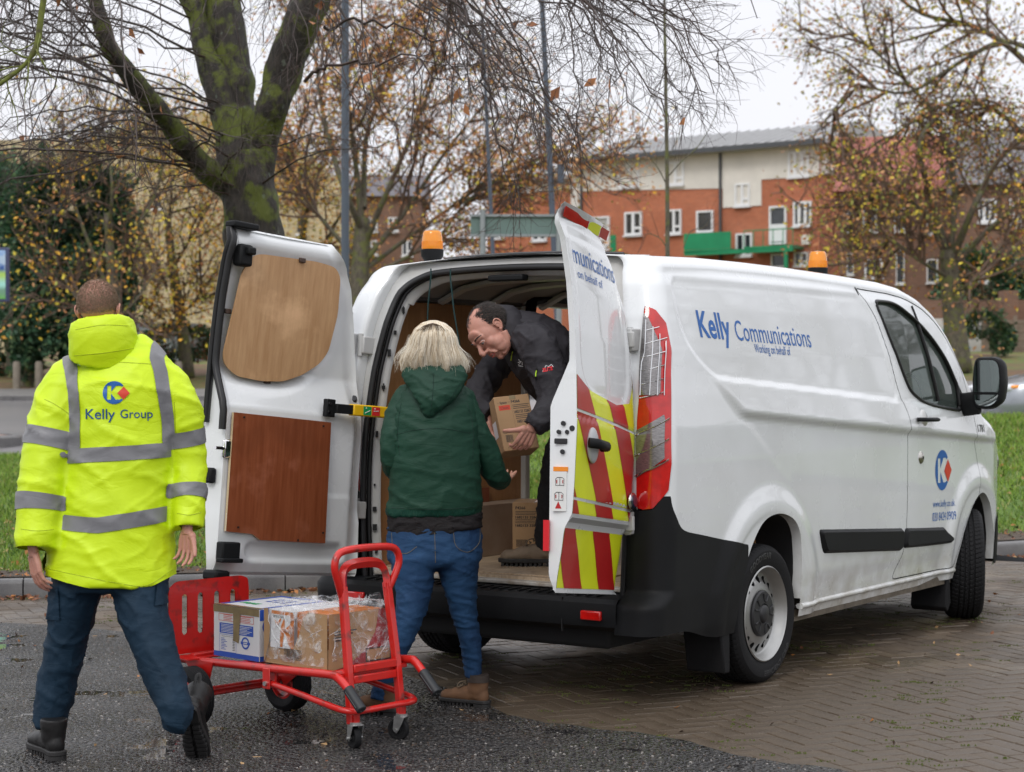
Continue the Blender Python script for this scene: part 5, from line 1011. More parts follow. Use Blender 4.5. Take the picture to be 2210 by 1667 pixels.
for y in (-.42, .42):
    s_ = obj('seat', MB().box((1.95, y, .98), (.5, .5, .2)), M_gap, van, bevel=.05); obj('seat_back', MB().box((1.72, y, 1.32), (.16, .48, .62)), M_gap, s_, bevel=.05); obj('head_rest', MB().box((1.72, y, 1.70), (.1, .26, .16)), M_gap, s_, bevel=.03)
obj('dashboard', MB().box((2.62, 0, 1.12), (.35, 1.6, .26)), M_gap, van, bevel=.06); m = MB(); m.tube([(2.36 + .06 * math.sin(t), -.42 + .19 * math.cos(t), 1.28 + .17 * math.sin(t)) for t in np.linspace(0, 2 * PI, 24)[:-1]], .014, 6, closed=True); obj('steering_wheel', m, M_gap, van, smooth=60)
# windscreen and front trims (beyond the visible side)
m = MB(); rws = []
for x in np.linspace(2.02, 2.92, 12): rws.append([(x, y, float(zroof(x)) + .034 * (1 - (y / .8) ** 2) + .004) for y in np.linspace(-.66, .66, 9)])
m.grid(rws); obj('windscreen', m, mat('windscreen_glass', (.02, .025, .03), .03, spec=.9), van, smooth=60)
obj('front_bumper', MB().prism([(3.45, -.90, .30), (3.72, -.78, .30), (3.90, -.55, .30), (3.97, 0, .30), (3.90, .55, .30), (3.72, .78, .30), (3.45, .90, .30)], (0, 0, .26)), M_clad, van, bevel=.03)
fb = [(3.315, .30), (3.32, .60), (3.50, .63), (3.62, .55), (3.62, .30)]; V3, T3 = poly_tris(fb); decal('front_corner_trim', V3, T3, (0, -1.3, 0), (1, 0, 0), (0, 0, 1), M_clad, van, vb, .008, .04)
for s_ in (-1, 1): obj('headlamp', MB().sphere((3.60, s_ * .72, .93), (.17, .13, .13), 14, 8), M_clear, van, smooth=180)
obj('front_grille', MB().box((3.90, 0, .72), (.06, .9, .22)), M_clad, van, bevel=.02)
# rear bumper centre with step
prof = [(-.90, .505), (-1.02, .503), (-1.095, .498), (-1.113, .478), (-1.118, .42), (-1.105, .375), (-1.06, .35), (-.90, .35)]
ysb = np.linspace(-.785, .785, 30); m = MB(); m.grid([[(x - .018 * (1 - (y / .79) ** 2), y, z) for x, z in prof] for y in ysb]); bmp = obj('rear_bumper', m, M_clad, van, smooth=30)
for k in range(26):
    y = -.66 + k * .052; obj('step_rib', MB().box((-1.03, y, .5065), (.10, .012, .006)), M_clad, bmp)
for y in (-.47, .47): obj('bumper_seam', MB().box((-1.118, y * 1.08, .42), (.012, .004, .15)), M_gap, bmp); obj('reflector', MB().box((-1.128, -.665 if y < 0 else .665, .425), (.02, .105, .042)), M_red, bmp, bevel=.006)
# roof beacons
def beacon(x, y, z):
    b = empty('roof_beacon', (x, y, z), parent=van); b.scale = (.72, .72, .74); m = MB(); m.lathe([(0, -.02), (.055, -.02), (.055, .01), (.062, .02), (.078, .045), (.08, .085), (.074, .09), (0, .09)], 30); obj('beacon_base', m, M_clad, b, smooth=40)
    m = MB(); m.lathe([(.071, .09), (.073, .10), (.071, .17), (.066, .185), (.066, .20), (.055, .215), (0, .222)], 40); L_ = obj('amber_lens', m, mat('amber_beacon', (.95, .33, .01), .12, coat=.8, trans=.25, ior=1.4), b, smooth=40)
    for k in range(36): a_ = 2 * PI * k / 36; L_ and None
    m = MB()
    for k in range(40): a_ = 2 * PI * k / 40; m.box((.0735 * math.cos(a_), .0735 * math.sin(a_), .118), (.003, .004, .05), rz=a_)
    obj('lens_ribs', m, MATS['amber_beacon'], b); m = MB(); m.cyl((0, 0, .09), (0, 0, .19), .03, 10); obj('lamp_core', m, mat('amber_core', (.9, .45, .05), .3), b)
p = VF.on(1765, 575, 1, -.45); beacon(p.x, -.45, float(zroof(p.x)) + .015); p = VF.on(933, 553, 0, -.62); beacon(-.62, p.y, 2.055)
# black roof gutter strip above the opening
m = MB(); m.tube([(rear_x(2.02) + .03, y, 2.067 - .03 * (y / .7) ** 2) for y in np.linspace(-.60, .42, 12)], (.012, .012), 6); obj('header_strip', m, M_seal, van, smooth=60)
m = MB(); m.grid([[(-.76, y, 2.047 - .02 * (y / .7) ** 2) for y in np.linspace(-.72, .72, 13)], [(-.70, y, 2.063 - .02 * (y / .7) ** 2) for y in np.linspace(-.72, .72, 13)]]); obj('roof_edge', m, M_van, van, smooth=60)
# door mirror
mo_ = empty('door_mirror', (2.66, -1.10, 1.36), parent=door)
mpx = [(2108, 772), (2150, 772), (2160, 785), (2163, 830), (2157, 868), (2140, 882), (2112, 883), (2100, 872), (2098, 820), (2102, 782)]
MP = [VF.on(u, v, 0, 2.60) for u, v in mpx]; MP = [(p.y + 1.10, p.z - 1.36) for p in MP]; MP = rounded(MP, .03, 3); nM = len(MP); cy_ = sum(p[0] for p in MP) / nM; cz_ = sum(p[1] for p in MP) / nM
m = MB(); L3 = []
for dx, sc in ((-.062, .93), (-.055, 1.0), (0, 1.03), (.06, .95), (.10, .7), (.11, .3)): L3.append([(dx, cy_ + (y - cy_) * sc, cz_ + (z - cz_) * sc) for y, z in MP])
m.grid(L3, closed=True); m.add([L3[0][i] for i in range(nM)], [tuple(range(nM))]); m.add(L3[-1], [tuple(range(nM))]); obj('mirror_shell', m, M_clad, mo_, smooth=50)
zs_ = sorted(p[1] for p in MP); zlo, zhi = zs_[0], zs_[-1]; split = zlo + (zhi - zlo) * .30
M_mir = mat('mirror_glass', (.55, .62, .62), .02, metal=1.)
for nm, f in (('mirror_glass', lambda z: z > split + .006), ('wide_angle_glass', lambda z: z < split - .006)):
    V3, T3 = poly_tris([(cy_ + (y - cy_) * .86, cz_ + (z - cz_) * .90) for y, z in MP]); V3, T3 = subdiv(V3, T3, .03); s_ = V3[:, 1] - split; V3, T3 = clip(V3, T3, s_ - .008 if nm == 'mirror_glass' else s_ + .008, nm != 'mirror_glass')
    P = np.stack([np.full(len(V3), -.066), V3[:, 0], V3[:, 1]], 1); obj(nm, tri_mesh(nm, P, T3[:, ::-1], smooth=False), M_mir, mo_)
m = MB(); m.tube([(-.02, .03, -.03), (-.01, .10, -.04), (.0, .19, -.05)], (.07, .032), 10); obj('mirror_arm', m, M_clad, mo_, smooth=50)
# mud flaps
obj('mud_flap', MB().prism([(-.42, -.965, .52), (-.38, -.965, .50), (-.375, -.965, .10), (-.43, -.965, .10), (-.47, -.965, .30)], (0, .20, 0)), M_rubber, van, bevel=.008)
obj('mud_flap', MB().prism([(2.47, -.955, .33), (2.43, -.955, .30), (2.40, -.955, .12), (2.44, -.955, .09), (2.49, -.955, .14)], (0, .22, 0)), M_rubber, van, bevel=.008)
m = MB(); m.tube([(-.30 + .0 * t, -.985, .66 - t * .34) for t in np.linspace(0, 1, 5)], (.006, .006), 5)
# ---------------------------------------------------------------- wheels
M_steel = mat('silver_steel', (.36, .36, .35), .36, metal=.75, var=.12, vs=8); M_cap = mat('hub_black', (.02, .02, .022), .45)
def make_wheel():
    w = empty('wheel', (0, 0, 0)); R0 = .337
    prof = [(.225, .085), (.232, .098), (.25, .104), (.285, .110), (.305, .108), (.320, .098), (.330, .085)]; nt = 180; rows = []
    tread = []
    for y in np.linspace(.085, -.085, 45):
        g_ = 0
        for gy in (-.045, -.015, .015, .045):
            if abs(y - gy) < .0042: g_ = .008
        tread.append((y, g_))
    full = [(r_, y, 0) for r_, y in prof] + [(R0 - .006 * (abs(y) / .085) ** 3, y, g_) for y, g_ in tread] + [(r_, -y, 0) for r_, y in prof[::-1]]
    for i, (r_, y, g_) in enumerate(full):
        row = []
        for j in range(nt * 2):
            a_ = 2 * PI * j / (nt * 2); rr = r_ - g_
            if 6 <= i <= len(full) - 7 and g_ == 0:
                ph = j + (2 if y > 0 else 0) + abs(y) * 60
                if int(ph) % 5 == 0: rr -= .0045
            row.append((rr * math.cos(a_), -y, rr * math.sin(a_)))   # outer face towards -y
        rows.append(row)
    m = MB(); m.grid(rows, closed=True); ty = obj('tyre', m, M_rubber, w, smooth=25)
    m = MB(); rings = [(.232, .103), (.226, .107), (.222, .100), (.212, .092), (.205, .060), (.196, .052)]; m.lathe(rings, 56, Matrix.Rotation(PI / 2, 4, 'X')); rim = obj('rim', m, M_steel, w, smooth=50)
    # steel disc with its ring of holes
    nr, na = 22, 192; rr = np.linspace(.198, .085, nr); aa = np.linspace(0, 2 * PI, na, endpoint=False); V = []
    for r_ in rr:
        y = np.interp(r_, [.085, .115, .15, .175, .198], [.072, .074, .066, .050, .052])
        for a_ in aa: V.append((r_ * math.cos(a_), -y, r_ * math.sin(a_), a_, r_))
    V = np.array(V); idx = np.arange(nr * na).reshape(nr, na); a_, b_, c_, d_ = idx[:-1].ravel(), np.roll(idx, -1, 1)[:-1].ravel(), np.roll(idx, -1, 1)[1:].ravel(), idx[1:].ravel(); T = np.concatenate([np.stack([a_, b_, c_], 1), np.stack([a_, c_, d_], 1)])
    hole = np.full(len(V), 1e9)
    for k in range(16):
        a0 = 2 * PI * (k + .5) / 16; c_ = np.array([.168 * math.cos(a0), .168 * math.sin(a0)]); d_ = V[:, [0, 2]] - c_; rad = d_ @ np.array([math.cos(a0), math.sin(a0)]); tan = d_ @ np.array([-math.sin(a0), math.cos(a0)]); hole = np.minimum(hole, np.hypot(rad / .021, tan / .0165) - 1)
    V2, T2 = clip(V, T, hole, False); obj('wheel_disc', tri_mesh('wheel_disc', V2[:, :3], T2), M_steel, rim)
    m = MB(); m.lathe([(.0, .04), (.19, .04)], 40, Matrix.Rotation(PI / 2, 4, 'X')); obj('disc_shadow', m, M_gap, rim)
    m = MB(); m.lathe([(.112, .070), (.112, .083), (.105, .090), (.05, .094), (.045, .087), (.04, .100), (.034, .104), (0, .105)], 48, Matrix.Rotation(PI / 2, 4, 'X')); hc = obj('hub_cap', m, M_cap, w, smooth=40)
    m = MB()
    for k in range(5):
        a0 = 2 * PI * k / 5 + .3; m.tube([(r_ * math.cos(a0 + q), -.093, r_ * math.sin(a0 + q)) for r_, q in ((.098, -.26), (.062, -.2), (.058, 0), (.062, .2), (.098, .26))], .0045, 5)
    obj('cap_relief', m, M_cap, hc, smooth=60)
    m = MB(); m.lathe([(0, -.02), (.19, -.02), (.2, -.08)], 32, Matrix.Rotation(PI / 2, 4, 'X')); obj('brake_plate', m, M_gap, w)
    for txt, a0, span, bold in (('GOODYEAR', 2.05, .85, .02), ('EFFICIENT GRIP', -.95, 1.05, 0)):
        V3, T3 = text_mesh(txt, 1, bold); V3, T3 = subdiv(V3, T3, .25); x = V3[:, 0] / V3[:, 0].max(); z = V3[:, 1] / .73; ang = a0 + span / 2 - x * span if a0 > 0 else a0 - span / 2 + x * span
        r_ = (.268 + .030 * z) if a0 > 0 else (.298 - .026 * z); P = np.stack([r_ * np.cos(ang), -np.interp(r_, [.25, .285, .305], [.104, .110, .108]) - .0015, r_ * np.sin(ang)], 1); obj('tyre_lettering', tri_mesh('tl', P, T3, smooth=False), mat('tyre_letter', (.05, .05, .052), .45), ty)
    return w
W0 = make_wheel(); W0.parent = van; W0.location = (0, -.862, .336); W0.rotation_euler = (0, R(12), 0)
w2 = copy_tree(W0, van); w2.location = (2.933, -.862, .336); w2.rotation_euler = (0, R(40), R(25))
w3 = copy_tree(W0, van); w3.location = (0, .862, .336); w3.rotation_euler = (0, 0, PI); w4 = copy_tree(W0, van); w4.location = (2.933, .862, .336); w4.rotation_euler = (0, 0, PI + R(25))

# ---------------------------------------------------------------- rear doors (open)
NZ = [.48, .50, .58, .69, .775, .825, .84, .98, 1.2, 1.4, 1.58, 1.77, 1.96, 2.03, 2.06, 2.09, 2.115]; NN = [-.088, -.086, -.078, -.060, -.050, -.022, -.016, -.008, 0, -.005, -.012, -.028, -.060, -.088, -.09, -.075, -.045]
def dn(z): return np.interp(z, NZ, NN)
def thick(z, s_=None): return np.interp(z, [1.28, 1.46, 1.9, 2.02, 2.10], [.118, .034, .03, .03, .006]) if z > 1.28 else (.122 + float(dn(z))) * float(np.interp(z, [.53, .58], [.45, 1]))
DW = .79
def hinge_s(z): return np.interp(z, [.5, 1.2, 1.5, 1.75, 1.9, 2.0, 2.08], [.012, .0, .03, .085, .135, .20, .28])
class Door:
    """frame: x runs from the hinge to the free edge, y is the outward side (signed), z up"""
    def __init__(s, side, opened):
        s.side = side; hx, hy = -1.0, (.795 if side > 0 else .825) * side; a = (PI if side < 0 else PI) ; th = R(opened)
        d = Vector((-math.sin(th), (-side) * math.cos(th), 0)); s.root = bpy.data.objects.new('rear_door', None); col.objects.link(s.root); s.root.parent = van; s.root.location = (hx, hy, 0); ang = math.atan2(d.y, d.x); TL = R(5.0 if side > 0 else 1.8); s.root.rotation_euler = (0, -TL, ang); sh_ = Vector((1.25 * math.sin(TL) * math.cos(ang), 1.25 * math.sin(TL) * math.sin(ang), 0)); s.root.location = Vector((hx, hy, 0)) + sh_
        s.out = 1 if Vector((-math.sin(ang), math.cos(ang), 0)).dot(Vector((0, side, 0))) > 0 else -1; O = VF.wor(tuple(Vector((hx, hy, 0)) + sh_)); s.F = Frame(O, VA + ang, -TL)
    def p(s, x, z, n): return (x, s.out * n, z)
    def skin(s, inner, ns=60, nz=110, feat=None):
        ss = np.linspace(0, 1, ns); zz = np.linspace(.53 if inner else .515, 2.09 if inner else 2.10, nz); V = []
        for t in ss:
            for z in zz:
                h = float(hinge_s(z)); top = 2.115 - .035 * 0
                x = h + (DW - h) * t + (.010 if not inner else -.012) * (t > .98); n = float(dn(z)); bulge = .012 * math.sin(PI * min(1, t)) * (z > .9)
                n += bulge - .02 * max(0, 1 - t / .06) ** 2
                if inner: n -= float(thick(z)) * (1 - .55 * max(0, 1 - t / .10))
                V.append((x, n, z))
        V = np.array(V)
        if feat is not None: V[:, 1] += feat(V[:, 0], V[:, 2])
        n_ = nz; idx = np.arange(ns * nz).reshape(ns, nz); a, b, c, d = idx[:-1, :-1].ravel(), idx[1:, :-1].ravel(), idx[1:, 1:].ravel(), idx[:-1, 1:].ravel(); T = np.concatenate([np.stack([a, b, c], 1), np.stack([a, c, d], 1)])
        V[:, 1] *= s.out
        if (s.out > 0) == (not inner): T = T[:, ::-1]
        return V, T
    def on(s, u, v, n): return s.F.on(u, v, 1, s.out * n)
def mk2(name, V, T, m, parent, **k): return obj(name, tri_mesh(name, V[:, :3], T), m, parent, **k)
def outer_feat(x, z):
    d = np.zeros_like(x); g1 = lambda zc, w: np.exp(-((z - zc) / w) ** 2)
    pp = sdpoly(np.c_[x, z], rounded([(.14, 2.0), (.10, 1.30), (.62, 1.335), (.735, 1.42), (.735, 2.0)], [.02, .25, .1, .1, .02], 5)); d -= .008 * sstep(.01, -.01, pp); d -= .004 * g1(1.235, .006) * 1 + .004 * g1(1.06 - .0, .0001) * 0
    return d
for side, opened in ((1, 98), (-1, 102.5)):
    DW = .90 if side > 0 else .79
    D = Door(side, opened); rt = D.root
    Vo, To = D.skin(False, 60, 120, outer_feat); mk2('outer_skin', Vo, To, M_van, rt)
    up_px = [(512, 590), (530, 556), (550, 549), (672, 566), (712, 578), (724, 600), (722, 680), (706, 760), (688, 786), (652, 810), (612, 824), (565, 823), (512, 812), (486, 790), (480, 765), (492, 700)]
    lo_px = [(503, 890), (713, 912), (700, 1173), (560, 1166), (543, 1153), (486, 1147)]
    if side > 0: UP = [D.on(u, v, -.07) for u, v in up_px]; UP = [(p.x, p.z) for p in UP]; LO_ = [D.on(u, v, -.135) for u, v in lo_px]; LO_ = [(p.x, p.z) for p in LO_]; upp = rounded(UP, .03, 3)
    def inner_feat(x, z):
        p = sdpoly(np.c_[x, z], upp); d = .016 * sstep(.08, .0, p) * sstep(1.05, 1.35, z) - 0.0
        q = np.maximum(np.abs(x - .42) - .26, 0); q = np.hypot(q, z - .625); d += .022 * sstep(.055, .02, q); d -= .008 * sstep(.02, 0, np.abs(z - 1.99)) * 0
        return d
    Vi, Ti = D.skin(True, 70, 130, inner_feat); mk2('inner_panel', Vi, Ti, M_vin if False else M_van, rt)
    # edges joining the skins
    m = MB()
    zz = np.linspace(.515, 2.10, 60)
    for end, xx in ((1, None), (0, None)):
        ra, rb = [], []
        for z in zz:
            h = float(hinge_s(z)); x = DW if end else h; n = float(dn(z)) - (.02 if not end else 0); zi = min(max(z, .53), 2.09); tn = float(thick(zi)) * (1 if end else .45)
            ra.append(D.p(x + (.010 if end else 0), z, n)); rb.append(D.p(x - (.012 if end else 0), zi, n - tn + (.0 if end else 0)))
        m.grid([ra, rb])
    for zc, zi in ((2.10, 2.09), (.515, .53)):
        xs_ = np.linspace(float(hinge_s(zc)), DW, 14); m.grid([[D.p(x, zc, float(dn(zc)) + .012 * 0) for x in xs_], [D.p(x, zi, float(dn(zi)) - float(thick(zi))) for x in xs_]])
    obj('door_edge', m, M_van, rt, smooth=50)
    # hinges
    for zh in (1.645, .835):
        hg = obj('hinge', MB().box((-.035, -D.out * .045, zh), (.09, .035, .085)), M_vin, rt, bevel=.006); obj('hinge_pin', MB().cyl((.005, -D.out * .035, zh - .055), (.005, -D.out * .035, zh + .055), .014, 10), M_vin, hg)
    if side > 0:
        def board(name, poly, n, th, m_):
            V3, T3 = poly_tris(poly); k = len(poly); mb = MB(); mb.prism([D.p(x, z, n) for x, z in poly], (0, -D.out * th, 0)); return obj(name, mb, m_, rt)
        vbi = bvh_of(Vi, Ti); V3, T3 = poly_tris(upp); nb = lambda z: np.interp(z, [1.36, 1.98], [-.062, -.110]); obj('upper_board', MB().add([D.p(x, z, float(nb(z))) for x, z in upp] + [D.p(x, z, float(nb(z)) + .006) for x, z in upp], [tuple(range(len(upp))), tuple(range(len(upp), 2 * len(upp)))[::-1]] + [(i, (i + 1) % len(upp), len(upp) + (i + 1) % len(upp), len(upp) + i) for i in range(len(upp))]), M_ply, rt); b2 = board('lower_board', LO_, float(dn(1.0)) - .120, .014, M_plyd)
        b2.data.materials.append(M_plye)
        for p in b2.data.polygons:
            if abs(p.normal.y) < .5: p.material_index = 1
        for u, v in ((640, 563), (715, 688), (585, 823), (495, 672)):
            q = D.on(u, v, -.075); obj('board_clip', MB().box(D.p(q.x, q.z, float(dn(q.z)) - .042), (.035, .014, .022)), mat('clip_brown', (.06, .035, .025), .5), rt, bevel=.003)
        for u, v in ((524, 901), (695, 920), (694, 1150), (511, 1138), (640, 1166)): q = D.on(u, v, -.135); obj('screw', MB().box(D.p(q.x, q.z, -.146), (.008, .004, .008)), M_gap, rt)
        # black gasket along the free edge, latches
        fe_px = [(530, 492), (508, 500), (497, 530), (484, 600), (470, 700), (455, 790), (437, 850), (430, 920)]
        G = [D.p(DW - .0 + .012, z, float(dn(z)) - float(thick(z)) - .008) for z in np.linspace(2.085, 1.17, 22)]; m = MB(); m.tube(G, (.016, .018), 8); m.tube([D.p(DW + .02, z, float(dn(z)) - .02) for z in np.linspace(2.09, 1.2, 16)], (.012, .02), 8); obj('edge_gasket', m, M_seal, rt, smooth=60)
        obj('top_bracket', MB().box(D.p(DW - .05, 2.105, -.10), (.15, .07, .03)), M_clad, rt, bevel=.008)
        q = D.on(520, 552, -.1); lt = obj('top_latch', MB().box(D.p(q.x, q.z, -.115), (.075, .06, .10)), M_clad, rt, bevel=.012); obj('latch_lever', MB().box(D.p(q.x - .012, q.z + .02, -.155), (.045, .03, .035)), M_clad, lt, bevel=.008)
        q = D.on(492, 1195, -.15); lt = obj('bottom_latch', MB().box(D.p(q.x, q.z + .01, -.15), (.105, .05, .085)), M_clad, rt, bevel=.008); obj('latch_lever', MB().box(D.p(q.x, q.z - .03, -.165), (.12, .05, .02)), M_clad, lt, bevel=.005)
        obj('corner_buffer', MB().box(D.p(DW - .01, .515, -.13), (.085, .10, .045)), M_clad, rt, bevel=.012); q = D.on(430, 945, -.12); st = obj('striker', MB().box(D.p(DW - .025, 1.085, -.128), (.05, .02, .085)), M_chrome, rt, bevel=.01); obj('striker_bolt', MB().cyl(D.p(DW - .03, 1.085, -.125), D.p(DW + .05, 1.085, -.135), .009, 8), M_chrome, st)
        q = D.on(440, 1010, -.1); obj('edge_buffer', MB().box(D.p(DW + .015, .96, -.07), (.035, .05, .07)), M_clad, rt, bevel=.01)
        # safety label
        q0 = D.on(487, 1147, -.14); q1 = D.on(510, 1108, -.14); w_, h_ = abs(q0.x - q1.x), q1.z - q0.z; lb = obj('safety_label', MB().box(D.p((q0.x + q1.x) / 2, (q0.z + q1.z) / 2, -.1365), (w_, .001, h_)), mat('label_white', (.7, .7, .68), .5), rt)
        AX, AZ = Vector((-1, 0, 0)), Vector((0, 0, 1)); OR = Vector(D.p(max(q0.x, q1.x), q0.z, -.1375)); DK = mat('print_dark', (.04, .04, .045), .6); GRN = mat('print_green', (.02, .3, .1), .6)
        V3, T3 = fit_text('CE', w_ * .4, w_ * .8, h_ * .42, h_ * .55); decal('print', V3, T3, OR, AX, AZ, GRN, lb, off=0)
        m = MB(); m.lathe([(0, 0), (w_ * .15, 0)], 16, Matrix.Translation(OR + AX * w_ * .28 + AZ * h_ * .82 + Vector((0, -D.out * .0004, 0))) @ Matrix.Rotation(PI / 2, 4, 'X')); obj('print', m, GRN, lb)
        for k in range(8): obj('print_line', MB().box(tuple(OR + AX * w_ * (.5 + .02 * (k % 3)) + AZ * h_ * (.72 - k * .035 if k < 4 else .36 - (k - 4) * .07)), (w_ * .7, .0008, h_ * .012)), DK, lb)
        # check strap: black bracket on the door, yellow sleeve running to the body
        q = D.on(712, 881, -.14); br = obj('strap_bracket', MB().box(D.p(q.x, q.z, -.135), (.055, .03, .085)), M_clad, rt, bevel=.004)
        for dz in (-.02, .02): obj('bolt', MB().cyl(D.p(q.x + .012, q.z + dz, -.150), D.p(q.x + .012, q.z + dz, -.157), .008, 8), M_chrome, br)
        P0 = VF.loc(D.F.wor((q.x - .02, D.out * -.155, q.z))); P1 = Vector((-.86, .60, 1.30)); dd_ = (P1 - P0); ar = empty('check_strap', (0, 0, 0), parent=van); ang = math.atan2(dd_.y, dd_.x); Lh = dd_.length
        M_ = Matrix.Translation((P0 + P1) / 2) @ Matrix.Rotation(ang, 4, 'Z') @ Matrix.Rotation(-math.asin(dd_.z / Lh), 4, 'Y'); obj('steel_arm', MB().box((-Lh * .30, 0, 0), (Lh * .4, .03, .045), M=M_), M_clad, ar, bevel=.004); ys_ = obj('yellow_sleeve', MB().box((Lh * .12, 0, 0), (Lh * .76, .045, .055), M=M_), mat('yellow_plastic', (.80, .48, .01), .4), ar, bevel=.006)
        sg_ = -1
        for k, (c_, x_) in enumerate((((.01, .30, .10), .0), ((.65, .03, .03), .055))): obj('strap_label', MB().box((-Lh * .06 + x_, sg_ * .0236, 0), (.05, .001, .042), M=M_), mat('strap_green' if k == 0 else 'strap_red', c_, .4), ys_)
        for k, x_ in enumerate((0, .055)):
            m = MB(); m.tube([(-Lh * .06 + x_ - .016, sg_ * .0246, -.012 + k * .012), (-Lh * .06 + x_ + .016, sg_ * .0246, .002)], .0018, 4, M=M_); m.tube([(-Lh * .06 + x_ - .012, sg_ * .0246, .012), (-Lh * .06 + x_ - .006, sg_ * .0246, .012)], .003, 4, M=M_); obj('label_mark', m, mat('label_white', (.7, .7, .68), .5), ys_)
        m = MB(); m.tube(catmull([VF.loc(D.F.wor((.05, -D.out * .06, 1.38))), Vector((-.97, .80, 1.30)), Vector((-.94, .79, 1.22)), Vector((-.90, .77, 1.25))], 5), .016, 8); obj('cable_gaiter', m, M_seal, van, smooth=60)
    else:
        vbd = bvh_of(Vo, To); AXx = Vector((-1, 0, 0)); AZ = Vector((0, 0, 1)); dirn = Vector((0, -D.out, 0)); ORG = Vector((0, D.out * .15, 0))
        # s' runs from the free edge (left in view) to the hinge
        def dk(name, V3, T3, m_, parent=rt, off=.0015, maxe=.03, org=ORG): 
            return decal(name, V3, T3, org, Vector((-1, 0, 0)), AZ, m_, parent, vbd, off, maxe, direction=dirn)
        YEL = mat('reflective_yellow', (.70, .76, .015), .35, var=.06, vs=6, coat=.4); RED = mat('reflective_red', (.42, .012, .012), .35, var=.12, vs=6, coat=.4); BLUE = mat('print_blue', (.012, .11, .38), .35)
        # chevron zones in door coordinates (x measured as -s)
        def zone(px, n=-.01): P = [D.on(u, v, n) for u, v in px]; return [(-p.x, p.z) for p in P]
        zt1 = [(-.797, 1.435), (-.62, 1.335), (-.10, 1.285), (-.03, 1.36), (-.01, 1.45), (-.008, 1.24), (-.797, 1.24)]
        zones = [[(-.797, 1.40), (-.66, 1.352), (-.30, 1.325), (-.12, 1.35), (-.055, 1.44), (-.045, 1.48), (-.03, 1.46), (-.014, 1.232), (-.797, 1.262)], [(-.797, 1.250), (-.014, 1.220), (-.014, .890), (-.797, .905)], [(-.797, .893), (-.014, .878), (-.014, .838), (-.797, .838)], [(-.797, .778), (-.02, .778), (-.02, .535), (-.797, .535)]]
        ch = empty('chevron_panel', (0, 0, 0), parent=rt)
        SL = 1.32; PER = .44
        for zi, zn in enumerate(zones):
            V3, T3 = poly_tris(zn); V3, T3 = subdiv(V3, T3, .035); dk('yellow_panel', V3, T3, YEL, ch, .0012, None)
            for k in range(-8, 14):
                # stripe k: lines x = x0 - z/slope
                f = (V3[:, 0] + V3[:, 1] / SL * 1.0); ph = (f - (.247 + k * PER)); V4, T4 = clip(V3, T3, np.abs(ph) - PER * .25, True)
                if len(T4): dk('red_stripe', V4, T4, RED, ch, .0024, None)
        V3, T3 = fit_text('munications', -.728, -.185, 1.866, 1.946, sx=.9); dk('lettering', V3, T3, BLUE, rt, .002); V3, T3 = fit_text('on behalf of', -.70, -.40, 1.808, 1.843); dk('lettering', V3, T3, BLUE, rt, .002)
        # handle in its cup, badge, ledge, high brake lamp
        m = MB(); m.sphere((0, 0, 0), (.055, .02, .075), 20, 10); hq = empty('door_handle', (.635, D.out * .012, 1.125), parent=rt); obj('handle_cup', m, mat('cup_silver', (.42, .43, .44), .4), hq, smooth=180)
        m = MB(); m.tube([(-.075, D.out * .012, 0), (-.06, D.out * .045, 0), (.06, D.out * .045, .002), (.085, D.out * .012, .004)], (.021, .014), 10); obj('grip', m, M_clad, hq, smooth=60)
        bd = empty('oval_badge', (.075, D.out * .008, .925), parent=rt); m = MB(); m.sphere((0, 0, 0), (.058, .012, .040), 24, 10); obj('badge_rim', m, M_chrome, bd, smooth=180); m = MB(); m.sphere((0, D.out * .006, 0), (.048, .010, .031), 24, 10); obj('badge_face', m, mat('badge_dark', (.012, .018, .04), .15, coat=1), bd, smooth=180)
        obj('ledge', MB().prism([D.p(.796, .834, -.018), D.p(.796, .822, -.018), D.p(.796, .784, -.050), D.p(.796, .782, -.060)], (-.785, 0, 0)), mat('ledge_silver', (.45, .46, .46), .35, metal=.2), rt)
        hl = MB(); hl.prism([D.p(.775, 2.078, -.072), D.p(.775, 2.088, -.066), D.p(.775, 2.045, -.079)], (-.30, 0, 0)); obj('high_brake_lamp', hl, M_red, rt, bevel=.003)
        obj('roof_sticker', MB().prism([D.p(.465, 2.079, -.072), D.p(.465, 2.089, -.066), D.p(.465, 2.048, -.080)], (-.14, 0, 0)), YEL, rt); obj('roof_sticker', MB().prism([D.p(.315, 2.079, -.072), D.p(.315, 2.089, -.066), D.p(.315, 2.048, -.080)], (-.10, 0, 0)), RED, rt)
        # free edge furniture, on the face that looks rearwards
        ex = DW + .0035
        for zc, dn_, r_ in ((1.20, -.060, .010), (1.165, -.042, .009), (1.165, -.078, .009), (1.085, -.058, .010), (1.18, -.02, .012)): obj('edge_bolt', MB().cyl((ex - .01, D.out * (float(dn(zc)) + dn_), zc), (ex + .006, D.out * (float(dn(zc)) + dn_), zc), r_, 10), M_cap, rt)
        obj('edge_latch', MB().box((ex, D.out * -.07, 1.128), (.012, .055, .022)), M_cap, rt, bevel=.003)
        def edge_box(name, zc, dn_, w_, h_, m_, th=.002): return obj(name, MB().box((ex - .002, D.out * (float(dn(zc)) + dn_), zc), (th + .012, w_, h_)), m_, rt)
        edge_box('orange_label', 1.015, -.062, .062, .018, mat('label_orange', (.8, .25, .02), .5)); lb = edge_box('warning_label', .925, -.062, .062, .16, MATS['label_white'])
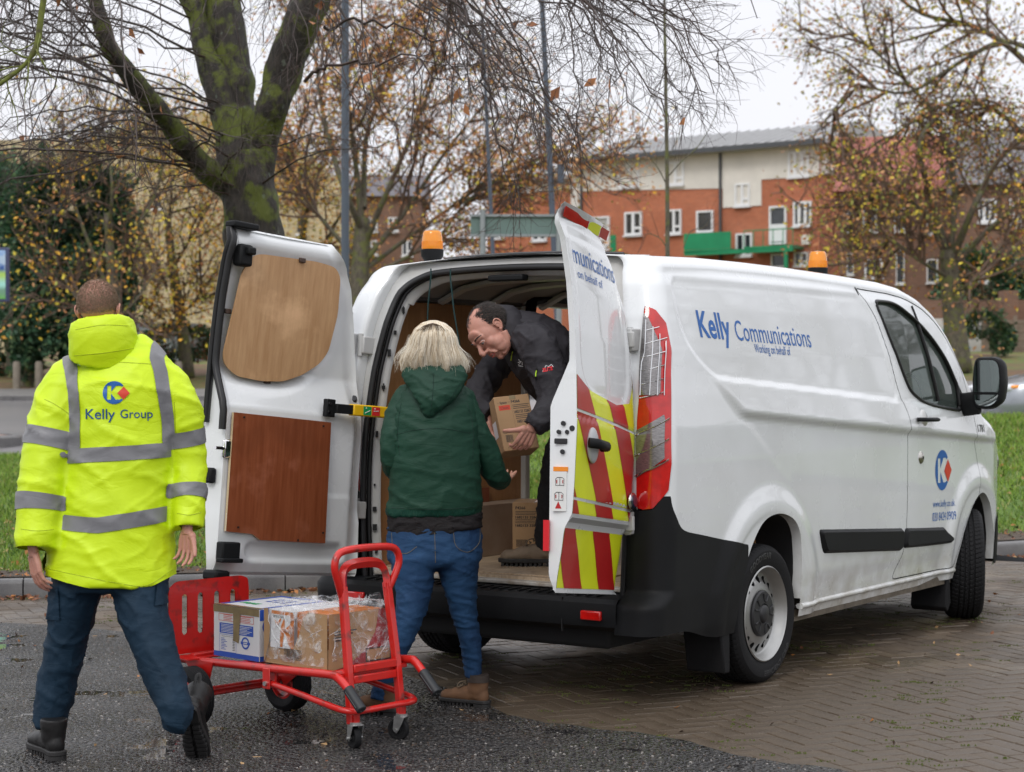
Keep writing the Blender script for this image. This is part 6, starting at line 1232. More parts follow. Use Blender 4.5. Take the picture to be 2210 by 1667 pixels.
        for zc in (.965, .905):
            m = MB(); yo = D.out * (float(dn(zc)) - .062); m.tube([(ex + .006, yo + a_ * .018, zc + b_ * .016) for a_, b_ in ((-1, -1), (-1, .6), (-.6, 1), (.6, 1), (1, .6), (1, -1))], .0012, 4, closed=True); m.tube([(ex + .006, yo, zc - .016), (ex + .006, yo, zc + .016)], .001, 4); obj('van_drawing', m, M_cap, lb)
            m = MB(); m.tube([(ex + .006, yo - .013, zc + .006), (ex + .006, yo - .013, zc - .008)], .002, 4); m.tube([(ex + .006, yo + .013, zc + .006), (ex + .006, yo + .013, zc - .008)], .002, 4); obj('arrow_mark', m, RED, lb)
        yo = D.out * (float(dn(.865)) - .062); obj('warning_triangle', MB().add([(ex + .0055, yo - .014, .855), (ex + .0055, yo + .014, .855), (ex + .0055, yo, .885)], [(0, 1, 2)]), RED, lb)
        edge_box('red_reflector', .745, -.075, .024, .125, mat('edge_red', (.6, .012, .02), .25))
        # the door hangs a little out of true: its free edge stands higher than its hinges
        bpy.context.view_layer.update(); SH = Matrix.Identity(4); SH[2][0] = .085; iv = rt.matrix_world.inverted()
        for o_ in rt.children_recursive:
            if o_.type == 'MESH': M_ = iv @ o_.matrix_world; o_.data.transform(M_.inverted() @ SH @ M_)

# ---------------------------------------------------------------- lettering on the side
BLUE = MATS['print_blue']; REDP = mat('print_red', (.62, .045, .02), .35)
def side_text(name, txt, x0, x1, z0, z1, bold=0., parent=van, m_=BLUE, slope=-.028, **k):
    V3, T3 = fit_text(txt, x0, x1, z0, z1, bold, **k); V3[:, 1] += (V3[:, 0] - x0) * slope; return decal(name, V3, T3, (0, -1.4, 0), (1, 0, 0), (0, 0, 1), m_, parent, vb, .0016, .05)
side_text('lettering', 'Kelly', -.575, -.265, 1.667, 1.785, .022); side_text('lettering', 'Communications', -.215, .612, 1.656, 1.752, .0); side_text('lettering', 'Working on behalf of', -.045, .345, 1.600, 1.642, 0)
side_text('lettering', 'www.kelly.co.uk', 2.142, 2.492, .728, .768, 0, door); side_text('lettering', '020 8424 0909', 2.138, 2.490, .648, .697, 0, door)
side_text('lettering', '1781', 2.885, 3.03, 1.148, 1.192, .01, van, mat('print_black', (.02, .02, .022), .5))
def logo(name, place, parent, w, h, blue=None):
    """round blue mark with the open letter K and a red diamond; unit circle scaled to w, h"""
    n = 48; ang = np.linspace(0, 2 * PI, n, endpoint=False); disc = [(math.cos(a), math.sin(a)) for a in ang]
    V3, T3 = poly_tris(disc); V3, T3 = subdiv(V3, T3, .12); kp = [(-.66, .52), (-.66, -.70), (-.22, -.70), (-.22, -.30), (-.30, .0), (-.22, .06), (.42, -.70), (.95, -.70), (1.2, .0), (1.2, .52), (.80, .62), (.42, .62), (-.08, .12), (-.18, .30), (-.22, .62), (-.66, .62)]
    # the K is left open: stem, upper and lower arm cut away, the blue stays above, below and left
    K = [(-.62, .60), (-.62, -.62), (1.3, -.62), (1.3, .60)]; f = sdpoly(V3[:, :2], K); V4, T4 = clip(V3, T3, f, False); place(name, V4, T4, BLUE)
    for tri in ([(-.52, .36), (-.52, -.36), (-.14, -.42), (-.16, .0), (-.14, .42)],): pass
    wedge = [(-.20, .60), (.34, .60), (-.36, .02), (.34, -.62), (-.20, -.62), (-.62, .0)]
    bars = [[(-.26, .61), (.16, .61), (-.26, .10)], [(-.26, -.08), (.16, -.63), (-.26, -.63)], [(.46, .61), (.75, .61), (.68, .52)], [(.46, -.63), (.75, -.63), (.68, -.54)]]
    for b_ in bars: V3, T3 = poly_tris(b_); place(name, V3, T3, BLUE)
    V3, T3 = poly_tris([(.28, -.05), (.82, .52), (1.36, -.05), (.82, -.62)]); V3, T3 = subdiv(V3, T3, .2); place(name, V3, T3, REDP)
def place_side(name, V3, T3, m_):
    V3 = V3.copy(); V3[:, 0] = 2.292 + V3[:, 0] * .115; V3[:, 1] = .938 + V3[:, 1] * .118; decal(name, V3, T3, (0, -1.4, 0), (1, 0, 0), (0, 0, 1), m_, door, vb, .0018 + (m_ is REDP) * .0004, .05)
logo('emblem', place_side, door, 1, 1)

for sd_ in (1, -1):
    for zh in (1.645, .835): obj('hinge_bracket', MB().box((-1.0, sd_ * .80, zh), (.10, .05, .10)).box((-1.055, sd_ * .812, zh), (.02, .06, .07)), M_vin, van, bevel=.006)
# ================================================================ TROLLEY AND BOXES
ta, tb = GP(768, 1618), GP(868, 1598); TO = ((ta.x + tb.x) / 2, (ta.y + tb.y) / 2, 0); TA_ = math.atan2(tb.y - ta.y, tb.x - ta.x); TF = Frame(TO, TA_)
tr = empty('platform_trolley', TO, TA_, 'red tubular hand trolley carrying boxes on the wet asphalt', 'trolley')
M_tr = mat('red_trolley_paint', (.56, .014, .010), .30, coat=.4, var=.12, vs=9, grime=((.10, .025, .02), 15, .57)); M_grip = mat('grip_rubber', (.02, .022, .025), .5); M_zinc = mat('zinc_plate', (.45, .45, .44), .3, metal=.8, var=.2, vs=40)
def tube(name, pts, r, parent=tr, m=M_tr, n=10, sm=4, **k): b = MB(); b.tube(catmull(pts, sm) if sm else pts, r, n, **k); return obj(name, b, m, parent, smooth=60)
tube('side_rail', [(-.2, 1.10, .262), (-.2, .8, .272), (-.2, .4, .286), (-.2, .09, .298), (-.2, .03, .292), (-.2, -.02, .262), (-.2, -.045, .24)], .0175); tube('side_rail', [(.2, 1.10, .262), (.2, .8, .275), (.2, .4, .292), (.2, .05, .318), (.2, .0, .313), (.2, -.037, .285), (.2, -.06, .264)], .0175)
for sx, P in ((-.2, [(-.03, .255), (-.112, .178)]), (.2, [(-.045, .277), (-.13, .198)])):
    g_o = obj('hand_grip', MB().tube([(sx, P[0][0], P[0][1]), (sx, P[1][0], P[1][1])], .0215, 12), M_grip, tr, smooth=60, bevel=.004)
    for k in range(10):
        a_ = 2 * PI * k / 10; obj('grip_groove', MB().tube([(sx + .0215 * math.cos(a_), P[0][0] + .0215 * math.sin(a_) * .7 - .01, P[0][1] + .0215 * math.sin(a_) * .7 - .01), (sx + .0215 * math.cos(a_), P[1][0] + .0215 * math.sin(a_) * .7 + .01, P[1][1] + .0215 * math.sin(a_) * .7 + .01)], .0022, 4), M_grip, g_o)
for y in (.06, .33, .62, .95): obj('cross_bar', MB().box((0, y, .285 + (y < .1) * .01), (.40, .035, .02)), M_tr, tr, bevel=.004)
tube('end_bar', [(-.2, .08, .296), (-.1, .05, .304), (.1, .05, .310), (.2, .08, .314)], .014)
# toe plate with slots
tp_ = [(-.27, .285), (.17, .285), (.17, .545), (.165, .585), (.13, .60), (-.23, .60), (-.27, .57)]; V3, T3 = poly_tris(rounded(tp_, [0, 0, .0, .01, .02, .02, .0], 3)); V3, T3 = subdiv(V3, T3, .02)
sl_ = np.full(len(V3), 1e9)
for cx in (-.185, -.10, -.01, .08): q = np.abs(V3[:, 1] - .455) - .075; sl_ = np.minimum(sl_, np.hypot(V3[:, 0] - cx, np.maximum(q, 0)) - .0145)
V3, T3 = clip(V3, T3, sl_, False); Pf = np.stack([V3[:, 0], np.full(len(V3), 1.02), V3[:, 1]], 1); k = len(Pf); Pb = Pf + [0, .005, 0]
obj('toe_plate', tri_mesh('toe_plate', np.concatenate([Pf, Pb]), np.concatenate([T3, T3[:, ::-1] + k]), smooth=False), M_tr, tr)
obj('toe_fold', MB().box((-.05, .955, .280), (.44, .14, .005)), M_tr, tr)
for sx in (-.225, .215):
    obj('wheel_gusset', MB().prism([(sx, .98, .28), (sx, .60 + .18 * (sx < 0), .275), (sx, .83, .12)], (.006, 0, 0)), M_tr, tr)
# pneumatic wheels
def pneu(x, y, r):
    w = empty('wheel', (x, y, r), parent=tr); M_ = Matrix.Rotation(PI / 2, 4, 'Y'); t_ = MB(); prof = [(r * .56 + 0, .030), (r * .66, .040), (r * .82, .043), (r * .94, .036)] + [(r - (.004 if k % 2 else 0), .030 - k * .006) for k in range(11)] + [(r * .94, -.036), (r * .82, -.043), (r * .66, -.040), (r * .56, -.030)]
    t_.lathe(prof, 60, M_); ty = obj('tyre', t_, M_rubber, w, smooth=30); m = MB(); m.lathe([(r * .57, .032), (r * .50, .034), (r * .47, .018), (r * .30, .012), (r * .18, .03), (0, .032)], 32, M_); m.lathe([(r * .57, -.032), (r * .50, -.034), (r * .47, -.018), (r * .30, -.012), (r * .18, -.03), (0, -.032)], 32, M_); obj('rim', m, M_tr, w, smooth=40)
    obj('hub', MB().cyl((-.05, 0, 0), (.05, 0, 0), .018, 12), M_zinc, w); return w
pneu(-.275, .87, .128); pneu(.265, .87, .128); obj('axle', MB().cyl((-.30, .87, .128), (.30, .87, .128), .011, 10), M_tr, tr); tube('axle_tube', [(-.23, .87, .145), (.22, .87, .145)], .014, sm=0)
# folding under-frame and casters
tube('lower_frame', [(-.2, .44, .225), (-.2, .25, .20), (-.2, .06, .172), (-.19, .0, .163), (-.15, -.035, .158), (0, -.035, .158), (.15, -.03, .158), (.19, .0, .163), (.2, .06, .172), (.2, .25, .20), (.2, .44, .225)], .0135)
for sx in (-.2, .2): obj('pivot_bracket', MB().box((sx - .018, .44, .245), (.006, .045, .085)).box((sx + .018, .44, .245), (.006, .045, .085)), M_tr, tr, bevel=.003); obj('pivot_bolt', MB().cyl((sx - .03, .44, .225), (sx + .03, .44, .225), .010, 10), M_zinc, tr)
# upright handle: inner arch of square tube, outer loop of round tube
def pt(x, z, y=None): return (x, (.015 + .14 * max(0, z - .15)) if y is None else y, z)
for sx in (-1, 1): obj('upright', MB().tube([pt(sx * .138, .10), pt(sx * .134, .30), pt(sx * .122, .64)], (.021, .021), 4, up=(1, 1, 0)), M_tr, tr, smooth=None, bevel=.004)
A_ = [pt(-.122, .62), pt(-.120, .67), pt(-.105, .705), pt(-.07, .722), pt(0, .727), pt(.07, .722), pt(.105, .705), pt(.120, .67), pt(.122, .62)]; b = MB(); b.tube(catmull(A_, 4), (.021, .019), 4, up=(1, 0, .8)); obj('arch', b, M_tr, tr, smooth=50)
tube('loop_handle', [pt(-.125, .60, .085), pt(-.155, .66, .075), pt(-.178, .72, .07), pt(-.165, .765, .07), pt(-.12, .785, .07), pt(0, .790, .07), pt(.12, .785, .07), pt(.165, .765, .07), pt(.178, .72, .07), pt(.155, .66, .075), pt(.125, .60, .085)], .0155)
for z in (.315, .272): obj('handle_brace', MB().box((0, .03, z), (.235, .022, .032)), M_tr, tr, bevel=.004)
for sx in (-1, 1):
    c = empty('caster', (sx * .128, 0, 0), R(18) * sx, parent=tr); obj('stem', MB().cyl((0, 0, .108), (0, 0, .145), .016, 10), M_tr, c); obj('swivel', MB().cyl((0, 0, .100), (0, 0, .110), .026, 14), M_zinc, c)
    f = MB()
    for s_ in (-1, 1): f.prism([(s_ * .023, -.024, .100), (s_ * .023, .024, .100), (s_ * .023, .030, .045), (s_ * .023, .014, .030), (s_ * .023, .002, .045)], (s_ * .0035, 0, 0))
    f.box((0, 0, .099), (.05, .05, .004)); obj('fork', f, M_zinc, c, bevel=.002)
    obj('caster_wheel', MB().lathe([(0, .014), (.014, .014), (.018, .009), (.030, .009), (.034, .013), (.0425, .013), (.045, .009), (.045, -.009), (.0425, -.013), (.034, -.013), (.030, -.009), (.018, -.009), (.014, -.014), (0, -.014)], 36, Matrix.Translation((0, .016, .045)) @ Matrix.Rotation(PI / 2, 4, 'Y')), M_rubber, c, smooth=40)
    obj('caster_bolt', MB().cyl((-.033, .016, .045), (.033, .016, .045), .007, 8), M_zinc, c)
# ---------------------------------------------------------------- boxes
M_card = mat('cardboard', (.37, .225, .115), .75, var=.07, vs=3, stretch=(1, 1, 6), grime=((.30, .175, .085), 9, .6)); M_tape = mat('brown_tape', (.22, .16, .075), .25, var=.2, vs=20); M_white_b = mat('white_print_board', (.66, .66, .68), .4, var=.04, vs=6); M_blue_b = mat('blue_print_board', (.02, .08, .42), .35, var=.1, vs=5)
M_ink = mat('box_ink', (.035, .03, .028), .6); M_redink = mat('red_ink', (.55, .05, .02), .6); M_greeni = mat('green_ink', (.03, .35, .12), .5); M_orange_b = mat('orange_board', (.55, .16, .02), .4, var=.1, vs=8); M_maroon = mat('maroon_print', (.30, .03, .035), .5, var=.12, vs=7)
def face_frame(O, ax, ay): return Vector(O), Vector(ax).normalized(), Vector(ay).normalized()
def ink(name, V3, T3, F_, m_, parent, off=.0008): return decal(name, V3, T3, F_[0], F_[1], F_[2], m_, parent, None, off)
def rect(x0, y0, x1, y1): return np.array([(x0, y0, 0), (x1, y0, 0), (x1, y1, 0), (x0, y1, 0)], float), np.array([(0, 1, 2), (0, 2, 3)])
def frame_rect(x0, y0, x1, y1, t): 
    V, T = [], []
    for r_ in ((x0, y0, x1, y0 + t), (x0, y1 - t, x1, y1), (x0, y0 + t, x0 + t, y1 - t), (x1 - t, y0 + t, x1, y1 - t)): v, t_ = rect(*r_); T.append(t_ + 4 * len(V)); V.append(v)
    return np.concatenate(V), np.concatenate(T)
def bars(x0, y0, x1, y1, seed=0, n=22):
    g_ = random.Random(seed); V, T = [], []; x = x0; u = (x1 - x0) / n
    while x < x1: w_ = u * g_.choice([.35, .5, .8]); v, t_ = rect(x, y0, min(x + w_, x1), y1); T.append(t_ + 4 * len(V)); V.append(v); x += w_ + u * g_.choice([.35, .6])
    return np.concatenate(V), np.concatenate(T)
# white and blue potato-style carton; near face towards the camera
x0, x1, y0, y1, z0, z1 = -.175, .205, .535, .835, .297, .515
wb = empty('white_blue_carton', TF.wor((0, .68, z0)), TA_, 'white and blue frozen food carton with brown tape on the red trolley', 'box')
def L(x, y, z): return (x, y - .68, z - z0)
mbx = MB().box(L((x0 + x1) / 2, (y0 + y1) / 2, (z0 + z1) / 2), (x1 - x0, y1 - y0, z1 - z0)); obj('carton', mbx, M_white_b, wb, bevel=.003)
FN = face_frame(L(x0, y1, z0), (0, -1, 0), (0, 0, 1)); w_, h_ = y1 - y0, z1 - z0       # near face: left edge is the far one
ink('blue_border', *rect(0.002, .001, w_ - .002, .022), FN, M_blue_b, wb); V3, T3 = frame_rect(.035, h_ * .70, w_ * .88, h_ * .84, .002); ink('print_frame', V3, T3, FN, M_redink, wb)
for k in range(4):
    for a_, b_ in ((.22, .42), (.55, .82)): ink('print_line', *rect(w_ * a_, h_ * (.815 - k * .03), w_ * (b_ - .02 * (k % 2)), h_ * (.826 - k * .03)), FN, M_redink, wb)
ink('blue_panel', *rect(.04, h_ * .46, w_ * .87, h_ * .66), FN, M_blue_b, wb, .0006)
for k in range(6): ink('print_line', *rect(.05, h_ * (.625 - k * .028), w_ * (.84 - .05 * (k % 3)), h_ * (.635 - k * .028)), FN, M_white_b, wb, .0012)
V3, T3 = frame_rect(.04, h_ * .10, w_ * .50, h_ * .44, .0016); ink('table_frame', V3, T3, FN, M_blue_b, wb)
V3, T3 = fit_text('Nutritional Information', .055, w_ * .46, h_ * .395, h_ * .415); ink('print', V3, T3, FN, M_ink, wb)
for k in range(8): ink('print_line', *rect(.05, h_ * (.355 - k * .03), w_ * (.24 + .03 * (k % 3)), h_ * (.366 - k * .03)), FN, M_blue_b, wb); ink('print_line', *rect(w_ * .42, h_ * (.355 - k * .03), w_ * .47, h_ * (.366 - k * .03)), FN, M_ink, wb)
m = MB(); m.lathe([(.018, 0), (.026, 0)], 20); st = m.mesh('t'); V3, T3, _ = mesh_arrays(st); V3[:, 0] += w_ * .70; V3[:, 1] += h_ * .32; ink('round_stamp', V3, T3, FN, M_blue_b, wb); ink('stamp_band', *rect(w_ * .60, h_ * .295, w_ * .80, h_ * .345), FN, M_blue_b, wb, .001)
ink('stamp_dot', *rect(w_ * .66, h_ * .31, w_ * .74, h_ * .33), FN, M_white_b, wb, .0014)
ink('tape', *rect(.0, h_ * .86, w_ * 1.0, h_ * 1.0), FN, M_tape, wb, .0016); ink('tape', np.array([(w_ * .44, h_ * .88, 0), (w_ * .44, h_ * .34, 0), (w_ * .56, h_ * .30, 0), (w_ * .60, h_ * .88, 0)], float), np.array([(0, 1, 2), (0, 2, 3)]), FN, M_tape, wb, .0022)
FT = face_frame(L(x0, y1, z1), (0, -1, 0), (1, 0, 0)); FT = (FT[0], FT[1], FT[2]); d_ = x1 - x0
def top(name, V3, T3, m_, off=.001): P = [Vector(L(x0, y1, z1)) + Vector((v[1], -v[0], off)) for v in V3]; return obj(name, tri_mesh(name, np.array([tuple(p) for p in P]), np.asarray(T3)[:, ::1], smooth=False), m_, wb)
top('blue_border', *frame_rect(.0, .0, w_, d_, .028), M_blue_b); top('tape', *rect(0, -.0, w_, .03), M_tape, .0018); V3, T3 = text_mesh('PRIME', 1, .05); top('green_print', np.c_[V3[:, 0] / V3[:, 0].max() * .11 + .05, V3[:, 1] * .05 + .10, V3[:, 2]], T3, M_greeni)
V3, T3 = text_mesh('CHOICE', 1, .03); top('blue_print', np.c_[V3[:, 0] / V3[:, 0].max() * .14 + .08, V3[:, 1] * .06 + .20, V3[:, 2]], T3, M_blue_b) if False else None
for k in range(9): top('blue_print', *rect(.10 + (k % 3) * .045, .20 + (k // 3) * .035, .13 + (k % 3) * .045, .22 + (k // 3) * .035), M_blue_b)
FS = face_frame(L(x0, y0, z0), (1, 0, 0), (0, 0, 1)); ink('blue_side', *rect(0.002, .001, d_ - .004, .022), FS, M_blue_b, wb); ink('blue_side', *rect(.002, h_ * .78, d_, h_ - .002), FS, M_blue_b, wb)
m = MB(); m.lathe([(.025, 0), (.034, 0)], 20); V3, T3, _ = mesh_arrays(m.mesh('t')); V3[:, 0] += .05; V3[:, 1] += h_ * .66; ink('round_mark', V3, T3, FS, M_blue_b, wb)
# torn cardboard tray of cereal wrapped in film
x0, x1, y0, y1, z0, z1 = -.175, .19, .11, .50, .300, .530
cbx = empty('film_wrapped_tray', TF.wor((0, .30, z0)), TA_, 'torn cardboard case of cereal packets under crumpled clear film beside the trolley handle', 'box')
def L(x, y, z): return (x, y - .30, z - z0)
w_, h_, d_ = y1 - y0, z1 - z0, x1 - x0
m = MB(); m.box(L(x0 + .004, (y0 + y1) / 2, z0 + h_ * .19), (.006, w_, h_ * .38)); m.box(L(x1 - .004, (y0 + y1) / 2, z0 + h_ * .25), (.006, w_, h_ * .5)); m.box(L((x0 + x1) / 2, y1 - .004, z0 + h_ * .35), (d_ - .014, .006, h_ * .7)); m.box(L(0, (y0 + y1) / 2, z0 + .004), (d_ - .016, w_ - .016, .006)); obj('tray', m, M_card, cbx, bevel=.002)
# rising torn flap at the right of the near face and the printed end
fl = [(0, 0), (.13, 0), (.13, .06), (.15, .10), (.165, .17), (.19, .225), (.0, .225)]
FN = face_frame(L(x0 - .002, y1, z0), (0, -1, 0), (0, 0, 1)); 
flap = [(w_ * .47, .07), (w_ * .56, .13), (w_ * .62, .20), (w_ * .70, h_), (w_, h_), (w_, 0), (w_ * .45, 0)]; V3, T3 = poly_tris(flap); ink('torn_flap', V3, T3, FN, M_card, cbx, .004)
left = [(0, 0), (0, h_ * .98), (w_ * .07, h_ * .99), (w_ * .10, h_ * .6), (w_ * .08, .085)]; V3, T3 = poly_tris(left); ink('torn_flap', V3, T3, FN, M_card, cbx, .003)
FE = face_frame(L(x0, y0 + .0, z0), (1, 0, 0), (0, 0, 1)); V3, T3 = rect(0, 0, d_, h_); ink('end_panel', V3, T3, FE, M_card, cbx, .002)
red = [(0, 0), (.10, .015), (.20, .07), (.255, .14), (.275, h_), (d_, h_), (d_, 0)]; V3, T3 = poly_tris(red); ink('maroon_print', V3, T3, FE, M_maroon, cbx, .003); V3, T3 = rect(.20, .02, .34, .075); ink('print_panel', V3, T3, FE, M_card, cbx, .004); V3, T3 = frame_rect(.20, .02, .34, .075, .005); ink('print_panel', V3, T3, FE, M_ink, cbx, .0048)
for k in range(4): V3, T3 = rect(.03, .155 - k * .012, .15 - .02 * k, .160 - k * .012); ink('print_line', V3, T3, FE, M_ink, cbx, .0035)
V3, T3 = frame_rect(w_ * .33, .03, w_ * .60, .072, .003); ink('barcode_frame', V3, T3, FN, M_ink, cbx, .0052); V3, T3 = bars(w_ * .35, .035, w_ * .58, .067, 3); ink('barcode', V3, T3, FN, M_ink, cbx, .0052)
for k in range(4):     # packets inside
    yk = y1 - .045 - k * .088; pk = MB().box(L((x0 + x1) / 2, yk, z0 + .115 + .0 * k), (d_ - .03, .078, .215), rz=R(random.uniform(-2, 2))); obj('cereal_packet', pk, M_white_b if k < 2 else M_orange_b, cbx, bevel=.002)
pk = [(w_ * .10, .07), (w_ * .12, h_ * .93), (w_ * .46, h_ * .96), (w_ * .48, .07)]; V3, T3 = poly_tris(pk); ink('packet_front', V3, T3, FN, M_white_b, cbx, .0015)
V3, T3 = rect(w_ * .12, h_ * .90, w_ * .46, h_ * .96); ink('orange_edge', V3, T3, FN, M_orange_b, cbx, .0018); V3, T3 = rect(w_ * .42, .07, w_ * .48, h_ * .93); ink('orange_edge', V3, T3, FN, mat('rust_board', (.36, .13, .05), .5), cbx, .002)
kx, ky, ks = w_ * .17, .075, .115      # the big script letter K: three brush strokes
for st_ in ([(.52, 1.0, .02), (.46, .75, .10), (.40, .4, .10), (.36, .0, .06)], [(1.05, 1.15, .01), (.95, .85, .08), (.70, .62, .10), (.52, .55, .05)], [(.50, .62, .04), (.72, .45, .10), (.80, .2, .10), (.98, -.02, .03)], [(-.02, .95, .01), (.15, .82, .06), (.35, 1.0, .03)]):
    P = catmull([(a_, b_) for a_, b_, _ in st_], 6); R_ = np.interp(np.linspace(0, 1, len(P)), np.linspace(0, 1, len(st_)), [c for _, _, c in st_]); a_ = []; b_ = []
    for i, p in enumerate(P):
        t_ = P[min(i + 1, len(P) - 1)] - P[max(i - 1, 0)]; n_ = np.array([-t_[1], t_[0]]) / max(np.hypot(*t_), 1e-6); a_.append(p + n_ * R_[i]); b_.append(p - n_ * R_[i])
    vv = np.array([(kx + q[0] * ks, ky + q[1] * ks, 0) for q in a_ + b_]); n_ = len(a_); tt = [(i, i + 1, n_ + i + 1) for i in range(n_ - 1)] + [(i, n_ + i + 1, n_ + i) for i in range(n_ - 1)]; ink('script_letter', vv, np.array(tt), FN, M_orange_b, cbx, .0026)
V3, T3 = fit_text('SPECIAL', w_ * .14, w_ * .34, h_ * .84, h_ * .88); ink('print', V3, T3, FN, M_ink, cbx, .0026)
# clear film: a crumpled skin round the tray
def film_net(n, l, v, b):
    mp = n.new('ShaderNodeMapping'); mp.inputs['Scale'].default_value = (1, 1, 1); mp.inputs['Rotation'].default_value = (.5, .3, .8); l.new(v, mp.inputs[0]); w_ = n.new('ShaderNodeTexNoise'); l.new(mp.outputs[0], w_.inputs['Vector']); w_.inputs['Scale'].default_value = 16; w_.inputs['Detail'].default_value = 5; w_.inputs['Distortion'].default_value = 1.6
    b.inputs['Base Color'].default_value = (.85, .87, .9, 1); b.inputs['Roughness'].default_value = .12; b.inputs['Specular IOR Level'].default_value = 1.; l.new(mrange(n, l, w_.outputs[0], .44, .70, .04, .5), b.inputs['Alpha'])  # ridges turn opaque white: highlights painted into the film's alpha
    bp = n.new('ShaderNodeBump'); l.new(w_.outputs[0], bp.inputs['Height']); bp.inputs['Distance'].default_value = .03; l.new(bp.outputs[0], b.inputs['Normal'])
M_film = matn('clear_film', film_net)
rows = []; nu, nv = 96, 30; hx, hy = d_ / 2 + .012, w_ / 2 + .012
for j in range(nv):
    t = j / (nv - 1); r_ = []
    for i in range(nu):
        a_ = 2 * PI * i / nu; cx, cy = math.cos(a_), math.sin(a_); k = 1 / (abs(cx) ** 5 + abs(cy) ** 5) ** .2; px_, py_ = cx * k * hx, cy * k * hy
        if t < .62: z = .02 + (h_ + .005) * t / .62; sc = 1.0
        else: q = (t - .62) / .38; z = h_ + .012 + .012 * math.sin(q * 3); sc = 1 - q
        n_ = noise.noise(Vector((px_ * 22 * sc, py_ * 22 * sc, z * 26))); n2 = noise.noise(Vector((px_ * 9, py_ * 9, z * 60 + px_ * 30)))
        amp = .010 + .012 * (t < .2); x = px_ * sc + cx * (n_ * amp + abs(n2) * .012); y = py_ * sc + cy * (n_ * amp + abs(n2) * .012); z += n2 * .010 + (.016 * abs(n_) if t > .6 else 0); r_.append((x + (x0 + x1) / 2, y + (y0 + y1) / 2 - .30, z))
    rows.append(r_)
m = MB(); m.grid(rows, closed=True); obj('film', m, M_film, cbx, smooth=40)
m = MB()
for k in range(18):     # white streaks along folds and strands of the film, painted in as highlights
    a_ = random.uniform(0, 2 * PI); side = random.choice([(-1, 0), (0, -1), (0, -1)]); 
    if side[0]: p = Vector((x0 - .016, random.uniform(y0, y1) - .30, random.uniform(.03, h_))); q = p + Vector((-.004, random.uniform(-.12, .12), random.uniform(-.08, .10)))
    else: p = Vector((random.uniform(x0, x1), y0 - .316, random.uniform(.03, h_))); q = p + Vector((random.uniform(-.10, .10), -.003, random.uniform(-.09, .09)))
    md_ = (p + q) / 2 + Vector((side[0] * .010, side[1] * .010, 0)); m.tube([p, md_, q], [.0006, random.uniform(.0012, .003), .0006], 4)
obj('film_fold_highlights', m, mat('film_fold_highlight', (.8, .82, .85), .1, spec=1., alpha=.35), cbx, smooth=60, kind='stuff')
m = MB()
for k, (x, y) in enumerate([(0.0, .12), (.05, .16), (-.03, .2), (-.12, .25), (.12, .14)]):
    pts = [(x + .02 * math.sin(a_ * 2 + k), y - .30 + .03 * math.cos(a_), h_ + .012 + .018 * (a_ % 2)) for a_ in np.linspace(0, 4, 9)]; m.grid([pts, [(p[0] + .015, p[1] + .01, p[2] + .022 + .008 * math.sin(i)) for i, p in enumerate(pts)]])
obj('film_crest', m, M_film, cbx, smooth=60, kind='stuff')

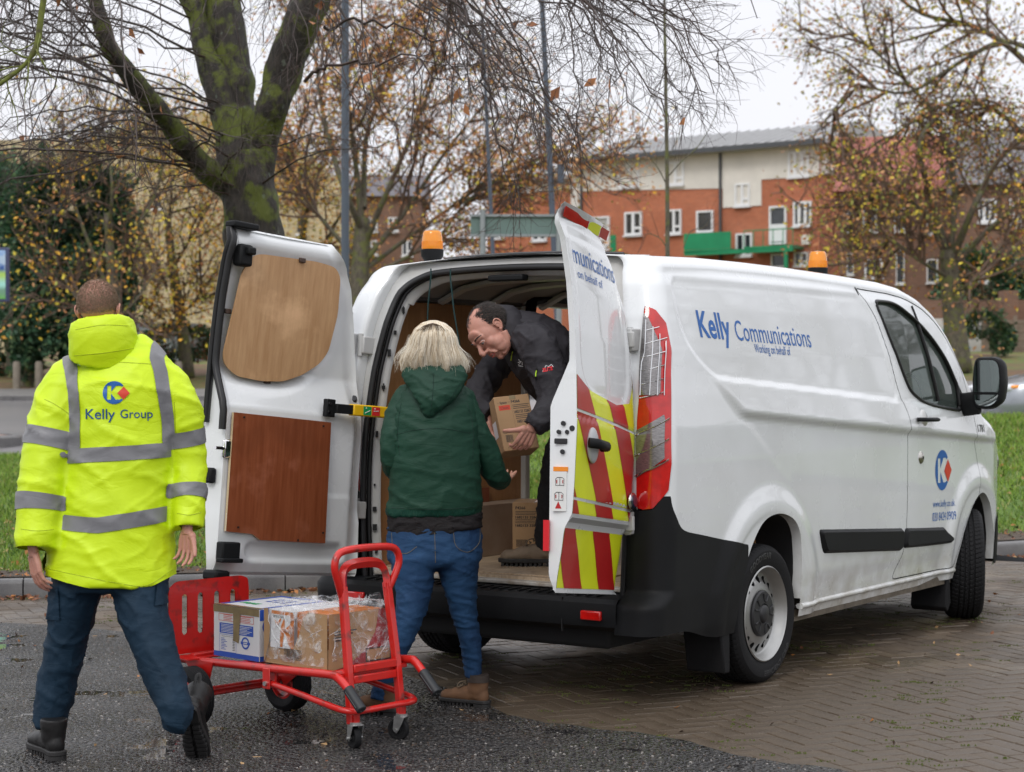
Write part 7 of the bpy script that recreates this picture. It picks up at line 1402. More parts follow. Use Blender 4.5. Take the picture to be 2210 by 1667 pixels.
# ---------------------------------------------------------------- cartons in and at the van
def sysco_box(name, label, P, faces=True, kind='front'):
    """P: frame origin at the lower left corner of the printed face; right, up, back vectors with lengths"""
    O, Rt, Up, Bk = P; r_ = empty(name, O, 0, label, 'box'); o = Vector((0, 0, 0)); a, b, c = Vector(Rt), Vector(Up), Vector(Bk)
    m = MB(); vs = [o, a, a + b, b, c, a + c, a + b + c, b + c]; m.add([tuple(v) for v in vs], [(0, 1, 2, 3), (5, 4, 7, 6), (4, 0, 3, 7), (1, 5, 6, 2), (3, 2, 6, 7), (4, 5, 1, 0)]); obj('carton', m, M_card, r_, bevel=.003)
    w_, h_ = a.length, b.length; F_ = (o, a.normalized(), b.normalized())
    def tx(t, x0, x1, z0, z1, m_=M_ink, bold=0.): V3, T3 = fit_text(t, w_ * x0, w_ * x1, h_ * z0, h_ * z1, bold); ink('print', V3, T3, F_, m_, r_)
    def rc(x0, z0, x1, z1, m_=M_ink, off=.0008): ink('print_line', *rect(w_ * x0, h_ * z0, w_ * x1, h_ * z1), F_, m_, r_, off)
    if kind == 'front':
        rc(.10, .745, .42, .835, M_redink, .0006); tx('Classic', .15, .38, .765, .815); tx('Sysco', .15, .35, .865, .905, bold=.03); rc(.07, .885, .13, .889); rc(.38, .885, .44, .889); tx('F4266', .47, .72, .865, .91, bold=.03)
        for k in range(3): rc(.49, .815 - k * .032, .96 - .03 * (k % 2), .826 - k * .032)
        tx('1682133 32867', .50, .98, .67, .72, bold=.03)
        for k in range(3): rc(.52, .63 - k * .032, .94 - .04 * (k % 2), .641 - k * .032)
        tx('1682133 32867', .54, 1.0, .49, .54, bold=.03); tx('4 x 2.5 kg e', .14, .36, .045, .075)
        V3, T3 = bars(w_ * .13, h_ * .16, w_ * .33, h_ * .29, 5); ink('barcode', V3, T3, F_, M_ink, r_)
        m = MB(); m.lathe([(.010, 0), (.0115, 0)], 14); V3, T3, _ = mesh_arrays(m.mesh('t')); V3[:, 0] += w_ * .14; V3[:, 1] += h_ * .36; ink('print', V3, T3, F_, M_ink, r_); rc(.46, .15, .463, .86)
        rc(.44, .93, .62, 1.0, M_tape, .0012)
    else:
        tx('F4266', .06, .26, .87, .92, bold=.03); tx('1682133 32867', .06, .54, .69, .735, bold=.03); tx('1682133 32867', .06, .54, .53, .575, bold=.03)
        for k in range(3): rc(.06, .82 - k * .03, .52 - .03 * k, .83 - k * .03); rc(.06, .66 - k * .03, .45, .67 - k * .03)
        for k in range(12): rc(.62, .88 - k * .045, .95 - .04 * (k % 3), .89 - k * .045, M_redink if k in (0, 4) else M_ink)
        V3, T3 = bars(w_ * .08, h_ * .14, w_ * .30, h_ * .28, 6); ink('barcode', V3, T3, F_, M_ink, r_); tx('4 x 2.5 kg e', .06, .28, .05, .08)
    F2 = (c, (-c).normalized(), b.normalized()); ink('side_label', *rect(c.length * .30, h_ * .3, c.length * .75, h_ * .6), F2, M_white_b, r_, .0008) if kind == 'front' else None
    V3, T3 = rect(0, 0, 1, 1); m = MB(); t_ = a * .42 + b; m.quad(t_ + b.normalized() * .0008, t_ + a * .16 + b.normalized() * .0008, t_ + a * .16 + c + b.normalized() * .0008, t_ + c + b.normalized() * .0008); obj('tape', m, M_tape, r_); return r_
Yb = 8.62; bl, br_, tl, t_r = W(1088, 975, Yb - .06), W(1164, 966, Yb - .05), W(1061, 856, Yb + .0), W(1143, 852, Yb + .01)
up = (Vector(tl) - bl + Vector(t_r) - br_) / 2; rt_ = (Vector(br_) - bl); bkv = Vector((-.035, .26, -.045)); HB = (bl, rt_, up, bkv)
sysco_box('cardboard_box', 'brown cardboard food box with black codes and a red strip, held between the two people', HB, True, 'front')
q0 = VF.on(1106, 1184, 1, .50); fa_ = VF.wor((q0.x, .50, .56)); z_t = .56 + .27
a0 = Vector(fa_); dirx = Vector((.97, -.10, 0)).normalized()
sysco_box('cardboard_box', 'brown cardboard food box standing on the van floor behind a boot', (a0 + Vector((.0, -.10, 0)), dirx * .26, Vector((0, 0, .268)), Vector((.10, .97, 0)).normalized() * .30), True, 'floor')
# ================================================================ PEOPLE
M_skin = mat('skin', (.52, .27, .19), .5, c2=(.60, .33, .24), vs=26, subs=.12, bump=.0006, bs=220); M_skin2 = mat('skin_ruddy', (.52, .265, .20), .45, c2=(.46, .215, .16), vs=20, subs=.12, bump=.0006, bs=200); M_lip = mat('lip', (.42, .12, .10), .4); M_eye = mat('eye_white', (.62, .60, .58), .15); M_iris = mat('iris', (.02, .025, .03), .1); M_teeth = mat('teeth', (.55, .52, .45), .3)
def cloth_mat(name, c, rough, fb=.006, fs=9., fine=.0004, fines=600, sheen=0., c2=None, spec=.3, strf=(1, 1, 2.2), dist=.8):
    def f(n, l, v, b):
        col_ = mixc(n, l, mrange(n, l, nnoise(n, l, v, 5, 5), .3, .7), c, c2 or tuple(k * .82 for k in c)); l.new(col_, b.inputs['Base Color']); b.inputs['Roughness'].default_value = rough; b.inputs['Specular IOR Level'].default_value = spec; b.inputs['Sheen Weight'].default_value = sheen
        mp = n.new('ShaderNodeMapping'); mp.inputs['Scale'].default_value = strf; l.new(v, mp.inputs[0]); w_ = n.new('ShaderNodeTexNoise'); l.new(mp.outputs[0], w_.inputs['Vector']); w_.inputs['Scale'].default_value = fs; w_.inputs['Detail'].default_value = 4; w_.inputs['Distortion'].default_value = dist
        # ridged creases
        a_ = n.new('ShaderNodeMath'); a_.operation = 'SUBTRACT'; l.new(w_.outputs[0], a_.inputs[0]); a_.inputs[1].default_value = .5; q = n.new('ShaderNodeMath'); q.operation = 'ABSOLUTE'; l.new(a_.outputs[0], q.inputs[0]); s_ = n.new('ShaderNodeMath'); s_.operation = 'POWER'; l.new(q.outputs[0], s_.inputs[0]); s_.inputs[1].default_value = .6
        bp = n.new('ShaderNodeBump'); l.new(s_.outputs[0], bp.inputs['Height']); bp.inputs['Distance'].default_value = fb; b2 = n.new('ShaderNodeBump'); l.new(nnoise(n, l, v, fines, 2), b2.inputs['Height']); b2.inputs['Distance'].default_value = fine; l.new(bp.outputs[0], b2.inputs['Normal']); l.new(b2.outputs[0], b.inputs['Normal'])
    return matn(name, f)
M_hv = cloth_mat('hi_vis_yellow', (.62, .82, .006), .45, .0035, 4.5, c2=(.56, .76, .006), spec=.45); M_band = cloth_mat('reflective_grey', (.17, .17, .18), .4, .002, 5, c2=(.20, .20, .21), spec=.5)
M_navy = cloth_mat('navy_work_trousers', (.004, .018, .036), .72, .004, 6, c2=(.007, .027, .052), fines=900); M_green_j = cloth_mat('dark_green_nylon', (.007, .038, .022), .6, .003, 6, c2=(.010, .050, .030), spec=.3, strf=(1, 1, 3.)); M_grey_j = cloth_mat('charcoal_softshell', (.020, .018, .022), .72, .003, 6, c2=(.030, .028, .033), fines=800)
M_denim = cloth_mat('blue_denim', (.008, .032, .090), .75, .003, 9, c2=(.018, .065, .15), fines=1200, fine=.0006); M_blackc = cloth_mat('black_jersey', (.014, .012, .013), .8, .006, 11); M_dgt = cloth_mat('dark_grey_trousers', (.020, .020, .023), .8, .006, 9)
M_boot = mat('black_leather', (.012, .0115, .0115), .42, spec=.35, var=.3, vs=12, bump=.0008, bs=60); M_sole = mat('rubber_sole', (.022, .021, .021), .6); M_suede = mat('brown_suede', (.17, .085, .04), .75, c2=(.10, .05, .025), vs=18); M_mud = mat('muddy_boot', (.26, .19, .13), .75, c2=(.15, .11, .075), vs=14); M_lace = mat('lace', (.16, .12, .08), .7)
M_blond = mat('blonde_hair', (.74, .63, .47), .40, c2=(.58, .46, .31), vs=9, stretch=(9, 9, 1)); M_blond2 = mat('blonde_light', (.84, .78, .66), .38); M_root = mat('hair_root', (.12, .08, .05), .6); M_dhair = mat('dark_hair', (.025, .018, .015), .45); M_ghair = mat('greying_hair', (.10, .085, .075), .5); M_buzz = mat('light_brown_hair', (.23, .155, .095), .6)
def fold_mesh(me, amp, f, seed=0, mask=None, f2=None, amp2=0.):
    V, T, N = mesh_arrays(me); out = V.copy(); sd_ = seed * 13.7
    for i in range(len(V)):
        x, y, z = V[i]; w = 1. if mask is None else mask(x, y, z)
        n1 = noise.noise(Vector((x * f[0] + sd_, y * f[1], z * f[2] + .9 * x * f[0]))); k = (1 - min(1, abs(n1) * 3.2)) ** 2 - .35
        n2 = noise.noise(Vector((x * f[0] * 2.3, y * f[1] * 2.3 + sd_, z * f[2] * 1.9 - .8 * x * f[0]))); k2 = (1 - min(1, abs(n2) * 3.2)) ** 2 - .35
        out[i] = V[i] + N[i] * w * (amp * k + amp * .45 * k2)
    set_verts(me, out); return me
def garment(name, tubes, m_, parent, voxel=.011, amp=.008, f=(6, 6, 14), seed=0, smooth=2, mask=None, cuts=(), extra=None, mats=None):
    g = MB()
    for t_ in tubes:
        path, rad = t_[0], t_[1]; up = t_[2] if len(t_) > 2 else (1, 0, 0); K = 4
        P = catmull(path, K); nR = len(rad); RR = [tuple(np.array([np.interp(u, range(nR), [r_[k] if isinstance(r_, tuple) else r_ for r_ in rad]) for k in (0, 1)])) for u in np.linspace(0, nR - 1, len(P))]
        g.tube(P, RR, 26, up=up)
    if extra: extra(g)
    me = remesh(g, voxel, smooth, name); fold_mesh(me, amp, f, seed, mask)
    if cuts:
        V, T, N = mesh_arrays(me); D_ = np.c_[V, N]
        for c in cuts: D_, T = clip(D_, T, c(D_), True)
        me = tri_mesh(name, D_[:, :3], T)
    o = obj(name, me, mats or m_, parent, smooth=None); return o
def band(src, field, name, m_, parent, off=.004):
    V, T, N = mesh_arrays(src.data); D_ = np.c_[V, N]; D_, T = clip(D_, T, field(D_[:, :3]), True)
    if len(T) == 0: return None
    P = D_[:, :3] + D_[:, 3:] * off; return obj(name, tri_mesh(name, P, T), m_, parent, smooth=None)
def axis_t(V, path):
    """distance along a limb's axis of every vertex, 0..1"""
    P = np.array([np.array(p) for p in path]); L = np.r_[0, np.cumsum(np.linalg.norm(np.diff(P, axis=0), axis=1))]; best = np.full(len(V), 1e9); tt = np.zeros(len(V))
    for i in range(len(P) - 1):
        ab = P[i + 1] - P[i]; t = ((V - P[i]) @ ab) / (ab @ ab); tc = np.clip(t, 0, 1); d = np.linalg.norm(V - P[i] - tc[:, None] * ab, axis=1); k = d < best; best[k] = d[k]; tt[k] = (L[i] + tc[k] * (L[i + 1] - L[i])) / L[-1]
    return tt
def hand(parent, wrist, d, n, side, curl=(.35, .5, .4), size=1., skin=None, spread=.10, thumb=.7, tcurl=.3, name='hand'):
    """d: finger direction, n: the way the palm faces, side=+1 puts the thumb towards n x d"""
    d = Vector(d).normalized(); n = Vector(n); n = (n - d * n.dot(d)).normalized(); t = n.cross(d) * side; w = Vector(wrist); g = MB(); s = size
    g.tube([w - d * .05 * s, w, w + d * .02 * s], [(.026 * s, .019 * s)] * 3, 12, up=t)
    K = [(-.033, .082, .066, .0085), (-.011, .088, .078, .0092), (.012, .090, .084, .0095), (.034, .086, .076, .0092)]
    for k, (o, L0, Lf, r) in enumerate(K):
        kn = w + (d * L0 + t * o) * s; g.tube([w + d * .012 * s + t * o * .55 * s, w + (d * L0 * .6 + t * o * .9) * s, kn], [(.013 * s, .014 * s), (.0125 * s, .013 * s), (.0115 * s, .011 * s)], 10, up=t)
        p = kn; a = 0; pts = [p]; rad = [r * 1.12 * s]; dirv = (d + t * o / .034 * spread).normalized(); ax = dirv.cross(n)
        for j, f_ in enumerate((.46, .30, .24)):
            a += curl[j] * (1 + .12 * (k - 1.5) * -.6); dv = dirv * math.cos(a) + n * math.sin(a); p = p + dv * Lf * f_ * s; pts.append(p); rad.append(r * (1 - .09 * (j + 1)) * s)
        P = []; RR = []
        for j in range(len(pts) - 1): P += [pts[j], pts[j] * .5 + pts[j + 1] * .5]; RR += [rad[j] * 1.03, (rad[j] + rad[j + 1]) / 2 * .95]
        P.append(pts[-1]); RR.append(rad[-1] * .8); g.tube(P, RR, 10, up=t); g.sphere(pts[-1], rad[-1] * .85, 10, 6)
    b0 = w + (d * .018 + t * .024) * s; td = (d * math.cos(thumb) + t * math.sin(thumb) + n * .25).normalized(); p1 = b0 + td * .042 * s; td2 = (td + d * tcurl + n * .12).normalized(); p2 = p1 + td2 * .034 * s; td3 = (td2 + d * tcurl * .6 + n * .1).normalized(); p3 = p2 + td3 * .026 * s
    g.tube([b0, p1, p1 * .5 + p2 * .5, p2, p3], [.0165 * s, .0125 * s, .0108 * s, .0112 * s, .0085 * s], 10, up=n); g.sphere(p3, .0085 * s, 10, 6); g.sphere(b0 + td * .012 * s, .0175 * s, 10, 7)
    me = remesh(g, .0028 * s, 2, name, .5); return obj(name, me, skin or M_skin, parent, smooth=None)
def basis(f, u):
    f = Vector(f).normalized(); u = Vector(u); u = (u - f * u.dot(f)).normalized(); r_ = f.cross(u); return Matrix((r_, f, u)).transposed().to_4x4()
def head(parent, c, f, u, skin, size=1., neck=None, features=True, name='head'):
    M = Matrix.Translation(Vector(c)) @ basis(f, u) @ Matrix.Scale(size, 4); g = MB()
    def S(c_, r_, n=20, m=14): g.sphere(c_, r_, n, m, M)
    def Tt(p, r_, n=10): g.tube(catmull(p, 3), [np.interp(q, np.linspace(0, 1, len(r_)), r_) for q in np.linspace(0, 1, (len(p) - 1) * 3 + 1)] if isinstance(r_, list) else r_, n, M=M)
    S((0, -.018, .035), (.076, .098, .088), 28, 18); S((0, .020, .010), (.070, .075, .085), 24, 16); S((0, .028, -.040), (.060, .062, .070), 24, 16); S((0, .042, -.082), (.040, .042, .034)); S((0, .070, -.096), (.020, .017, .018))
    for s in (-1, 1): S((s * .044, .032, -.066), (.024, .044, .036)); S((s * .040, .055, -.026), (.029, .028, .030)); S((s * .043, .040, -.046), (.030, .036, .034)); Tt([(s * .064, -.005, -.04), (s * .052, .02, -.085), (s * .02, .06, -.100)], [.018, .020, .018])
    S((0, .072, .045), (.052, .017, .032)); 
    if features:
        Tt([(-.052, .068, .022), (-.028, .087, .030), (0, .088, .026), (.028, .087, .030), (.052, .068, .022)], [.009, .0105, .010, .0105, .009])
        Tt([(0, .086, .020), (0, .104, -.004), (0, .120, -.028)], [.009, .0105, .0145]); S((0, .116, -.031), (.0145, .0135, .011)); 
        for s in (-1, 1): S((s * .014, .100, -.034), (.009, .012, .0085)); Tt([(s * .010, .090, -.042), (s * .026, .086, -.058), (s * .030, .078, -.074)], [.006, .007, .006])
        S((0, .084, -.052), (.024, .014, .012)); S((0, .085, -.074), (.020, .010, .007)); S((0, .060, -.062), (.034, .024, .022))
    if neck: 
        for a, b, r0, r1 in neck: g.tube([Vector(a), (Vector(a) + Vector(b)) / 2, Vector(b)], [r0, (r0 + r1) / 2, r1], 18)
    me = remesh(g, .0035 * size, 5, name, .55); h = obj(name, me, skin, parent, smooth=None)
    for s in (-1, 1):
        e = MB(); P = [(s * .074, .010, .012), (s * .084, .000, .024), (s * .090, -.016, .028), (s * .092, -.028, .012), (s * .088, -.026, -.010), (s * .080, -.010, -.028), (s * .075, .002, -.034)]; e.tube(catmull(P, 3), .0048, 8, M=M); e.sphere((s * .079, -.010, -.002), (.0075, .018, .026), 12, 8, M); e.sphere((s * .077, .000, -.028), (.007, .009, .009), 10, 7, M)
        e.tube(catmull([(s * .080, .004, .004), (s * .087, -.008, .010), (s * .086, -.014, -.008), (s * .079, -.004, -.016)], 3), .0035, 6, M=M); [e.v.__setitem__(i_e, tuple(Vector(e.v[i_e]).lerp(M @ Vector((s * .076, -.012, 0)), .16))) for i_e in range(len(e.v))]; obj('ear', remesh(e, .0022 * size, 1, 'ear'), skin, h, smooth=None)
        if features:
            ey = MB(); ey.sphere((s * .030, .0790, .006), (.0135, .0125, .0115), 16, 10, M); eo = obj('eye', ey, M_eye, h, smooth=180); i_ = MB(); i_.sphere((s * .0290, .0885, .0015), (.0062, .0040, .0062), 12, 8, M); obj('iris', i_, M_iris, eo, smooth=180)
            ld = MB(); ld.tube(catmull([(s * .0145, .086, .006), (s * .022, .092, .0120), (s * .032, .092, .0125), (s * .045, .082, .006)], 4), .0036, 6, M=M); ld.tube(catmull([(s * .0145, .086, .003), (s * .022, .0895, -.0045), (s * .032, .0890, -.006), (s * .045, .081, .002)], 4), .0028, 6, M=M); obj('eyelid', ld, skin, eo, smooth=180)
            br = MB(); br.tube(catmull([(s * .014, .0965, .031), (s * .028, .0975, .0375), (s * .046, .0845, .0355), (s * .056, .070, .029)], 4), [ .0018, .0034, .0034, .0034, .003, .003, .003, .003, .0026, .0026, .0022, .0018, .001], 6, M=M); obj('eyebrow', br, M_dhair, h, smooth=180)
    if features:
        l_ = MB(); l_.tube(catmull([(-.021, .086, -.0615), (-.008, .0965, -.0585), (0, .0965, -.060), (.008, .0965, -.0585), (.021, .086, -.0615)], 3), .0034, 6, M=M); l_.tube(catmull([(-.020, .086, -.066), (-.008, .0945, -.0715), (0, .0955, -.0725), (.008, .0945, -.0715), (.020, .086, -.066)], 3), .0042, 6, M=M); obj('lips', l_, M_lip, h, smooth=180)
        t_ = MB(); t_.tube([(-.013, .0895, -.0645), (0, .0935, -.0645), (.013, .0895, -.0645)], .0024, 5, M=M); obj('teeth', t_, M_teeth, h, smooth=180)
    return h, M
def strands(name, roots, mats, parent, r=.0008, sides=3, pr=None, seed=0):
    """roots: list of polylines"""
    groups = [MB() for _ in mats]; g_ = np.random.default_rng(seed); m = MB(); 
    for P in roots:
        m.mi = int(g_.choice(len(mats), p=pr)); n = len(P); m.tube(P, [r * (1 - .6 * i / (n - 1)) for i in range(n)], sides, cap=False)
    return obj(name, m, mats, parent, smooth=180, kind='stuff')
def sole_outline(L=.30, w=.052, heel=.036):
    pts = [(-heel, -.095), (-heel * .9, -.118), (0, -.128), (heel * .9, -.118), (heel, -.095), (heel * .95, -.02), (w, .07), (w * .93, .13), (w * .55, .17), (0, .182), (-w * .7, .165), (-w * 1.0, .12), (-w * .98, .06), (-heel * .9, -.02)]
    return rounded([(x, y * L / .30) for x, y in pts], .03, 2)
def boot(parent, M, m_up, shaft=.16, name='boot', laces=False, sole_c=None, scale=1., pull=False, cuff=None):
    M = M @ Matrix.Scale(scale, 4); g = MB(); g.tube(catmull([(0, -.060, shaft), (0, -.058, shaft * .7), (0, -.052, .075), (0, -.045, .045)], 3), [(.052, .056)] * 3 + [(.047, .056)] * 4 + [(.042, .060)] * 3, 20, up=(1, 0, 0), M=M)
    g.tube(catmull([(0, -.085, .045), (0, -.03, .055), (0, .04, .052), (0, .10, .044), (0, .145, .038)], 3), [(.036, .034)] * 3 + [(.040, .046)] * 3 + [(.045, .038)] * 3 + [(.046, .030)] * 3 + [(.036, .024)], 20, up=(1, 0, 0), M=M); g.sphere((0, .13, .040), (.044, .042, .032), 16, 10, M); g.sphere((0, -.085, .05), (.036, .034, .045), 14, 9, M)
    u_ = obj(name, remesh(g, .006, 2, name), m_up, parent, smooth=None); so = MB(); o = sole_outline()
    so.prism([(x * 1.03, y * 1.02, .012) for x, y in o], (0, 0, .020), M); sl_ = obj('sole', so, sole_c or M_sole, u_, bevel=.004)
    hb = MB(); hb.prism([(x * 1.02, y, -.004) for x, y in o if y < -.045], (0, 0, .016), M); obj('heel', hb, M_sole, u_); lu = MB()
    for k in range(9):
        y = -.02 + k * .022; wv = np.interp(y, [-.02, .07, .15], [.034, .050, .040])
        for s in (-1, 1): lu.box((s * wv * .55, y, .004), (wv * .8, .013, .016), M=M)
    obj('lugs', lu, M_sole, u_, kind='stuff')
    if laces:
        for k in range(5): l_ = MB(); l_.tube([(-.022, .010 + .016 * k, .112 - k * .010), (0, .018 + .016 * k, .122 - k * .011), (.022, .012 + .016 * k, .112 - k * .010)], .0028, 5, M=M); obj('lace', l_, M_lace, u_)
        l_ = MB(); l_.tube(catmull([(-.01, .01, .125), (-.035, .035, .12), (-.042, .045, .095), (-.02, .03, .10)], 3), .0025, 5, M=M); obj('lace', l_, M_lace, u_)
    if pull: p_ = MB(); p_.tube(catmull([(-.008, -.112, shaft - .03), (-.008, -.122, shaft + .010), (0, -.124, shaft + .025), (.008, -.118, shaft + .01), (.008, -.110, shaft - .03)], 3), (.002, .006), 4, M=M); obj('pull_tab', p_, M_boot, u_)
    if cuff: c_ = MB(); c_.tube([(0, -.060, shaft - .03), (0, -.060, shaft + .008)], [(.055, .059), (.053, .057)], 20, up=(1, 0, 0), M=M); obj('ankle_cuff', c_, cuff, u_, smooth=40)
    return u_

# ---------------------------------------------------------------- man in the hi-vis coat, walking away
Y0 = 7.2; PB = Vector((W(230, 833, Y0).x, Y0, 0)); pm = empty('person', PB, 0, 'man with cropped hair walking away in a yellow hi-vis coat and navy trousers', 'person')
def w1(u, v, Y=Y0): return Vector(W(u, v, Y)) - PB
def hw(px, Y=Y0): return px / 2 * Y / FPX
tor = [(1262, 92, 384, .19, 7.22), (1200, 96, 380, .185, 7.22), (1120, 118, 377, .175, 7.22), (1040, 130, 377, .165, 7.22), (960, 140, 380, .16, 7.22), (900, 138, 384, .155, 7.22), (850, 128, 388, .145, 7.21), (815, 130, 380, .125, 7.21), (785, 142, 352, .10, 7.22), (765, 155, 318, .09, 7.23)]
path = [w1((a + b) / 2, v, Y) for v, a, b, d, Y in tor]; rad = [(hw(b - a, Y), d) for v, a, b, d, Y in tor]
hemz = lambda x: np.interp(x, [w1(88, 833).x, w1(150, 833).x, w1(250, 833).x, w1(310, 833).x, w1(385, 833).x], [w1(0, 1233).z, w1(0, 1247).z, w1(0, 1268).z, w1(0, 1274).z, w1(0, 1236).z])
SLP = {nm: ([w1(*p) for p in P_], R_) for nm, P_, R_ in (('L', [(158, 808, 7.22), (128, 872, 7.21), (104, 975, 7.18), (87, 1080, 7.14), (79, 1186, 7.10)], [.080, .102, .101, .092, .079]), ('R', [(352, 815, 7.22), (388, 880, 7.22), (405, 985, 7.24), (407, 1070, 7.20), (406, 1142, 7.16)], [.075, .084, .072, .067, .061]))}
slt = []
for nm in SLP: P3, R_ = SLP[nm]; slt.append(([P3[0] + Vector((.03 if nm == 'L' else -.03, 0, .012))] + P3, [(R_[0] * .6, R_[0] * .7)] + [(r, r * 1.05) for r in R_]))
def arm_d(V, P3):
    P = np.array([np.array(p) for p in P3]); best = np.full(len(V), 1e9)
    for i in range(len(P) - 1):
        ab = P[i + 1] - P[i]; t = np.clip(((V - P[i]) @ ab) / (ab @ ab), 0, 1); best = np.minimum(best, np.linalg.norm(V - P[i] - t[:, None] * ab, axis=1))
    return best
def cuffs(D_):
    out = np.full(len(D_), -1.)
    for nm in SLP: P3 = SLP[nm][0]; e_ = P3[-1]; d_ = (P3[-1] - P3[-2]).normalized(); q = (D_[:, :3] - np.array(e_)) @ np.array(d_); out = np.where((np.linalg.norm(D_[:, :3] - np.array(e_), axis=1) < (.11 if nm == 'L' else .095)) & (q > -.03) & ((D_[:, 0] - e_.x) * (1 if nm == 'L' else -1) < .028), np.maximum(out, q + .004), out)
    return out
def hemcut(D_): f = hemz(D_[:, 0]) - D_[:, 2]; return f
jk = garment('hi_vis_coat', [(path, rad)] + slt, M_hv, pm, .010, .0075, (3.2, 3.2, 7.5), 1, 3, cuts=[hemcut, cuffs])
def torso_only(V): return np.maximum(.108 - arm_d(V, SLP['L'][0]), .088 - arm_d(V, SLP['R'][0]))
col_ = garment('collar', [([w1(224, 772, 7.20), w1(223, 745, 7.18), w1(222, 718, 7.17), w1(221, 697, 7.18)], [(hw(152), .115), (hw(150), .112), (hw(146), .105), (hw(138), .098)])], M_hv, jk, .009, .004, (5, 5, 9), 4, 2)
# reflective tape
zz_ = lambda v: w1(0, v).z
tb1 = lambda V: np.maximum(zz_(994) - (V[:, 2] - V[:, 0] * .06), (V[:, 2] - V[:, 0] * .06) - zz_(963)); band(jk, lambda V: np.maximum(tb1(V), torso_only(V)), 'reflective_band', M_band, jk)
def tb2(V): q = V[:, 2] - np.interp(V[:, 0], [-.25, 0, .28], [-.005, -.018, .025]); return np.maximum(zz_(1134) - q, q - zz_(1101))
band(jk, lambda V: np.maximum(tb2(V), np.maximum(.100 - arm_d(V, SLP['L'][0]), .084 - arm_d(V, SLP['R'][0]))), 'reflective_band', M_band, jk)
for us, ws in ((([775, 800, 850, 900, 965], [150, 160, 172, 174, 174]), .024), (([775, 800, 850, 900, 965], [343, 352, 362, 368, 371]), .024)):
    zs_ = [zz_(v) for v in us[0]]; xs_ = [w1(u, 833).x for u in us[1]]; o1, o2 = np.argsort(zs_), None; za, xa = np.array(zs_)[o1], np.array(xs_)[o1]
    fld = lambda V, za=za, xa=xa, ws=ws: np.maximum.reduce([np.abs(V[:, 0] - np.interp(V[:, 2], za, xa)) - ws, V[:, 1] - .10, zz_(964) - (V[:, 2] - V[:, 0] * .06)]); band(jk, fld, 'reflective_band', M_band, jk, .0035)
for nm, rng_ in (('L', [(.335, .435), (.70, .79)]), ('R', [(.36, .46), (.72, .81)])):
    o = jk; P3, R_ = SLP[nm]; rm = .115 if nm == 'L' else .094
    for a, b in rng_: band(o, lambda V, a=a, b=b, P3=P3, rm=rm: np.maximum.reduce([a - axis_t(V, P3), axis_t(V, P3) - b, arm_d(V, P3) - rm]), 'reflective_band', M_band, o, .0038)
# emblem and wording on the back
Vj, Tj, Nj = mesh_arrays(jk.data); bj = bvh_of(Vj, Tj)

def back(name, V3, T3, m_, off=.003): return decal(name, V3, T3, (0, -.6, 0), (1, 0, 0), (0, 0, 1), m_, jk, bj, off, .02, direction=(0, 1, 0))
NAVYP = mat('print_navy', (.008, .07, .19), .5)
e_c = w1(262, 847); e_r = .0435
BLUE_ = BLUE
def place_back(name, V3, T3, m_): V3 = V3.copy(); V3[:, 0] = e_c.x + V3[:, 0] * e_r; V3[:, 1] = e_c.z + V3[:, 1] * e_r; back(name, V3, T3, m_, .003 + (m_ is REDP) * .001)
logo('emblem', place_back, jk, 1, 1)
a, b = w1(200, 900), w1(262, 900); V3, T3 = fit_text('Kelly', a.x, b.x + .004, zz_(903), zz_(882), .008); V3[:, 1] += (V3[:, 0] - a.x) * .0; back('lettering', V3, T3, NAVYP); a, b = w1(275, 900), w1(340, 900); V3, T3 = fit_text('Group', a.x, b.x, zz_(901), zz_(883), .004); back('lettering', V3, T3, NAVYP)
M_ys = mat('yellow_seam', (.36, .46, .004), .6)
def seam1(px, r=.0016, bv=None, parent=None):
    q = []; bv = bv or bj
    for p in catmull([(u, v) for u, v in px], 7):
        o_ = w1(p[0], p[1], 6.4); d_ = Vector(ray(p[0], p[1])).normalized(); h_ = bv.ray_cast(o_, d_, 3)
        if h_[0] is not None: q.append(h_[0] - d_ * .0003)
    if len(q) > 2: m = MB(); m.tube(q, r, 4); obj('seam', m, M_ys, parent or jk, smooth=60)
for px in ([(96, 862), (120, 874), (150, 896), (168, 925)], [(376, 868), (378, 900), (380, 945)], [(95, 1226), (160, 1240), (250, 1258), (315, 1264), (372, 1230)], [(45, 1142), (80, 1146), (116, 1143)], [(382, 1108), (408, 1112), (434, 1106)], [(150, 792), (230, 782), (330, 786)]): seam1(px)
Vq, Tq, _n = mesh_arrays(col_.data); bq = bvh_of(Vq, Tq); seam1([(160, 768), (225, 762), (290, 752)], .0018, bq, col_); seam1([(163, 712), (222, 702), (284, 704)], .0014, bq, col_)
# trousers, one continuous garment
def leg_t(P_, R_): return ([w1(*p) for p in P_], [(r, r2) for r, r2 in R_])
tr_ = garment('trousers', [([w1(238, 1180, 7.22), w1(236, 1235, 7.22), w1(236, 1275, 7.22)], [(hw(270), .155), (hw(262), .155), (hw(225), .14)]),
    leg_t([(170, 1245, 7.22), (158, 1310, 7.24), (142, 1390, 7.26), (124, 1470, 7.28), (112, 1540, 7.28), (112, 1572, 7.27)], [(.100, .125), (.094, .115), (.080, .095), (.076, .088), (.070, .082), (.062, .07)]),
    leg_t([(300, 1245, 7.20), (308, 1320, 7.16), (334, 1400, 7.11), (362, 1480, 7.06), (380, 1535, 7.02), (376, 1568, 7.04)], [(.106, .125), (.098, .115), (.084, .095), (.074, .084), (.064, .076), (.052, .062)])], M_navy, pm, .010, .0085, (7, 7, 10), 12, 3)
pk_ = band(tr_, lambda V: np.maximum.reduce([zz_(1335) - V[:, 2], V[:, 2] - zz_(1262), V[:, 0] - w1(138, 833).x - .0]), 'thigh_pocket', M_navy, tr_, .006)
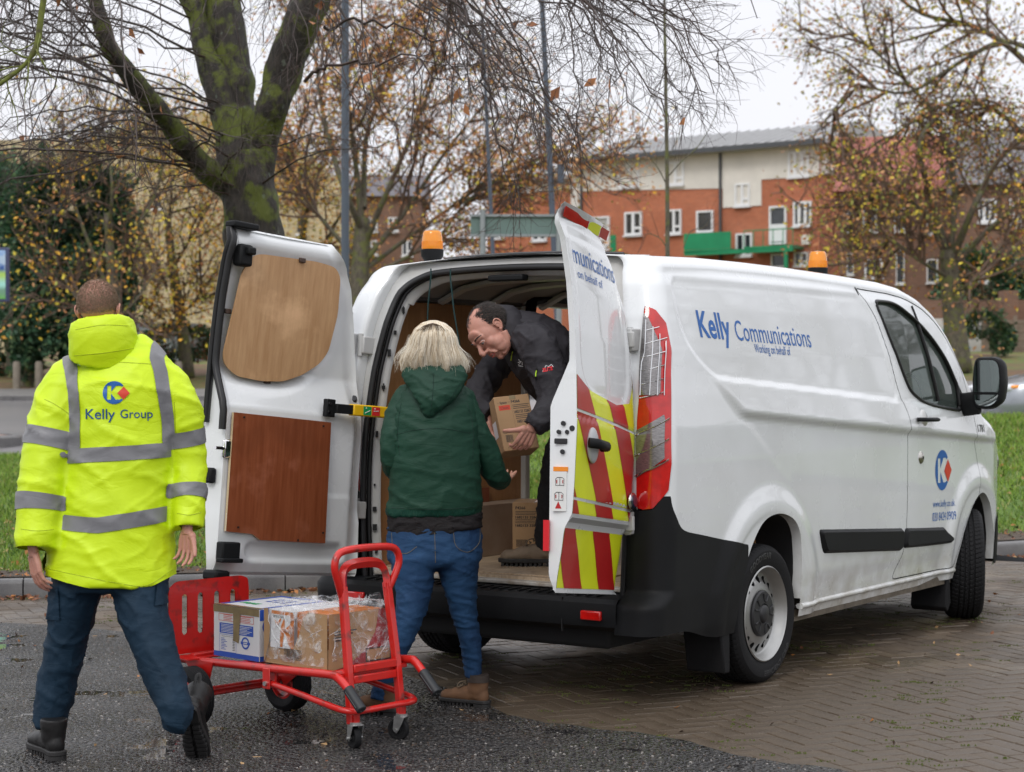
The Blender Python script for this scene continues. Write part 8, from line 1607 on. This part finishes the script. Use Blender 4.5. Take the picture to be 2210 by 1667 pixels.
pk_ = band(tr_, lambda V: np.maximum.reduce([zz_(1300) - V[:, 2], V[:, 2] - zz_(1245), w1(345, 833).x - V[:, 0]]), 'thigh_pocket', M_navy, tr_, .006)
# boots
c1 = GP(96, 1640) - PB; Mf = Matrix.Translation(Vector((w1(104, 1600, 7.24).x, .05, .010))) @ Matrix.Rotation(R(32), 4, 'Z'); boot(pm, Mf, M_boot, .15, pull=False)
tf = Vector((w1(396, 1600, 6.98).x, -.15, .0)); Mb = Matrix.Translation(Vector((w1(402, 1600, 6.98).x, .035, -.012)) + Vector((0, 0, .0))) @ Matrix.Rotation(R(-6), 4, 'Z') @ Matrix.Rotation(R(-58), 4, 'X') @ Matrix.Translation((0, -.15, 0)); boot(pm, Mb, M_boot, .17, pull=True)
# hands and head
hand(pm, w1(72, 1190, 7.10), (.16, -.05, -1), (.75, .55, 0), 1, (.30, .42, .30), 1.0, M_skin2, thumb=.45); hand(pm, w1(404, 1143, 7.15), (-.02, .0, -1), (-.45, -.9, 0), 1, (.35, .45, .35), .88, M_skin2, thumb=.5)
hd, HM = head(pm, w1(214, 672, 7.20), (.10, 1, -.04), (-.03, .04, 1), M_skin2, .98, neck=[(w1(217, 690, 7.18), w1(222, 740, 7.19), .062, .068)], features=True)
g_ = np.random.default_rng(3); RT = []; Vh, Th, Nh = mesh_arrays(hd.data); bh = bvh_of(Vh, Th); c0 = w1(214, 672, 7.20)
HMi = HM.inverted(); m = MB(); cnt = 0
for i in range(34000):
    q = g_.normal(size=3); q /= np.linalg.norm(q); 
    if q[2] < -.45: continue
    p = HM @ Vector((0, -.01, .03)); dv = (HM.to_3x3() @ Vector(q)).normalized(); h_ = bh.ray_cast(p + dv * .3, -dv, .4)
    if h_[0] is None: continue
    l_ = HMi @ h_[0]
    if l_.y > .05 and l_.z < .085 - .0 or l_.y > .02 and l_.z < .03 or l_.z < -.035 or (abs(l_.x) > .06 and l_.z < .0 and l_.y > -.04): continue
    if l_.z < .03 and g_.random() > np.interp(l_.z, [-.035, .03], [.25, 1.]): continue
    P = h_[0]; nrm = h_[1]; t_ = (nrm * .55 + Vector((g_.normal(0, .35), g_.normal(0, .35), -.45 + g_.normal(0, .3)))).normalized(); s_ = nrm.cross(t_).normalized() * .0011; L_ = g_.uniform(.004, .0075)
    m.add([P - s_, P + s_, P + t_ * L_], [(0, 1, 2)])
obj('cropped_hair', m, M_buzz, hd, smooth=None, kind='stuff')

# ---------------------------------------------------------------- woman in the green jacket
Y0 = 8.25; PB = Vector((W(940, 833, Y0).x, Y0, 0)); pw_m = empty('person', PB, 0, 'woman with blonde bob seen from behind in a green hooded jacket and blue jeans', 'person')
def w1(u, v, Y=Y0): return Vector(W(u, v, Y)) - PB
zz_ = lambda v: w1(0, v).z
tor = [(1112, 842, 1040, .125, 8.25), (1092, 836, 1044, .135, 8.25), (1040, 838, 1040, .135, 8.24), (980, 842, 1036, .130, 8.23), (920, 843, 1034, .125, 8.23), (880, 848, 1030, .115, 8.24), (852, 862, 1016, .10, 8.26), (825, 885, 990, .08, 8.28), (805, 900, 975, .07, 8.30)]
gj = garment('green_jacket', [([w1((a + b) / 2, v, Y) for v, a, b, d, Y in tor], [(hw(b - a, Y), d) for v, a, b, d, Y in tor]), ([w1(935, 1112), w1(935, 1090)], [(hw(206, Y0), .128), (hw(208, Y0), .132)])], M_green_j, pw_m, .010, .0065, (4, 4, 12), 21, 2, cuts=[lambda D_: zz_(1118 ) + .0 * D_[:, 0] - D_[:, 2]])
hemb = band(gj, lambda V: np.maximum(zz_(1118) - V[:, 2], V[:, 2] - zz_(1097)), 'elastic_hem', cloth_mat('green_rib', (.005, .05, .032), .55, .004, 60, strf=(1, 1, .08), spec=.3), gj, .003)
for nm, P_, R_ in (('L', [(878, 858, 8.26), (858, 905, 8.24), (850, 955, 8.22), (852, 1005, 8.26), (872, 1020, 8.42), (905, 1005, 8.56)], [.060, .064, .063, .060, .056, .05]), ('R', [(996, 862, 8.26), (1014, 905, 8.26), (1038, 955, 8.28), (1060, 1003, 8.32), (1072, 1030, 8.36), (1084, 1038, 8.42)], [.060, .064, .062, .060, .054, .047])):
    P3 = [w1(*p) for p in P_]; garment('sleeve', [([P3[0] + Vector((.03 if nm == 'L' else -.03, 0, .01))] + P3, [(R_[0] * .8, R_[0] * .8)] + [(r, r) for r in R_])], M_green_j, gj, .009, .0065, (6, 6, 13), 24 if nm == 'L' else 26, 2)
hood = [(795, 872, 1004, .045, 8.20), (812, 866, 1010, .055, 8.165), (836, 874, 1000, .055, 8.14), (862, 890, 974, .050, 8.12), (886, 906, 948, .038, 8.115), (902, 917, 936, .022, 8.12)]
garment('hood', [([w1((a + b) / 2, v, Y) for v, a, b, d, Y in hood], [(hw(b - a, Y), d) for v, a, b, d, Y in hood])], M_green_j, gj, .008, .007, (6, 6, 18), 29, 2)
garment('black_top', [([w1(938, 1095), w1(938, 1130), w1(940, 1150)], [(hw(204, Y0), .122), (hw(210, Y0), .128), (hw(208, Y0), .128)])], M_blackc, pw_m, .009, .009, (6, 6, 22), 31, 2, cuts=[lambda D_: zz_(1158) + (D_[:, 0]) * .12 - D_[:, 2]])
jn = garment('jeans', [([w1(939, 1125), w1(938, 1160), w1(938, 1205), w1(938, 1222)], [(hw(200, Y0), .118), (hw(208, Y0), .13), (hw(208, Y0), .135), (hw(170, Y0), .11)]),
    ([w1(892, 1205, 8.22), w1(893, 1270, 8.20), w1(880, 1340, 8.16), w1(852, 1410, 8.14), (w1(826, 1480, 8.14)), w1(818, 1510, 8.14)], [(.100, .12), (.084, .10), (.062, .075), (.054, .062), (.044, .048), (.042, .046)]),
    ([w1(988, 1205, 8.26), w1(994, 1270, 8.28), w1(1004, 1335, 8.30), w1(1016, 1390, 8.33), w1(1021, 1445, 8.36), w1(1021, 1465, 8.36)], [(.100, .12), (.076, .095), (.055, .068), (.050, .058), (.041, .046), (.040, .044)])], M_denim, pw_m, .009, .006, (6, 6, 22), 33, 2)
M_stitch = mat('denim_stitch', (.12, .10, .07), .7); Vj, Tj, Nj = mesh_arrays(jn.data); bj = bvh_of(Vj, Tj)
for pts in ([(978, 1140), (984, 1178), (1010, 1192), (1034, 1172), (1036, 1140)], [(938, 1150), (939, 1180), (940, 1215)], [(845, 1150), (850, 1185), (876, 1195), (900, 1180)]):
    q = []
    for p in catmull([(u, v) for u, v in pts], 6):
        o_ = w1(p[0], p[1], 8.0); d_ = Vector(ray(p[0], p[1])).normalized(); h_ = bj.ray_cast(o_ - d_ * .3, d_, 1.5)
        if h_[0] is not None: q.append(h_[0] - d_ * .001)
    if len(q) > 2: m = MB(); m.tube(q, .0016, 4); obj('seam', m, M_stitch, jn)
def seam(bv, px, m_, parent, r=.0013, Yn=7.4):
    q = []
    for p in catmull([(u, v) for u, v in px], 7):
        o_ = w1(p[0], p[1], Yn); d_ = Vector(ray(p[0], p[1])).normalized(); h_ = bv.ray_cast(o_, d_, 3)
        if h_[0] is not None: q.append(h_[0] - d_ * .0004)
    if len(q) > 2: m = MB(); m.tube(q, r, 4); obj('seam', m, m_, parent, smooth=60)
M_gs = mat('green_seam', (.003, .024, .016), .6); Vq, Tq, _n = mesh_arrays(gj.data); bq = bvh_of(Vq, Tq)
for px in ([(856, 938), (900, 928), (960, 926), (1016, 936)], [(866, 870), (860, 905), (858, 950), (864, 985)], [(1008, 872), (1018, 905), (1022, 950), (1020, 990)], [(845, 1096), (940, 1100), (1036, 1094)]): seam(bq, px, M_gs, gj)
for ho_ in [o for o in gj.children if o.name.startswith('hood')]: Vq, Tq, _n = mesh_arrays(ho_.data); bq = bvh_of(Vq, Tq); seam(bq, [(936, 806), (934, 850), (928, 902)], M_gs, ho_); seam(bq, [(880, 830), (898, 868), (922, 898), (938, 896), (968, 866), (992, 832)], M_gs, ho_)
Mr_ = lambda x, y, a, z=.0: Matrix.Translation((x, y, z)) @ Matrix.Rotation(R(a), 4, 'Z')
pR = GP(1040, 1522) - PB; boot(pw_m, Mr_(w1(1022, 1500, 8.42).x - .02, .12, 58, .008), M_suede, .155, laces=True, cuff=mat('boot_collar', (.035, .025, .02), .7), sole_c=M_sole, scale=.86)
boot(pw_m, Mr_(w1(815, 1500, 8.12).x, -.09, 62, .008), M_suede, .155, laces=True, cuff=MATS['boot_collar'], scale=.86)
hand(pw_m, w1(1083, 1037, 8.43), (.10, 1, .12), (0, -.2, 1), -1, (.15, .25, .2), .86, M_skin, thumb=.5, spread=.03); hand(pw_m, w1(905, 1003, 8.58), (.8, .3, .25), (0, .3, 1), 1, (.25, .3, .3), .88, M_skin)
hd, HM = head(pw_m, w1(936, 762, 8.27), (.12, 1, -.22), (0, .22, 1), M_skin, .96, neck=[(w1(938, 775, 8.26), w1(938, 830, 8.27), .052, .058)])
g_ = np.random.default_rng(5); C = w1(936, 762, 8.27); sk_ = []; cap_ = MB()
crown = HM @ Vector((0.004, -.02, .122)); ctr = HM @ Vector((0, -.012, .03))
def hair_path(q, L_, g_, wave=1.):
    """from the crown over the skull and down to the jaw"""
    pts = []; dirh = Vector((q[0], q[1], 0)).normalized(); t0 = g_.uniform(.0, 1.); aa_ = math.atan2(q[1], q[0]); lock = noise.noise(Vector((aa_ * 5.5, 0, 1))); out_r = g_.uniform(.97, 1.045) + lock * .07; ph = lock * 7 + g_.normal(0, .25); side = noise.noise(Vector((aa_ * 7, 3, 1))) * .03 + g_.normal(0, .004)
    n = 9
    for i in range(n):
        t = i / (n - 1); a = t0 * .5 + t * (PI / 2 - t0 * .5) * 1.25 if t < .5 else None
        s_ = t0 * .07 + t
        if s_ < .5: ang = s_ / .5 * (PI / 2); r_ = (.094 * math.sin(ang), .094 * math.cos(ang)); p = ctr + dirh * r_[0] * (1.0 if abs(q[1]) < .5 else 1.18) * out_r + Vector((0, 0, r_[1] * 1.08 + .012))
        else:
            d_ = (s_ - .5); fl = .094 * (1.0 if abs(q[1]) < .5 else 1.18) * out_r + .040 * min(1, d_ / .35) ** 1.2 * (1 if abs(dirh.x) > .3 else .4) - .07 * max(0, d_ - .40); p = ctr + dirh * fl + Vector((0, 0, .012 - d_ * L_)); 
        p = p + Vector((math.sin(ph + s_ * 6) * .008 * s_, math.cos(ph * 1.3 + s_ * 6) * .006 * s_, 0)) + Vector((side * s_, 0, 0)); pts.append(p)
    return pts
for i in range(7500):
    a = g_.uniform(0, 2 * PI); q = (math.cos(a), math.sin(a))
    if q[1] > .62: continue
    sk_.append(hair_path(q, g_.uniform(.185, .235) + .02 * noise.noise(Vector((a * 6, 2, 0))), g_))
hs_ = strands('blonde_hair', sk_, [M_blond, M_blond2, mat('blonde_dark', (.50, .38, .24), .5)], hd, r=.0011, pr=[.52, .38, .10], seed=2)  # a few darker blonde strands mixed in at random
fl_ = []
for i in range(90):
    a = g_.uniform(PI * .95, PI * 2.05); q = (math.cos(a), math.sin(a)); P = hair_path(q, g_.uniform(.14, .25), g_); P = P[3:]; o_ = Vector((q[0], q[1], 0)) ; fl_.append([p + o_ * (.012 + .030 * (k / len(P)) ** 2 * g_.uniform(.3, 2)) + Vector((0, 0, .012 * g_.normal() * k / len(P))) for k, p in enumerate(P)])
for i in range(0): a = g_.uniform(0, 2 * PI); p = ctr + Vector((math.cos(a) * .04, math.sin(a) * .04, .105)); fl_.append([p, p + Vector((math.cos(a) * .02, 0, .014 + g_.random() * .012)), p + Vector((math.cos(a) * .05, 0, .010 + g_.random() * .01)), p + Vector((math.cos(a) * .075, 0, -.012))])
strands('flyaway_hair', fl_, [M_blond2], hd, r=.0007, seed=4)
m = MB(); m.sphere(ctr + Vector((0, 0, .004)), (.086, .098, .086), 30, 18); m.tube([ctr + Vector((0, -.01, 0)), ctr + Vector((0, -.016, -.06)), ctr + Vector((0, -.014, -.13))], [(.092, .10), (.112, .10), (.118, .085)], 30, up=(1, 0, 0)); obj('under_hair', remesh(m, .006, 3, 'under_hair'), mat('blonde_under', (.58, .47, .33), .6, c2=(.68, .58, .43), vs=10, stretch=(10, 10, 1)), hd, smooth=None)
rt_s = []
for i in range(150): x = g_.normal(0, .010); y = -.05 + g_.normal(0, .012); p = ctr + Vector((x, y, .100 - abs(x) * .3)); rt_s.append([p, p + Vector((x * 1.4, -.02, -.010)), p + Vector((x * 2.4, -.034, -.03))])
strands('hair_roots', rt_s, [M_root], hd, r=.0014, seed=6)

# ---------------------------------------------------------------- man in grey inside the van
Y0 = 8.9; PB = Vector((W(1200, 833, Y0).x, Y0, .556)); pd = empty('person', PB, 0, 'balding man in a charcoal jacket bending forward inside the van with a box', 'person')
def w1(u, v, Y=Y0): return Vector(W(u, v, Y)) - PB
zz_ = lambda v: w1(0, v).z
def upax(a, b): return (Vector(b) - Vector(a)).cross(Vector((0, 1, 0))).normalized()
tp0 = [(1262, 905, 9.05), (1238, 850, 9.02), (1200, 795, 8.95), (1160, 752, 8.86), (1122, 722, 8.82), (1100, 712, 8.80)]
gj = garment('charcoal_jacket', [([w1(*p) for p in tp0], [(.165, .17), (.175, .18), (.175, .20), (.165, .21), (.125, .17), (.075, .09)], tuple(upax(w1(*tp0[0]), w1(*tp0[-1]))))], M_grey_j, pd, .010, .010, (7, 7, 9), 41, 3)
for nm, P_, R_ in (('near', [(1128, 728, 8.70), (1160, 748, 8.62), (1185, 810, 8.56), (1196, 862, 8.52), (1176, 895, 8.48), (1150, 925, 8.46)], [.075, .094, .086, .078, .066, .050]), ('far', [(1108, 740, 9.0), (1078, 780, 9.0), (1048, 820, 8.96), (1034, 850, 8.90), (1044, 880, 8.84), (1062, 895, 8.80)], [.07, .078, .072, .066, .056, .05])):
    P3 = [w1(*p) for p in P_]; sl_o = garment('sleeve', [(P3, [(r, r) for r in R_])], M_grey_j, gj, .008, .010, (9, 9, 12), 43 if nm == 'near' else 47, 2)
    if nm == 'near':
        NS = sl_o; band(sl_o, lambda V, P3=P3: .93 - axis_t(V, P3), 'cuff', M_grey_j, sl_o, .003)
nk = garment('collar', [([w1(1112, 745, 8.74), w1(1100, 722, 8.76), w1(1092, 700, 8.80), w1(1090, 682, 8.84)], [(.085, .07), (.088, .078), (.086, .082), (.08, .08)], (.7, 0, .7))], M_grey_j, gj, .008, .004, (8, 8, 10), 49, 2)
Vs, Ts, _n = mesh_arrays(NS.data); bs_ = bvh_of(Vs, Ts); Vc, Tc, _n = mesh_arrays(gj.data); bc = bvh_of(Vc, Tc)
def on_cloth(px, bv, off=.002):
    out = []
    for u, v in px:
        d_ = Vector(ray(u, v)).normalized(); o_ = w1(u, v, 7.6); h_ = bv.ray_cast(o_, d_, 3)
        out.append((h_[0] - d_ * off) if h_[0] is not None else w1(u, v, 8.5))
    return out
WHT = mat('thread_white', (.7, .7, .7), .6); REDT = mat('thread_red', (.6, .02, .03), .6); LIME = mat('zip_lime', (.45, .7, .03), .5)
m = MB(); m.tube(on_cloth([(1171, 802), (1179, 789), (1184, 792), (1190, 787), (1194, 792)], bs_), .0018, 4); obj('mountain_mark', m, WHT, NS); 
V3, T3 = text_mesh('ELITE', 1, .05); V3 = V3 / V3[:, 0].max(); P = [];
for q in V3: P.append(tuple(on_cloth([(1171 + 22 * q[0], 803 - 4.5 * q[0] - q[1] * 26)], bs_, .002)[0]))
obj('lettering', tri_mesh('elite', np.array(P), T3, smooth=False), REDT, NS, kind='stuff')
m = MB(); m.tube(on_cloth([(1159, 795), (1157, 803), (1156, 812), (1157, 822)], bs_, .003), .0022, 5); zp = obj('sleeve_zip', m, mat('zip_dark', (.01, .01, .01), .4), NS); m = MB(); m.tube(on_cloth([(1158, 800), (1156.5, 806), (1156, 813)], bs_, .006), .0026, 5); obj('zip_pull', m, LIME, zp)
m = MB(); m.tube(on_cloth([(1118, 783), (1126, 780)], bc, .003), .0015, 4); m.tube(on_cloth([(1119, 776), (1124, 782), (1119, 788)], bc, .003), .0015, 4); m.tube(on_cloth([(1127, 776), (1127, 788)], bc, .003), .0015, 4); m.tube(on_cloth([(1119, 790), (1129, 791)], bc, .003), .0012, 4); obj('chest_mark', m, WHT, gj, kind='stuff')
m = MB(); m.tube(on_cloth([(1106, 760), (1104, 770), (1103, 778)], bc, .006), .0028, 5); obj('zip_pull', m, LIME, gj)
tr_ = garment('trousers', [([w1(1262, 860, 9.06), w1(1262, 905, 9.08), w1(1252, 950, 9.10)], [(.16, .15), (.165, .16), (.14, .14)]), ([w1(1245, 920, 9.04), w1(1212, 1000, 9.02), w1(1196, 1060, 9.03), w1(1186, 1120, 9.10), w1(1180, 1178, 9.16)], [(.115, .12), (.095, .10), (.078, .085), (.068, .074), (.062, .066)]), ([w1(1275, 920, 9.18), w1(1272, 1010, 9.22), w1(1268, 1090, 9.30), w1(1264, 1165, 9.38)], [(.115, .12), (.09, .10), (.075, .08), (.062, .066)])], M_dgt, pd, .010, .008, (8, 8, 12), 51, 2)
fb = w1(1175, 1205, 9.16); boot(pd, Matrix.Translation((w1(1182, 1200, 9.18).x - .055, .26, .0)) @ Matrix.Rotation(R(82), 4, 'Z'), M_mud, .125, laces=True, name='boot', scale=1.05); boot(pd, Matrix.Translation((w1(1264, 1200, 9.4).x - .05, .50, .0)) @ Matrix.Rotation(R(82), 4, 'Z'), M_mud, .125, laces=True, scale=.98)
hand(pd, w1(1148, 922, 8.46), (-.42, .10, -.80), (-.35, .9, .15), 1, (.55, .75, .6), .98, M_skin2, thumb=.9, tcurl=-.05, spread=.02); hand(pd, w1(1058, 893, 8.82), (.35, -.15, -.9), (.6, -.7, 0), 1, (.3, .4, .3), 1.0, M_skin2)
FD, UD = (-.50, -.44, -.74), (-.75, -.04, .60); hc = w1(1060, 716, 8.72); hd, HM = head(pd, hc, FD, UD, M_skin2, 1.04, neck=[(w1(1076, 716, 8.74), w1(1108, 724, 8.79), .064, .070)])
g_ = np.random.default_rng(9); Vh, Th, Nh = mesh_arrays(hd.data); bh = bvh_of(Vh, Th); HMi = HM.inverted(); rs = []; R3 = HM.to_3x3().normalized()
for i in range(15000):
    q = g_.normal(size=3); q /= np.linalg.norm(q); p = HM @ Vector((0, -.01, .03)); dv = (R3 @ Vector(q)).normalized(); h_ = bh.ray_cast(p + dv * .3, -dv, .4)
    if h_[0] is None: continue
    l_ = HMi @ h_[0]; x, y, z = [k_ + g_.normal(0, .0045) for k_ in l_]
    hl = .030 + .0 * x                                                      # hair line in front
    if z < -.055 or (y > -.01 and z < .028) or (abs(x) > .05 and z < .012 and y > -.035): continue
    if y > .010 + .045 * (1 - min(1, abs(x) / .03)) * (z > .09) and not (z > .09 and abs(x) < .03 and y < .06): continue
    if abs(x) > .018 and abs(x) < .05 and y > -.035 and z > .085: continue   # receding temples and crown
    if z > .105 and y > -.02 and g_.random() < .55: continue
    back_ = (R3 @ Vector((x * 2, -.9, -.9 if z < .08 else -.2))).normalized(); nrm = h_[1]; t_ = (nrm * .35 + back_ * .8 + Vector(g_.normal(0, .18, 3))).normalized(); L_ = g_.uniform(.010, .020) * (1 if z > 0 else .6); P = h_[0]; rs.append([P, P + t_ * L_ * .5 + nrm * .001, P + t_ * L_ - nrm * .002])
strands('dark_hair', rs, [M_dhair, M_ghair], hd, r=.0011, pr=[.8, .2], seed=8)
